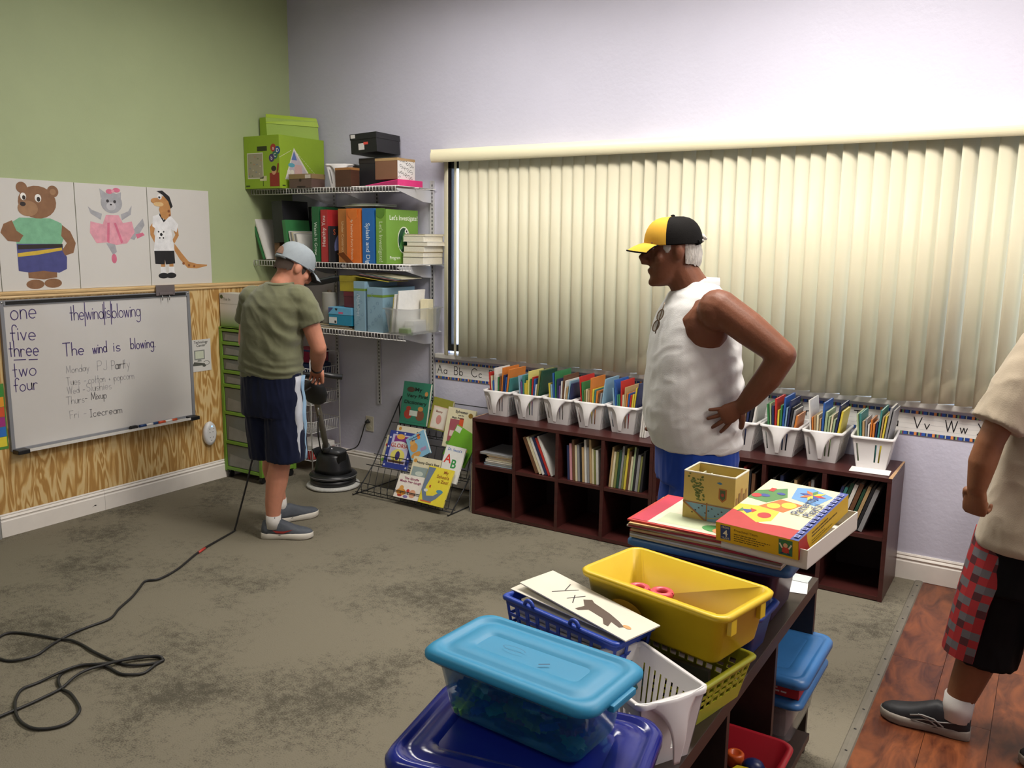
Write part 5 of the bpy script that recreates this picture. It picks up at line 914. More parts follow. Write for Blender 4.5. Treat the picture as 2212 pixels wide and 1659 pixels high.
Gg = fx((gw + .0003, 0, 0), (0, 1, 0), (0, 0, 1)); m = MB().poly(Gg, [(0, 0), (.075, 0), (.055, .03), (.05, .052), (0, .052)], m=0); lines(m, Gg, .085, .038, .2, 2, .009, .004, 1); lines(m, Gg, .085, .018, .16, 2, .007, .0022, 1); part('end_print', m, [flat('a82624'), flat('5f4a1a')], t)
# papers at the far end of the bench
one('paper_sheet', MB().box(-.09, .09, -.055, .055, 0, .0009), mat('paper_white', 'e0ddda', .6), 'white paper sheet on the bench end past the purple bin', 'paper', (4.12, -1.93, .6006), .2, 'papers on the bench'); one('paper_sheet', MB().box(-.08, .08, -.03, .03, 0, .003), flat('b9c2c2'), 'pale grey paper pad at the far bench corner', 'paper', (4.12, -1.85, .6006), .0, 'papers on the bench')
# blue bin between
BLU = mat('deep_blue_plastic', '1f3a86', .35, var=.04, scale=6)
t = thing('storage_bin', 'deep blue open bin behind the yellow bin', 'bin', (4.03, -2.41, .6005), -.05); part('bin_body', open_bin(.19, .07, .125, .9, .003, .012, r=.015), BLU, t)
# yellow-green basket with yellow bin on it
YG = mat('yellow_green_plastic', 'a3a52c', .38, var=.06, scale=7)
def holed_basket(rx, ry, h, taper, cols, rows, z0, z1, bar):
    """basket whose walls are a lattice of bars; solid base band and rim"""
    b = MB(); bx, by = rx * taper, ry * taper
    def P(ax, side, s_, z, off):
        k = z / h; X = bx + (rx - bx) * k - off; Y = by + (ry - by) * k - off
        return (side * X, s_ * Y, z) if ax == 0 else (s_ * X, side * Y, z)
    def panel(ax, side, a, c, za, zb):
        q = [P(ax, side, s_, z_, o_) for o_ in (0, .0028) for s_, z_ in ((a, za), (c, za), (c, zb), (a, zb))]
        b.add(q, [(0, 1, 2, 3), (7, 6, 5, 4), (0, 4, 5, 1), (1, 5, 6, 2), (2, 6, 7, 3), (3, 7, 4, 0)])
    for ax in (0, 1):
        n = cols if ax else max(3, int(cols * ry / rx))
        for side in (-1, 1):
            panel(ax, side, -1, 1, 0, z0); panel(ax, side, -1, 1, z1, h)
            for i in range(n + 1): c0 = -1 + 2 * i / n; e = bar / (rx if ax else ry); panel(ax, side, max(-1, c0 - e), min(1, c0 + e), z0, z1)
            for r_ in range(1, rows): zc = z0 + (z1 - z0) * r_ / rows; panel(ax, side, -1, 1, zc - bar * .8, zc + bar * .8)
    b.box(-bx, bx, -by, by, 0, .003)
    R = lambda e, z_: rrect(-rx - e, rx + e, -ry - e, ry + e, z_, .014)
    b.loft([R(.0, h - .006), R(.008, h - .006), R(.009, h), R(.006, h + .004), R(-.003, h + .004), R(-.003, h - .006)], cap=False); return b
t = thing('plastic_basket', 'yellow-green lattice basket under the yellow bin', 'basket', (4.055, -2.72, .6005), -.22); part('basket_body', holed_basket(.185, .105, .108, .86, 13, 3, .038, .086, .0045), YG, t)
one('tablet_case', MB().box(-.07, .07, -.006, .006, 0, .1), DARK, 'black tablet case standing in the yellow-green basket', 'case', (4.13, -2.78, .61), -.1)
YEL = mat('yellow_plastic', 'dcb91e', .36, var=.05, scale=5, col2='e2c22c')
t = thing('storage_bin', 'bright yellow open bin with worn scribbles sitting on the lattice basket', 'bin', (4.055, -2.645, .7165), -.21); part('bin_body', open_bin(.195, .108, .128, .9, .003, .014, r=.022), YEL, t)
for x, y in ((.2, .06), (.2, -.07), (-.2, .06)): part('rim_tab', MB().box(x - .008, x + .004, y - .012, y + .012, .075, .116), YEL, t, .002)
Fi = frame((-.1, .1, .04), (1, 0, 0), (0, .16, 1)); m = MB()
for k in range(5): m.stroke(frame((-.12 + k * .0, .0975, .03), (1, 0, 0), (0, .09, 1)), [(.0 + .05 * k, .03 + .01 * (k % 2)), (.03 + .05 * k, .06), (.02 + .05 * k, .02), (.05 + .045 * k, .05)], .0012)
part('scribble', m, flat('a88a1a'), t)
part('stain', MB().poly(frame((-.12, -.1095, .0), (1, 0, 0), (0, -.1, 1)), circ(.06, .06, .05, .03), h=.0005), mat('rust_stain', 'b8861c', .5, var=.15, scale=30), t)
rm = MB().tube([(math.cos(a) * .022, math.sin(a) * .022, 0) for a in [2*PI*j/16 for j in range(17)]], .009, 8, cap=False)
for k, (x, y) in enumerate([(-.1, .0), (.0, -.03), (.055, -.045), (-.13, -.055), (-.045, .02), (.1, -.03), (-.05, -.05)]):
    for q in range(4):
        c, n = [('d0485a', 'pink'), ('d8b028', 'yellow'), ('d8482c', 'red orange'), ('2a52a8', 'blue')][(k + 3 - q) % 4]
        tag(obj('toy_ring', rm.mesh('toy_ring', flat(c, .35)), None, (4.055 + x + rnd.uniform(-.004, .004), -2.645 + y - x * .2, .7305 + q * .0185)), '%s plastic toy ring in the bright yellow bin, %s of its stack' % (n, ['bottom', 'second', 'third', 'top'][q]), 'toy', 'toy rings')
# blue basket with papers
BB = mat('royal_blue_plastic', '2143a6', .36, var=.04, scale=6)
t = thing('storage_bin', 'grey teal shallow bin under the blue paper basket', 'bin', (3.865, -2.825, .6005), -.235); part('bin_body', open_bin(.18, .06, .06, .9, .003, .01, r=.012), mat('grey_teal_plastic', '4a7a7e', .4), t)
t = thing('plastic_basket', 'royal blue lattice basket holding paper cards', 'basket', (3.875, -2.812, .661), -.235); part('basket_body', holed_basket(.176, .066, .118, .88, 10, 3, .03, .098, .005), BB, t)
for x in (-.085, .06): part('rim_eyelet', MB().tube([(x + math.cos(a) * .013, -.075, .124 + math.sin(a) * .013) for a in [PI*j/10 for j in range(11)]], .005, 8), BB, t)
for k in range(7): one('paper_card', MB().box(-.148, .148, -.045, .045, 0, .01), flat(['d4cfc0', 'c9c4b4', 'd9d5c8', 'bdb8a8', 'd6d1c3', 'cfcabc', 'd8d4c6'][k]), '%s paper bundle in the blue lattice basket' % ['lowest', 'second', 'third', 'fourth', 'fifth', 'sixth', 'seventh'][k], 'paper', (3.875, -2.812, .667 + k * .0145), -.235, 'paper bundles')
PC = mat('cream_card', 'ddd7c6', .55, var=.03, scale=8)
t = thing('picture_card', 'large cream card with the letter Y and a brown animal silhouette', 'card', (3.895, -2.8, .797)); t.rotation_euler = (.05, .03, -.34)
part('card_sheet', MB().box(-.185, .185, -.055, .055, 0, .003), PC, t); Fk = frame((-.185, -.055, .0031), (1, 0, 0), (0, 1, 0))
part('letter_print', MB().stroke(Fk, [(.09, .09), (.105, .06)], .0025).stroke(Fk, [(.125, .085), (.09, .03)], .0025).stroke(Fk, [(.14, .035), (.16, .075)], .0025).stroke(Fk, [(.165, .03), (.14, .06)], .0025), INK, t)
part('animal_print', MB().poly(Fk, [(.17, .06), (.185, .075), (.2, .068), (.26, .06), (.3, .05), (.325, .04), (.32, .03), (.29, .035), (.3, .015), (.285, .015), (.265, .032), (.215, .035), (.2, .015), (.19, .015), (.195, .04)], m=0).poly(Fk, circ(.33, .045, .012, .006), m=1, h=.0006), [flat('4f3a28'), flat('d09a5a')], t)
o = one('picture_card', MB().box(-.17, .17, -.05, .05, 0, .002), PC, 'plain cream card under the card with the brown animal', 'card', (3.86, -2.798, .787), -.26, 'cards on the blue basket'); o.rotation_euler = (.06, .0, -.26)
# white handled basket turned sideways
t = thing('book_basket', 'white handled basket on the bench beside the blue lidded tub', 'basket', (4.105, -2.955, .6005), 1.05, 'white book baskets'); t.scale = (.9, .9, 1); obj('basket_body', BM, t); obj('pull_handle', TM, t)
# tub with navy lid and the teal box on it
t = thing('storage_tub', 'clear plastic tub with glossy dark blue lid under the teal box', 'tub', (4.035, -3.298, .6005), .2); part('tub_body', open_bin(.205, .135, .125, .9, .003, .008), CLEAR, t); part('tub_lid', lid_mesh(.226, .16, .03, .05, .045, .006), mat('glossy_navy', '15237e', .16, spec=.6), t, loc=(0, 0, .1255))
for k, (x, c, n) in enumerate([(-.1, '8a5a8a', 'purple'), (.02, '3f8ab0', 'light blue'), (.12, 'c04a3a', 'red')]): one('toy_block', MB().box(-.05, .05, -.09, .09, 0, .09), flat(c), '%s toy carton inside the clear tub with dark blue lid' % n, 'toy', (4.03 + x, -3.298 + x * .2, .61), .2, 'toys in the tub', .004)
TEALL = mat('teal_lid_plastic', '2089b4', .5, var=.03, scale=6); TEALB = mat('teal_translucent', '2f86b4', .15, trans=.6, alpha=.5, spec=.5)
zt = .7575
t = thing('storage_box', 'translucent teal box with teal lid full of toys on the dark blue lid', 'box', (4.013, -3.25, zt), -.07); part('box_body', open_bin(.165, .085, .112, .88, .0025, .006, r=.025), TEALB, t); part('box_lid', lid_mesh(.19, .106, .02, .035, .042, .0045), TEALL, t, loc=(0, 0, .1125)); part('lid_latch', MB().box(.184, .198, -.04, .04, .105, .118), TEALL, t, .003)
part('pen_mark', MB().stroke(frame((0, 0, .1322), (1, 0, 0), (0, 1, 0)), [(.03, -.02), (.045, -.008)], .003, h=.0006).stroke(frame((0, 0, .1322), (1, 0, 0), (0, 1, 0)), arc(-.04, .0, .025, .008, 0, 320), .0008, h=.0006), flat('1f4a6a'), t)
gm = {}
for k in range(34):
    c, n = [('8ad05a', 'leaf green'), ('2f66e0', 'blue'), ('3fc0a0', 'sea green'), ('8a5a6a', 'plum')][k % 4]
    if c not in gm:
        b = MB(); rg = []
        for z_ in (0, .012): rg.append([((.026 if j % 2 else .02) * math.cos(2*PI*j/20), (.026 if j % 2 else .02) * math.sin(2*PI*j/20), z_) for j in range(20)])
        gm[c] = b.loft(rg, smooth=False).mesh('toy_gear', flat(c, .35))
    o = tag(obj('toy_gear', gm[c], None, (3.895 + (k % 7) * .038, -3.292 + (k // 7 % 3) * .042 + (k % 2) * .004, zt + .014 + (k // 14) * .028 + (k % 3) * .008), (rnd.uniform(-.5, .5), rnd.uniform(-.5, .5), rnd.uniform(0, 3))), '%s plastic toy gear inside the translucent teal box' % n, 'toy', 'toy gears in the teal box')
# --- bins on the floor side of the bench
LBL = mat('mid_blue_lid', '356ea8', .36, var=.05, scale=6)
t = thing('storage_tub', 'clear plastic tub with mid blue lid in the far bench compartment', 'tub', (4.13, -1.985, .1875)); part('tub_body', open_bin(.115, .16, .135, .9, .003, .008), CLEAR, t); part('tub_lid', lid_mesh(.14, .185, .022, .03), LBL, t, loc=(0, 0, .1355))
one('folded_cloth', MB().box(-.09, .09, -.13, .13, 0, .1), mat('pale_pink_cloth', 'b5a09a', .8, var=.1), 'pale pink cloth folded inside the clear tub under the bench', 'cloth', (4.13, -1.985, .197), 0, None, .02)
t, F, G = carton('game_box', 'flat red game box between the two mid blue lids under the bench', 'box', 4.02, 4.255, -2.14, -1.84, .346, .042, 'b02a2c'); clean(t); part('side_lettering', lines(MB(), F, .13, .022, .08, 2, .01, .005).poly(F, rect(.08, .02, .12, .038), m=1), [flat('d8c9c2'), flat('2f62a0')], t)
t = thing('bin_lid', 'mid blue bin lid lying on the flat red game box', 'lid', (4.135, -1.985, .3885)); part('lid_shell', lid_mesh(.145, .185, .03, .035), LBL, t)
RED = mat('red_plastic', 'a81e2c', .36, var=.05, scale=6)
t = thing('storage_bin', 'red open bin of plastic toys on the low bench board', 'bin', (4.145, -2.5, .1875)); part('bin_body', open_bin(.145, .14, .15, .9, .003, .012), RED, t)
tj = [(.06, .0, 'c8b428', 'yellow', 0), (.02, .07, 'cc5a26', 'orange', 1), (.075, .05, '1f2f62', 'navy', 2), (-.04, .04, '2a5a34', 'green', 0), (.1, -.03, 'cc5a26', 'bright orange', 1), (-.02, -.05, 'b02a34', 'crimson', 2), (.03, -.08, '2f6ab0', 'blue', 0), (-.08, -.03, 'c8b428', 'gold', 1)]
for k, (x, y, c, n, ty) in enumerate(tj):
    b = MB()
    if ty == 0: b.loft([[(r_ * math.cos(PI*j/3), r_ * math.sin(PI*j/3), z_) for j in range(6)] for r_, z_ in ((.03, 0), (.034, .012), (.03, .03), (.017, .03), (.016, .006))], smooth=False)
    elif ty == 1: b.lathe([(.022, 0), (.024, .03), (.02, .034), (.013, .034), (.013, .01)], seg=16)
    else: b.ball((0, 0, .022), (.03, .026, .022), 14)
    one('toy_piece', b, flat(c, .35), '%s plastic toy %s in the red bin' % (n, ['hexagon nut', 'spool', 'bead'][ty]), 'toy', (4.145 + x, -2.5 + y, .197 + .077), rnd.uniform(0, 2), 'toys in the red bin')
one('toy_pile', MB().box(-.115, .115, -.11, .11, 0, .078), mat('toy_mix', '7a4a34', .5, var=.5, scale=40), 'layer of mixed plastic toys at the bottom of the red bin', 'toy', (4.145, -2.5, .193), 0, None, .01)['kind'] = 'stuff'
# ================================================================ LONG CORD ON THE CARPET
CP = [(.978,-1.455),(1.079,-1.745),(1.19,-1.966),(1.232,-2.104),(1.198,-2.155),(1.253,-2.227),(1.314,-2.307),(1.377,-2.412),(1.439,-2.494),(1.436,-2.584),(1.44,-2.653),(1.448,-2.717),(1.474,-2.779),(1.5,-2.845),(1.493,-2.905),(1.454,-2.937),(1.37,-2.951),(1.282,-2.921),(1.223,-2.847),(1.223,-2.806),(1.265,-2.778),(1.358,-2.75),(1.431,-2.728),(1.493,-2.707),(1.562,-2.7),(1.678,-2.713),(1.814,-2.709),(1.889,-2.695),(1.936,-2.646),(1.954,-2.609),(1.945,-2.597),(1.915,-2.598),(1.859,-2.648),(1.83,-2.704),(1.801,-2.759),(1.738,-2.807),(1.73,-2.877),(1.716,-2.965),(1.72,-3.022),(1.758,-3.065),(1.821,-3.103),(1.893,-3.132),(1.961,-3.143),(2.014,-3.135),(2.056,-3.098),(2.069,-3.053),(2.041,-3.005),(2.016,-2.983),(1.96,-2.961),(1.892,-2.944),(1.828,-2.939),(1.771,-2.918),(1.726,-2.88),(1.717,-2.84),(1.73,-2.797),(1.776,-2.764),(1.826,-2.754),(1.902,-2.757),(1.95,-2.742),(1.976,-2.701),(1.96,-2.641),(1.948,-2.603),(1.923,-2.603),(1.867,-2.653),(1.835,-2.707),(1.809,-2.764),(1.795,-2.816),(1.803,-2.871),(1.828,-2.939),(1.839,-3.01),(1.838,-3.077),(1.839,-3.163),(1.837,-3.244)]
pth = [(1.2, -1.04, .8), (1.03, -1.22, .62), (1.0, -1.3, .427), (1.0, -1.36, .264), (.985, -1.41, .1), (.972, -1.43, .02)] + [(x, y, .0058 + .0035 * math.sin(k * 1.7) ** 2 + (.008 if 31 < k < 37 or 61 < k < 68 else 0)) for k, (x, y) in enumerate(CP)]
t = thing('extension_cord', 'black extension cord snaking in loops across the carpet', 'cord', (0, 0, 0)); part('cable', MB().tube(smooth(pth, 6), .0055, 8), RUB, t)
part('red_tape', MB().tube([(1.062, -1.705, .0075), (1.08, -1.745, .0075), (1.09, -1.77, .0075)], .0072, 8), flat('b83a30'), t)

# low cabinet with a bin of balls behind the walker
t = thing('low_cabinet', 'low white cabinet against the lavender wall behind the walking person', 'cabinet', (4.63, -.32, 0)); part('cabinet_body', MB().box(0, .6, 0, .3, 0, .55), WHITE, t, .003)
for k in range(2): d = part('cabinet_door', MB().box(.01 + k * .295, .295 + k * .295, -.014, -.001, .03, .54), WHITE, t, .002); part('knob', MB().ball((.27 if k == 0 else .32, -.024, .3), .012, 10), mat('steel', 'c9cacc', .3, metal=1), d)
t = thing('clear_bin', 'clear plastic bin of red and green balls on the low white cabinet', 'bin', (4.79, -.17, .5505)); part('bin_body', open_bin(.14, .1, .13, .92, .002, .008), CLEAR, t)
for k in range(18): one('toy_ball', MB().ball((0, 0, 0), .033, 14), flat(['d8402f', '2f9a5a', 'd8402f'][k % 3], .35), '%s plastic ball in the clear bin on the low cabinet' % ['red', 'green', 'red'][k % 3], 'ball', (4.69 + (k % 4) * .067, -.237 + (k // 4 % 3) * .067, .592 + (k // 12) * .067), 0, 'balls in the clear bin')
# ================================================================ PEOPLE
def fuse(mb, vox=.006, it=6, disp=None, extra=None):
    """one continuous skin from overlapping closed forms: voxel remesh, smooth, optional cloth folds"""
    me = bpy.data.meshes.new('tmp'); me.from_pydata(mb.v, [], mb.f); o = bpy.data.objects.new('tmp', me); COL.objects.link(o)
    r = o.modifiers.new('r', 'REMESH'); r.mode = 'VOXEL'; r.voxel_size = vox
    s_ = o.modifiers.new('s', 'SMOOTH'); s_.factor = .5; s_.iterations = it
    bpy.context.view_layer.update(); m2 = bpy.data.meshes.new_from_object(o.evaluated_get(bpy.context.evaluated_depsgraph_get()))
    bpy.data.objects.remove(o); bpy.data.meshes.remove(me)
    if disp:
        nr = [v.normal.copy() for v in m2.vertices]
        for v, n in zip(m2.vertices, nr): v.co += n * disp(v.co, n)
    out = MB(); out.add([tuple(v.co) for v in m2.vertices], [tuple(p.vertices) for p in m2.polygons], 0, True); bpy.data.meshes.remove(m2)
    if extra: out.add(extra.v, extra.f, 0, True)
    return out
def bone(mb, pts, rad, seg=16):
    """tapered limb with rounded ends"""
    P = [Vector(p) for p in pts]; d0 = (P[0] - P[1]).normalized(); d1 = (P[-1] - P[-2]).normalized()
    pp = [P[0] + d0 * rad[0] * .85, P[0] + d0 * rad[0] * .5] + P + [P[-1] + d1 * rad[-1] * .5, P[-1] + d1 * rad[-1] * .85]
    mb.tube(pp, [rad[0] * .45, rad[0] * .85] + list(rad) + [rad[-1] * .85, rad[-1] * .45], seg)
def torso(mb, secs, n=32):
    """secs: z, x centre, y front, y back, half width, squareness"""
    R = []
    for z, cx, yf, yb, a, e in secs:
        R.append(superring(cx, (yf + yb) / 2, z, a, (yf - yb) / 2, e, n))
    mb.loft(R)
def hand(wrist, d, n, side, curl=(.4, .5, .5, .5), spread=.06, s=1.0, thumb=(.6, .75, .35), tcurl=.5):
    """palm (to be fused) and five finger tubes; d wrist->knuckles, n the way the palm faces, side +1/-1 thumb side"""
    w = Vector(wrist); d = Vector(d).normalized(); n = Vector(n); n = (n - d * n.dot(d)).normalized(); sd = d.cross(n)
    palm = MB(); R = []
    for t, a, b in ((-.02, .024, .02), (.0, .027, .02), (.03, .036, .018), (.06, .042, .016), (.085, .04, .012), (.094, .032, .007)):
        R.append([w + d * t * s + sd * a * s * math.cos(u) + n * b * s * math.sin(u) for u in [2*PI*j/16 for j in range(16)]])
    palm.loft(R); fin = MB()
    for k, (off, L, r0) in enumerate(((-.031, .07, .0092), (-.0105, .079, .0096), (.0105, .074, .0092), (.03, .058, .0082))):
        off *= -side; p = w + d * (.078 - abs(off) * .25) * s + sd * off * s; dr = (d + sd * (off / .03) * spread).normalized(); a = 0; pts = [p - dr * .012 * s]; rr = [r0 * s]
        for seg_, (f, c) in enumerate(((.46, .6), (.3, 1.0), (.24, .8))):
            a += curl[k] * c; v = dr * math.cos(a) + n * math.sin(a)
            for q in (.5, 1): pts.append(pts[0 if False else -1] + v * L * f * .5 * s); rr.append(r0 * s * (1 - .1 * (seg_ + q)))
        pts.append(pts[-1] + v * .004 * s); rr.append(rr[-1] * .55); fin.tube(pts, rr, 10)
    p = w + d * .022 * s + sd * .03 * side * s; v = (d * thumb[0] + sd * side * thumb[1] + n * thumb[2]).normalized(); v2 = (v * (1 - tcurl * .4) + d * tcurl * .8 + n * tcurl * .3).normalized()
    fin.tube([p - v * .012 * s, p + v * .025 * s, p + v * .04 * s, p + v * .04 * s + v2 * .018 * s, p + v * .04 * s + v2 * .03 * s, p + v * .04 * s + v2 * .034 * s], [.013 * s, .0125 * s, .011 * s, .0105 * s, .009 * s, .005 * s], 10)
    return palm, fin
def head(M, wide=1.0, nose=1.0):
    b = MB(); R = []
    for z, f, k, h in ((-.118, .07, .03, .022), (-.108, .088, .008, .04), (-.085, .092, -.03, .053), (-.055, .091, -.055, .061), (-.025, .088, -.078, .067), (.0, .086, -.09, .07), (.03, .084, -.096, .073), (.058, .09, -.098, .074), (.085, .083, -.094, .071), (.105, .06, -.075, .057), (.119, .02, -.035, .028)):
        R.append(superring(0, (f + k) / 2, z, h * wide, (f - k) / 2, 2.15, 28))
    b.loft(R)
    b.tube([(0, .08, .048), (0, .09, .026), (0, .112 * nose, -.006), (0, .108 * nose, -.017), (0, .088, -.026)], [.012, .0135, .0155, .0135, .011], 12); b.ball((0, .086, .004), (.014, .024, .032), 14); b.ball((0, .08, .03), (.04, .012, .02), 14)
    for s_ in (-1, 1):
        b.ball((s_ * .013, .1, -.017), (.01, .012, .01), 10); b.ball((s_ * .077 * wide, -.01, .008), (.011, .021, .034), 14); b.ball((s_ * .034, .083, .05), (.026, .012, .008), 12); b.ball((s_ * .042, .062, -.008), (.026, .018, .024), 12)
    b.ball((0, .093, -.052), (.024, .009, .006), 12); b.ball((0, .09, -.063), (.022, .009, .006), 12); b.ball((0, .082, -.1), (.024, .02, .018), 12)
    return b.xf(M)
def face_parts(body, M, brow):
    """eyes and brows as small parts of the figure"""
    for s_ in (-1, 1):
        part('eye', MB().ball((s_ * .032, .081, .034), (.0125, .009, .008), 12).xf(M), mat('eye_white', 'd9d4cc', .25), body); part('iris', MB().ball((s_ * .032, .0885, .034), (.0055, .0025, .0055), 10).xf(M), mat('iris_brown', '3a2a20', .2), body)
        part('eyebrow', MB().tube([(s_ * .014, .094, .046), (s_ * .034, .094, .05), (s_ * .052, .084, .045)], [.003, .004, .0025], 8).xf(M), brow, body)
def shoe(o, dirv, L, upper, sole, body, lab_up='shoe_upper', yaw_h=0):
    """running shoe at heel point o pointing along dirv; o is the ground under the heel"""
    d = Vector(dirv); d.z = 0; d.normalize(); s_ = Vector((d.y, -d.x, 0)); o = Vector(o); k = L / .29
    st = [(0, .02, .0), (.01, .03, 0), (.05, .036, 0), (.11, .034, .002), (.17, .044, .002), (.22, .047, 0), (.255, .04, .002), (.278, .026, .006), (.29, .008, .01)]
    so = MB(); R = []
    for y, w, z in st: R.append([o + d * y * k + s_ * a * k + Vector((0, 0, c)) for a, c in ((-w, z + .004), (-w * .9, z), (w * .9, z), (w, z + .004), (w * 1.06, .03), (w * .92, .036), (-w * .92, .036), (-w * 1.06, .03))])
    so.loft(R); so_o = part('shoe_sole', so, sole, body)
    up = MB(); R = []
    for y, w, h in ((.002, .018, .07), (.01, .028, .1), (.035, .035, .108), (.075, .036, .1), (.11, .036, .108), (.145, .04, .092), (.185, .043, .074), (.222, .043, .064), (.255, .037, .058), (.276, .025, .05), (.287, .012, .04)):
        R.append([o + d * y * k + s_ * w * k * math.copysign(abs(math.cos(a)) ** .75, math.cos(a)) + Vector((0, 0, .024 + max(0, (h - .024)) * max(0, math.sin(a)) ** .8)) for a in [PI * j / 12 for j in range(13)]])
    up.loft(R); return part(lab_up, up, upper, body), so_o
def person(label, loc, phi): return thing('person', label, 'person', (loc[0], loc[1], 0), phi)
def folds(amp, fx=(9, 9, 5), seed=0, extra=None):
    def f(c, n):
        p = Vector((c.x * fx[0] + seed, c.y * fx[1], c.z * fx[2] + c.x * 6)); v = noise.noise(p) * .7 + (1 - abs(noise.noise(p * 1.9)) * 2) * .5
        return amp * v + (extra(c) if extra else 0)
    return f
# ---------------------------------------------------------------- man in the sleeveless white shirt
SK2 = mat('tanned_skin', '70442f', .5, spec=.35, var=.1, scale=14, sss=.05, bump=.08, bscale=120)
p = person('person with yellow and black cap and sleeveless white shirt, hand on hip', (3.56, -1.27), math.radians(122.4))
H2 = Matrix.Translation((0, .093, 1.603)) @ Matrix.Rotation(-.1, 4, 'X') @ Matrix.Scale(1.02, 4)
b = head(H2, nose=1.08); bone(b, [(0, -.02, 1.42), (0, .03, 1.49), (0, .065, 1.55)], [.078, .072, .066]); b.ball((0, .115, 1.505), (.046, .042, .026), 16)
torso(b, [(.8, 0, .12, -.16, .16, 2.3), (1.0, 0, .16, -.17, .175, 2.3), (1.2, 0, .15, -.165, .18, 2.3), (1.36, 0, .12, -.14, .185, 2.2), (1.44, 0, .08, -.1, .14, 2.1), (1.48, 0, .05, -.07, .07, 2)])
for s_ in (-1, 1): b.ball((s_ * .195, -.045, 1.4), (.068, .075, .08), 16); b.ball((s_ * .158, -.02, 1.33), (.042, .085, .1), 16)
bone(b, [(-.2, -.05, 1.415), (-.255, -.15, 1.34), (-.31, -.265, 1.25)], [.066, .064, .05]); bone(b, [(-.31, -.265, 1.25), (-.28, -.225, 1.16), (-.25, -.175, 1.08), (-.235, -.15, 1.045)], [.05, .05, .04, .031])
bone(b, [(.2, -.04, 1.41), (.245, -.05, 1.27), (.255, -.05, 1.13)], [.064, .058, .046]); bone(b, [(.255, -.05, 1.13), (.25, -.01, 1.02), (.24, .05, .9)], [.046, .044, .03])
for s_ in (-1, 1):
    bone(b, [(s_ * .095, -.03, .85), (s_ * .1, -.02, .62), (s_ * .1, -.01, .5)], [.095, .075, .06]); bone(b, [(s_ * .1, -.01, .5), (s_ * .1, -.03, .36), (s_ * .1, -.03, .2), (s_ * .1, -.03, .1)], [.058, .06, .044, .036])
pl, fn = hand((-.236, -.152, 1.048), (.1, .62, -.42), (1, 0, .1), 1, curl=(.16, .14, .14, .12), spread=.42, s=1.02, thumb=(.35, .8, .4), tcurl=.2)
pr_, fr2 = hand((.24, .05, .9), (-.05, .25, -1), (-1, -.1, 0), 1, curl=(.4, .4, .45, .5)); b.add(pl.v, pl.f); b.add(pr_.v, pr_.f); fn.add(fr2.v, fr2.f)
body = part('body', fuse(b, .0055, 5, extra=fn), SK2, p); face_parts(body, H2, mat('white_hair', 'c9c6c0', .8))
SHW = mat('white_cotton', 'd6d5d3', .85, spec=.12, sheen=.2, bump=.12, bscale=300)
s = MB(); torso(s, [(.838, 0, .128, -.198, .186, 2.4), (.85, 0, .142, -.206, .192, 2.4), (.92, 0, .172, -.21, .2, 2.4), (1.0, 0, .186, -.206, .203, 2.4), (1.1, 0, .182, -.198, .2, 2.4), (1.21, 0, .174, -.189, .193, 2.4), (1.28, 0, .165, -.18, .18, 2.4), (1.34, 0, .153, -.168, .166, 2.3), (1.4, 0, .13, -.145, .15, 2.3), (1.445, 0, .1, -.122, .135, 2.2), (1.475, 0, .07, -.098, .1, 2.1), (1.495, 0, .055, -.09, .085, 2)])
def shirt_fold(c):
    d_ = -.0045 * math.sin((c.z * 1.15 + c.y * .75) * 70 + 2.5 * noise.noise(c * 7)) * max(0, min(1, (1.3 - c.z) * 5)) * max(0, min(1, (.08 - c.y) * 8)) * (1 if c.x < 0 else .6)
    return d_
shw = part('shirt', fuse(s, .006, 4, folds(.006, (6, 7, 9), 3, shirt_fold)), SHW, p)
def ringband(cx, cy, cz, a, b2, tilt, r, n=28, sec=8, m=None): return MB().tube([(cx + a * math.cos(2*PI*j/n), cy + b2 * math.sin(2*PI*j/n), cz + tilt[0] * a * math.cos(2*PI*j/n) + tilt[1] * b2 * math.sin(2*PI*j/n)) for j in range(n + 1)], r, sec, cap=False)
part('collar', MB().loft([[(a_ * math.cos(u), -.018 + b_ * math.sin(u), z_ - .5 * max(0, math.sin(u)) * .1) for u in [2*PI*j/28 for j in range(28)]] for a_, b_, z_ in ((.086, .078, 1.487), (.083, .078, 1.5), (.08, .076, 1.513), (.077, .073, 1.513), (.078, .073, 1.495))], cap=False), SHW, shw)
part('hem_band', MB().loft([superring(0, (f + k) / 2, z, a, (f - k) / 2, 2.4, 32) for z, f, k, a in ((.866, .1505, -.21, .1965), (.845, .1435, -.2085, .193))], cap=False), SHW, shw)
BLS = mat('blue_shorts_cloth', '1c3f9a', .75, spec=.12, sheen=.15, var=.06, scale=10)
s = MB(); torso(s, [(.7, 0, .12, -.19, .19, 2.3), (.8, 0, .125, -.2, .19, 2.3), (.88, 0, .13, -.19, .186, 2.3)])
for q in (-1, 1): s.tube([(q * .095, -.03, .78), (q * .102, -.025, .6), (q * .108, -.02, .48)], [.1, .112, .118], 24)
part('shorts', fuse(s, .007, 4, folds(.006, (14, 14, 3), 8)), BLS, p)
BLK2 = mat('black_cap_cloth', '0f0d0c', .8, spec=.12, var=.12, scale=20, bump=.1, bscale=200); YLC = mat('yellow_cap_cloth', 'd0a038', .7, spec=.12, var=.06, scale=20)
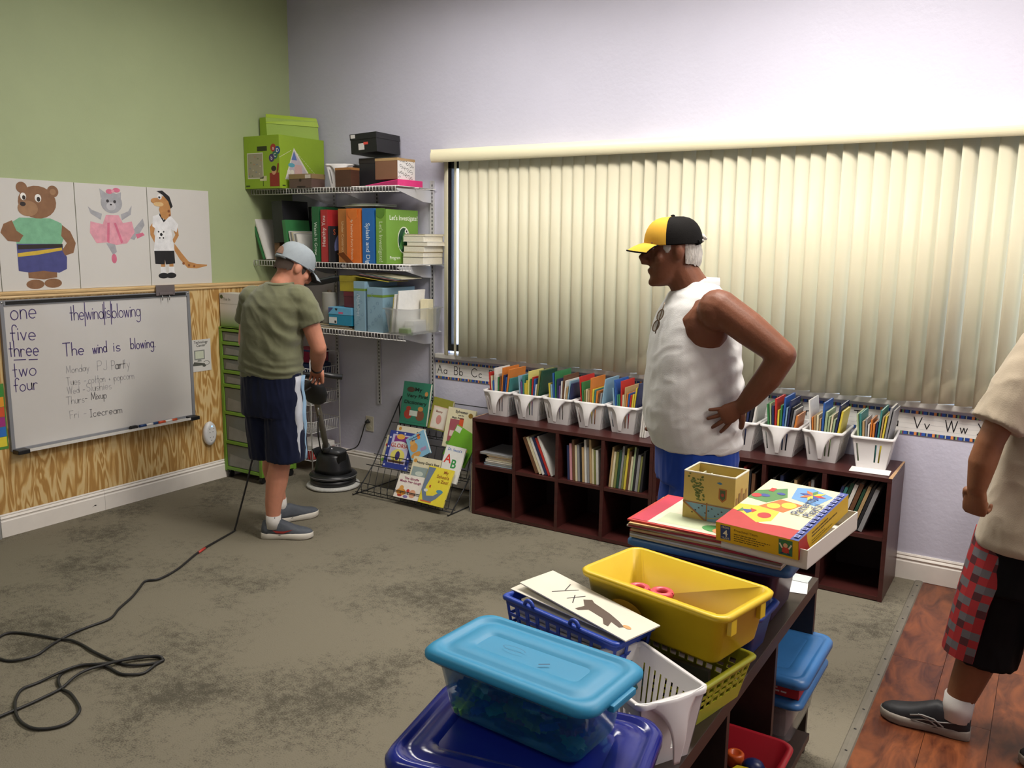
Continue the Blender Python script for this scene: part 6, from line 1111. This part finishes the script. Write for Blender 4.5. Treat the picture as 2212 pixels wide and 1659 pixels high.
def cap(M, matf, matb, brim, under, split=.35):
    """baseball cap: crown of six panels, button, curved brim"""
    c = MB(); R = []; n = 32
    for i in range(9):
        e = i / 8 * PI / 2; z = .03 + .115 * math.sin(e); k = math.cos(e) ** .62 if i < 8 else .02
        R.append([(.0885 * k * math.cos(2*PI*j/n), -.003 + .113 * k * math.sin(2*PI*j/n), z) for j in range(n)])
    vs = [p_ for r in R for p_ in r]; fs = []; ms = []
    for i in range(8):
        for j in range(n):
            jj = (j + 1) % n; fs.append((i*n+j, i*n+jj, (i+1)*n+jj, (i+1)*n+j)); ms.append(0 if n * .08 <= j < n * .42 and math.sin(2*PI*(j+.5)/n) > split else 1)
    c.v = vs; c.f = fs + [tuple(8*n + j for j in range(n))]; c.m = ms + [1]; c.sm = [True] * len(c.f)
    inner = [(x * .965, y * .965, z - .003) for x, y, z in vs]; o_ = len(c.v); c.v += inner; c.f += [tuple(o_ + q for q in reversed(f)) for f in fs]; c.m += ms; c.sm += [True] * len(fs)
    c.xf(M); cp_ = part('cap_crown', c, [matf, matb], p_cur)
    part('cap_button', MB().ball((0, -.003, .147), (.009, .009, .006), 10).xf(M), matb, cp_)
    B = MB(); rows = []
    for i in range(9):
        a = -1.05 + 2.1 * i / 8; x = math.sin(a); rt = []
        for r_ in (0, .35, .7, 1):
            yb_ = .104 * math.cos(a * .82) + (.066 * math.cos(a * .9) + .006) * r_; xb = .085 * x * (1 + .06 * r_); rt.append((xb, yb_, .042 - .018 * x * x - .02 * r_ * r_ - .01 * r_))
        rows.append(rt)
    top = [[Vector(q) for q in r] for r in rows]; vs = [q for r in top for q in r]; n4 = 4; fs = []
    for i in range(8):
        for j in range(3): fs.append((i*n4+j, i*n4+j+1, (i+1)*n4+j+1, (i+1)*n4+j))
    B.add(vs, fs, 0, True); B.add([q + Vector((0, 0, -.0035)) for q in vs], [tuple(reversed(f)) for f in fs], 1, True)
    ed = [top[i][3] for i in range(9)]; B.tube([top[0][0], top[0][1], top[0][2]] + ed + [top[8][2], top[8][1], top[8][0]], .003, 6, 1); B.xf(M); part('cap_brim', B, [brim, under], cp_)
    return cp_
p_cur = p
HC = H2 @ Matrix.Translation((0, 0, .012)) @ Matrix.Rotation(.04, 4, 'X') @ Matrix.Diagonal((1, 1, .9, 1))
cpo = cap(HC, YLC, BLK2, YLC, BLK2, .25)
part('cap_strap', MB().tube([HC @ Vector((.06 * q, -.1 + .02 * q * q, .033)) for q in (-1, -.5, 0, .5, 1)], .011, 8), BLK2, cpo)
def hair_band(M, a0, a1, z0, z1, thick, m, parent, seed=0, tuft=.0):
    b = MB(); n = 40; rows = 7; out = []
    for i in range(rows + 1):
        z = z0 + (z1 - z0) * i / rows; k = math.sin(PI * i / rows) ** .5 if 0 < i < rows else .15; ring = []
        for j in range(n + 1):
            a = math.radians(a0 + (a1 - a0) * j / n); e = (math.sin(PI * j / n)) ** .35 if 0 < j < n else .1
            r = 1 + thick * k * e * (1 + .5 * noise.noise(Vector((j * .9, i * 1.3, seed)))) / .08
            ring.append(M @ Vector((.072 * r * math.cos(a), -.004 + .094 * r * math.sin(a), z + .004 * noise.noise(Vector((j * .7, i, seed + 5))) - (1 - i / rows) ** 2 * .018 * (math.sin(PI * j / n) - .6 + .5 * noise.noise(Vector((j * .45, 0, seed)))))))
        out.append(ring)
    b.loft(out, closed=False, cap=False); return part('hair', b, m, parent)
WH = mat('white_grey_hair', 'b9b5ae', .85, var=.25, scale=120, stretch=(1, 1, .25), bump=.6, bscale=160)
hair_band(H2, 198, 342, -.048, .05, .011, WH, p, 2)
hair_band(H2, 148, 167, .016, .05, .003, WH, p, 3); hair_band(H2, 13, 32, .016, .05, .003, WH, p, 4)
part('hair', MB().tube([H2 @ Vector((0, -.1, .05)), H2 @ Vector((-.01, -.118, .056)), H2 @ Vector((-.014, -.13, .045))], [.014, .012, .004], 8).tube([H2 @ Vector((-.02, -.098, .045)), H2 @ Vector((-.03, -.115, .04))], [.012, .004], 8), WH, p)
SOCK = mat('white_sock', 'cfcbc6', .9); GSH = mat('grey_shoe_mesh', '4a4c52', .7, var=.1, scale=60); SOLE = mat('white_rubber_sole', 'cfc9bd', .6)
for q in (-1, 1):
    part('sock', MB().tube([(q * .1, -.03, .06), (q * .1, -.03, .17)], [.041, .044], 14), SOCK, p); shoe((q * .1, -.085, .0005), (q * .15, 1, 0), .29, GSH, SOLE, p)
g = thing('eyeglasses', 'sunglasses hanging by one arm from the white shirt neckline', 'glasses', (3.56, -1.27, 0), math.radians(122.4)); GB = mat('brown_frame', '5a4a38', .3, metal=.3); x_ = -.085
for k, (yy, zz) in enumerate(((.148, 1.372), (.163, 1.33))):
    part('lens_rim', MB().tube([(x_ + .004 * math.sin(u) - .006, yy + .011 * math.cos(u) - .007 * math.sin(u), zz + .021 * math.sin(u)) for u in [2*PI*j/20 for j in range(21)]], .0022, 6, cap=False), GB, g); part('lens', MB().loft([[(x_ + .004 * math.sin(u) - .006 + e_, yy + .0105 * math.cos(u) - .007 * math.sin(u), zz + .0205 * math.sin(u)) for u in [2*PI*j/20 for j in range(20)]] for e_ in (-.0004, .0004)]), mat('lens_tint', '7a7468', .1, alpha=.5), g)
part('temple_arm', MB().tube([(x_ - .002, .132, 1.42), (x_ - .006, .14, 1.395), (x_ - .01, .148, 1.37), (x_ - .012, .166, 1.3)], .0022, 6), GB, g)
# ---------------------------------------------------------------- man in the green t-shirt
SK1 = mat('fair_skin', 'c4866c', .5, spec=.35, var=.09, scale=12, sss=.05, bump=.05, bscale=140)
p = person('person in grey cap, olive t-shirt and navy shorts working the floor polisher', (1.235, -1.36), math.radians(12)); p_cur = p
H1 = Matrix.Translation((.1, .075, 1.478)) @ Matrix.Rotation(-.5, 4, 'Z') @ Matrix.Rotation(-.5, 4, 'X') @ Matrix.Scale(1.0, 4)
b = head(H1); bone(b, [(.055, .01, 1.36), (.066, .022, 1.4), (.088, .055, 1.455)], [.058, .06, .058])
torso(b, [(.85, 0, .1, -.1, .14, 2.3), (1.05, .01, .1, -.1, .135, 2.3), (1.2, .03, .1, -.1, .15, 2.3), (1.3, .04, .08, -.07, .13, 2.2), (1.35, .045, .05, -.035, .08, 2)])
SR, ER, WR = Vector((.19, .02, 1.335)), Vector((.25, .075, 1.07)), Vector((.105, .275, .915))
SLv, EL, WL = Vector((-.115, .01, 1.32)), Vector((-.205, .06, 1.08)), Vector((-.13, .26, .905))
bone(b, [SR, (SR + ER) / 2, ER], [.05, .05, .042]); bone(b, [ER, ER.lerp(WR, .35), ER.lerp(WR, .8), WR], [.043, .045, .033, .028])
bone(b, [SLv, (SLv + EL) / 2, EL], [.05, .05, .042]); bone(b, [EL, EL.lerp(WL, .35), EL.lerp(WL, .8), WL], [.043, .045, .033, .028])
legs1 = [[(.07, -.01, .8), (.05, .005, .6), (.03, .02, .46), (.015, -.005, .33), (-.005, -.015, .2), (-.012, -.015, .1)], [(-.085, .02, .8), (-.13, .13, .6), (-.155, .2, .46), (-.16, .2, .33), (-.15, .22, .2), (-.14, .235, .1)]]
for L in legs1: bone(b, L[:3], [.09, .072, .058]); bone(b, L[2:], [.056, .06, .046, .036])
pl, fn = hand(WR, (-.35, .5, -.45), (-.1, -.35, -.85), -1, curl=(.95, 1.0, 1.0, 1.0), spread=.02, s=.96, thumb=(.7, .25, .5), tcurl=.5); p2_, f2_ = hand(WL, (.35, .5, -.42), (.1, -.35, -.85), 1, curl=(.75, .8, .8, .8), spread=.02, thumb=(.5, .5, -.2), tcurl=.3)
b.add(pl.v, pl.f); b.add(p2_.v, p2_.f); fn.add(f2_.v, f2_.f)
body = part('body', fuse(b, .0055, 5, extra=fn), SK1, p); face_parts(body, H1, mat('brown_hair', '3a2c22', .8))
OLV = mat('olive_cotton', '6a6b52', .85, spec=.12, var=.05, scale=30, sheen=.25, bump=.1, bscale=260)
s = MB(); torso(s, [(.915, .0, .118, -.118, .168, 2.5), (.93, 0, .124, -.124, .172, 2.5), (.985, .0, .125, -.13, .172, 2.5), (1.08, .006, .128, -.128, .166, 2.5), (1.2, .02, .13, -.125, .172, 2.5), (1.29, .035, .125, -.112, .18, 2.4), (1.345, .042, .1, -.085, .165, 2.3), (1.39, .05, .07, -.05, .11, 2.1), (1.412, .058, .06, -.034, .075, 2)])
s.ball((SR.x - .02, SR.y, SR.z), (.075, .08, .072), 16); s.ball((SLv.x + .01, SLv.y, SLv.z), (.075, .08, .072), 16)
s.tube([SR + Vector((-.03, 0, .02)), SR.lerp(ER, .2), SR.lerp(ER, .52)], [.07, .073, .074], 18); s.tube([SLv + Vector((.03, 0, .02)), SLv.lerp(EL, .2), SLv.lerp(EL, .52)], [.07, .073, .074], 18)
def back_fold(c):
    lo = max(0, min(1, (1.02 - c.z) * 12)); mid = max(0, min(1, (1.32 - c.z) * 6)) * max(0, min(1, (c.z - .97) * 10))
    return .006 * lo * math.sin(c.z * 150 + c.x * 12 + 2 * math.sin(c.x * 14)) + .006 * mid * (1 if c.y < .02 else .3) * math.sin((c.z + c.x * .75) * 62 + 2.2 * noise.noise(Vector((c.x * 6, c.y * 6, c.z * 6)))) * max(0, min(1, (c.x + .08) * 6))
tsh = part('t_shirt', fuse(s, .0055, 9, folds(.006, (8, 8, 10), 21, back_fold)), OLV, p)
part('collar', ringband(.064, .018, 1.408, .07, .058, (.0, .12), .0085), OLV, tsh)
NAV = mat('navy_shorts_cloth', '10162e', .7, spec=.12, sheen=.1, var=.08, scale=14); STR = mat('white_stripe_cloth', 'b9bcc4', .6, var=.06, scale=30); LBS = mat('pale_blue_cloth', '8fb0cc', .6)
s = MB(); torso(s, [(.7, -.005, .14, -.12, .172, 2.4), (.8, 0, .13, -.125, .176, 2.4), (.9, 0, .12, -.12, .17, 2.4), (.94, 0, .115, -.115, .165, 2.4)])
s.tube([(.07, .0, .78), (.072, .008, .6), (.07, .015, .455)], [.1, .108, .112], 24); s.tube([(-.07, .01, .78), (-.068, .03, .6), (-.068, .05, .462)], [.1, .106, .11], 24)
sho = part('shorts', fuse(s, .006, 3, folds(.007, (16, 16, 4), 31)), NAV, p)
def stripe(x0, th, w, m, nm, dx=0):
    b_ = MB(); R = []
    for i in range(13):
        z = .46 + .46 * i / 12; xx = x0(z); yy = .035 + dx + .006 * math.sin(i * 1.7)
        R.append([(xx + .003 * math.sin(i * 2.1), yy - w, z), (xx + .012, yy - w * .5, z), (xx + .013, yy + w * .5, z), (xx + .002, yy + w, z), (xx - .03, yy + w * .5, z), (xx - .03, yy - w * .5, z)])
    b_.loft(R); part(nm, b_, m, sho)
edge = lambda z: .168 + .004 * math.sin(z * 20) if z > .6 else .166
stripe(edge, .01, .03, STR, 'side_stripe', -.04); stripe(lambda z: edge(z) + .002, .01, .014, LBS, 'side_stripe', .0)
GC = mat('grey_cap_cloth', '8f979c', .75, spec=.12, var=.06, scale=30, bump=.1, bscale=240); BKB = mat('dark_brim', '23252a', .7)
cpo = cap(H1, GC, GC, GC, BKB, .3)
def cap_back(x, z, e=.0022):
    s_ = max(0, min(.98, (z - .03) / .115)); k = math.sqrt(1 - s_ * s_) ** .62; u = min(.98, abs(x) / (.0885 * k)); return H1 @ Vector((x, -.003 - .113 * k * math.sqrt(1 - u * u) - e, z))
part('cap_opening', MB().loft([[cap_back(.04 * math.cos(u) * k, .04 + .045 * math.sin(u) * k) for u in [PI*j/14 for j in range(15)]] for k in (1.0, .66, .33, .02)], closed=False, cap=False), mat('scalp_hair', '8a6a58', .8, var=.2, scale=80), cpo)
part('cap_strap', MB().tube([H1 @ Vector((.05 * q, -.11 + .026 * q * q, .03)) for q in (-1, -.5, 0, .5, 1)], .009, 8), GC, cpo)
HB = mat('brown_hair', '3a2c22', .8, var=.3, scale=150); hair_band(H1, 200, 340, -.03, .04, .003, HB, p, 12); hair_band(H1, 150, 168, .0, .035, .003, HB, p, 13); hair_band(H1, 12, 30, .0, .035, .003, HB, p, 14)
g = thing('eyeglasses', 'black rimmed glasses worn by the person in the grey cap', 'glasses', (1.235, -1.36, 0), math.radians(12)); GK = mat('black_frame', '18181a', .3)
for s_ in (-1, 1):
    part('lens_rim', MB().tube([H1 @ Vector((s_ * .034 + .024 * math.cos(u), .103, .03 + .017 * math.sin(u))) for u in [2*PI*j/18 for j in range(19)]], .0017, 6, cap=False), GK, g); part('temple_arm', MB().tube([H1 @ Vector((s_ * .058, .102, .034)), H1 @ Vector((s_ * .078, .05, .034)), H1 @ Vector((s_ * .082, -.01, .03))], .0018, 6), GK, g)
part('bridge', MB().tube([H1 @ Vector((-.01, .104, .034)), H1 @ Vector((0, .108, .037)), H1 @ Vector((.01, .104, .034))], .0017, 6), GK, g)
wv = (WR - ER).normalized(); part('wrist_watch', MB().tube([WR - wv * .03, WR - wv * .012], [.035, .0335], 16), mat('watch_strap', '231f1e', .5), p)
RSW = mat('red_accent', '9a2f2c', .5)
part('sock', MB().tube([(-.012, -.015, .06), (-.008, -.015, .135)], [.04, .042], 14), SOCK, p); part('sock', MB().tube([(-.14, .235, .06), (-.145, .23, .14)], [.04, .042], 14), SOCK, p)
GS1 = mat('slate_shoe_mesh', '4b5058', .7, var=.12, scale=60)
up, so_ = shoe((-.075, -.035, .0005), (.93, .36, 0), .285, GS1, SOLE, p); d_ = Vector((.93, .36, 0)).normalized(); s2 = Vector((d_.y, -d_.x, 0)); o_ = Vector((-.075, -.035, 0))
sw = MB(); pt = lambda y, z, w: o_ + d_ * y + s2 * w + Vector((0, 0, z)); sw.add([pt(.07, .055, .0405), pt(.09, .04, .0405), pt(.13, .038, .0405), pt(.19, .062, .0425), pt(.13, .05, .041), pt(.1, .052, .0405)], [(0, 1, 5), (1, 2, 4, 5), (2, 3, 4)]); part('side_mark', sw, RSW, up)
part('sock_mark', MB().add([pt(.055 + k * .012 + q * .008, .118 + r * .008 + k * .003, .0432) for k in range(3) for q, r in ((0, 0), (1, 0), (1.2, 1), (.5, 1))], [(0, 1, 2, 3), (4, 5, 6, 7), (8, 9, 10, 11)]), DARK, up)
shoe((-.16, .18, .0005), (.55, .85, 0), .285, GS1, SOLE, p)
# ---------------------------------------------------------------- walker at the edge of the wood floor
SK3 = mat('warm_skin', '835539', .5, spec=.35, var=.08, scale=12, sss=.05, bump=.05, bscale=140)
p = person('person in beige t-shirt and black shorts with red plaid panel stepping on the wood floor', (4.828, -1.29), math.radians(60)); p_cur = p
H3 = Matrix.Translation((.05, .03, 1.57)) @ Matrix.Rotation(-.3, 4, 'Z'); b = head(H3); bone(b, [(.02, -.01, 1.37), (.03, .0, 1.42), (.045, .01, 1.5)], [.062, .06, .056])
torso(b, [(.72, -.08, .08, -.08, .11, 2.3), (1.0, -.03, .08, -.08, .12, 2.3), (1.2, 0, .08, -.08, .13, 2.3), (1.32, 0, .06, -.06, .12, 2.2), (1.37, .01, .04, -.04, .07, 2)])
bone(b, [(-.165, .005, 1.33), (-.24, .025, 1.19), (-.3, .045, 1.05)], [.046, .046, .04]); bone(b, [(-.3, .045, 1.05), (-.312, .055, .98), (-.318, .06, .9)], [.041, .042, .03])
bone(b, [(.17, -.005, 1.33), (.2, -.02, 1.2), (.22, -.04, 1.06)], [.046, .046, .04]); bone(b, [(.22, -.04, 1.06), (.22, .0, .96), (.2, .06, .87)], [.042, .042, .03])
leg3 = [[(-.13, .02, .7), (-.155, .06, .5), (-.165, .085, .4), (-.18, .085, .28), (-.21, .1, .17), (-.225, .11, .1)], [(-.02, -.03, .7), (-.02, -.1, .5), (-.02, -.15, .4), (-.03, -.2, .28), (-.05, -.25, .17), (-.06, -.275, .1)]]
for L in leg3: bone(b, L[:3], [.08, .068, .055]); bone(b, L[2:], [.055, .062, .05, .04])
pl, fn = hand((-.318, .06, .9), (.1, .08, -1), (1, .1, .0), -1, curl=(1.15, 1.2, 1.2, 1.15), spread=.01, thumb=(.5, .35, .6), tcurl=.7); p2_, f2_ = hand((.2, .06, .87), (-.1, .3, -1), (-1, .1, 0), 1, curl=(.6, .6, .6, .6)); b.add(pl.v, pl.f); b.add(p2_.v, p2_.f); fn.add(f2_.v, f2_.f)
body = part('body', fuse(b, .0055, 5, extra=fn), SK3, p); face_parts(body, H3, HB); hair_band(H3, 150, 390, -.03, .09, .01, HB, p, 22)
part('hair', MB().loft([[H3 @ Vector((.08 * k * math.cos(2*PI*j/24), -.008 + .104 * k * math.sin(2*PI*j/24), z)) for j in range(24)] for k, z in ((1.0, .06), (.97, .085), (.85, .108), (.6, .122), (.1, .13))]), HB, p)
BEI = mat('beige_cotton', 'a99c88', .85, spec=.12, sheen=.2, var=.04, scale=20, bump=.1, bscale=260)
s = MB(); torso(s, [(.69, -.09, .145, -.14, .17, 2.4), (.71, -.09, .15, -.145, .175, 2.4), (.85, -.06, .14, -.135, .17, 2.4), (1.05, -.03, .125, -.118, .165, 2.4), (1.2, -.005, .12, -.112, .17, 2.4), (1.3, .0, .11, -.1, .172, 2.3), (1.36, .01, .085, -.08, .145, 2.2), (1.41, .022, .06, -.06, .08, 2)])
s.ball((-.15, -.0, 1.325), (.075, .078, .07), 16); s.ball((.15, -.005, 1.325), (.075, .078, .07), 16); s.tube([(-.14, .0, 1.36), (-.225, .02, 1.22), (-.283, .04, 1.1)], [.068, .076, .078], 18); s.tube([(.15, -.005, 1.35), (.185, -.018, 1.22), (.21, -.035, 1.1)], [.07, .074, .072], 18)
part('t_shirt', fuse(s, .006, 4, folds(.006, (7, 7, 6), 41)), BEI, p)
BKS = mat('black_shorts_cloth', '0c0c0e', .7, spec=.12, var=.1, scale=20)
s = MB(); torso(s, [(.55, -.09, .13, -.13, .165, 2.4), (.7, -.085, .125, -.12, .16, 2.4), (.76, -.08, .12, -.115, .155, 2.4)])
s.tube([(-.14, .02, .66), (-.155, .06, .46), (-.165, .085, .29)], [.095, .104, .112], 24); s.tube([(-.03, -.04, .66), (-.03, -.11, .46), (-.025, -.15, .32)], [.095, .102, .108], 24)
sho = part('shorts', fuse(s, .006, 4, folds(.006, (14, 14, 4), 51)), BKS, p)
b_ = MB(); R = []
for i in range(17):
    z = .3 + .43 * i / 16; c_ = Vector((-.155, .06, 0)).lerp(Vector((-.165, .085, 0)), (.5 - z) / .2) if z < .5 else Vector((-.1, .02, 0)).lerp(Vector((-.155, .06, 0)), (.73 - z) / .23); rd = .105 if z < .5 else .105 + .025 * (z - .5) / .23
    ring = []
    for j in range(7):
        a = math.radians(118 + j * 14); ring.append((c_.x + (rd + .014) * math.cos(a) * 1.0, c_.y + (rd + .014) * math.sin(a), z))
    for j in (6, 0): a = math.radians(118 + j * 14); ring.append((c_.x + (rd - .03) * math.cos(a), c_.y + (rd - .03) * math.sin(a), z))
    R.append(ring)
vs = [q for r in R for q in r]; fs = []; ms = []; N_ = 9
for i in range(16):
    for j in range(N_): fs.append((i*N_+j, i*N_+(j+1) % N_, (i+1)*N_+(j+1) % N_, (i+1)*N_+j)); ms.append([0, 1, 0, 0, 2, 1][(i + j * 2) % 6] if j < 6 else 0)
b_.v = vs; b_.f = fs + [tuple(reversed(range(N_))), tuple(16*N_ + j for j in range(N_))]; b_.m = ms + [0, 0]; b_.sm = [False] * len(b_.f)
part('plaid_panel', b_, [mat('plaid_red', '9a1f24', .7), mat('plaid_grey', '5f5c60', .7), mat('plaid_dark', '4a1a20', .7)], sho)
BSH = mat('black_shoe_mesh', '1f2024', .6, var=.15, scale=60); GSO = mat('grey_rubber_sole', '8d857a', .6)
part('sock', MB().tube([(-.225, .11, .06), (-.218, .106, .145)], [.046, .048], 14), SOCK, p); part('sock', MB().tube([(-.06, -.275, .06), (-.052, -.258, .145)], [.046, .048], 14), SOCK, p)
dz = Vector((-.5, .866, 0)); up, so_ = shoe((-.2, .068, -.0015), dz, .285, BSH, GSO, p); s2 = Vector((dz.y, -dz.x, 0)); o_ = Vector((-.2, .068, 0)); pt = lambda y, z, w=-.0415: o_ + dz * y + s2 * w + Vector((0, 0, z))
part('side_stripes', MB().tube([pt(.08, .035), pt(.11, .055), pt(.15, .06, -.0425), pt(.185, .05, -.045)], .0028, 6).tube([pt(.1, .033), pt(.13, .05), pt(.16, .06, -.043)], .0025, 6).tube([pt(.18, .035, -.0455), pt(.14, .045, -.042), pt(.09, .05, -.041), pt(.04, .062, -.0385)], .0025, 6), mat('silver_stripe', '8f8c88', .4), up)
shoe((-.035, -.33, -.0015), (-.5, .866, 0), .285, BSH, GSO, p)
# red ball bin glimpsed behind the walker
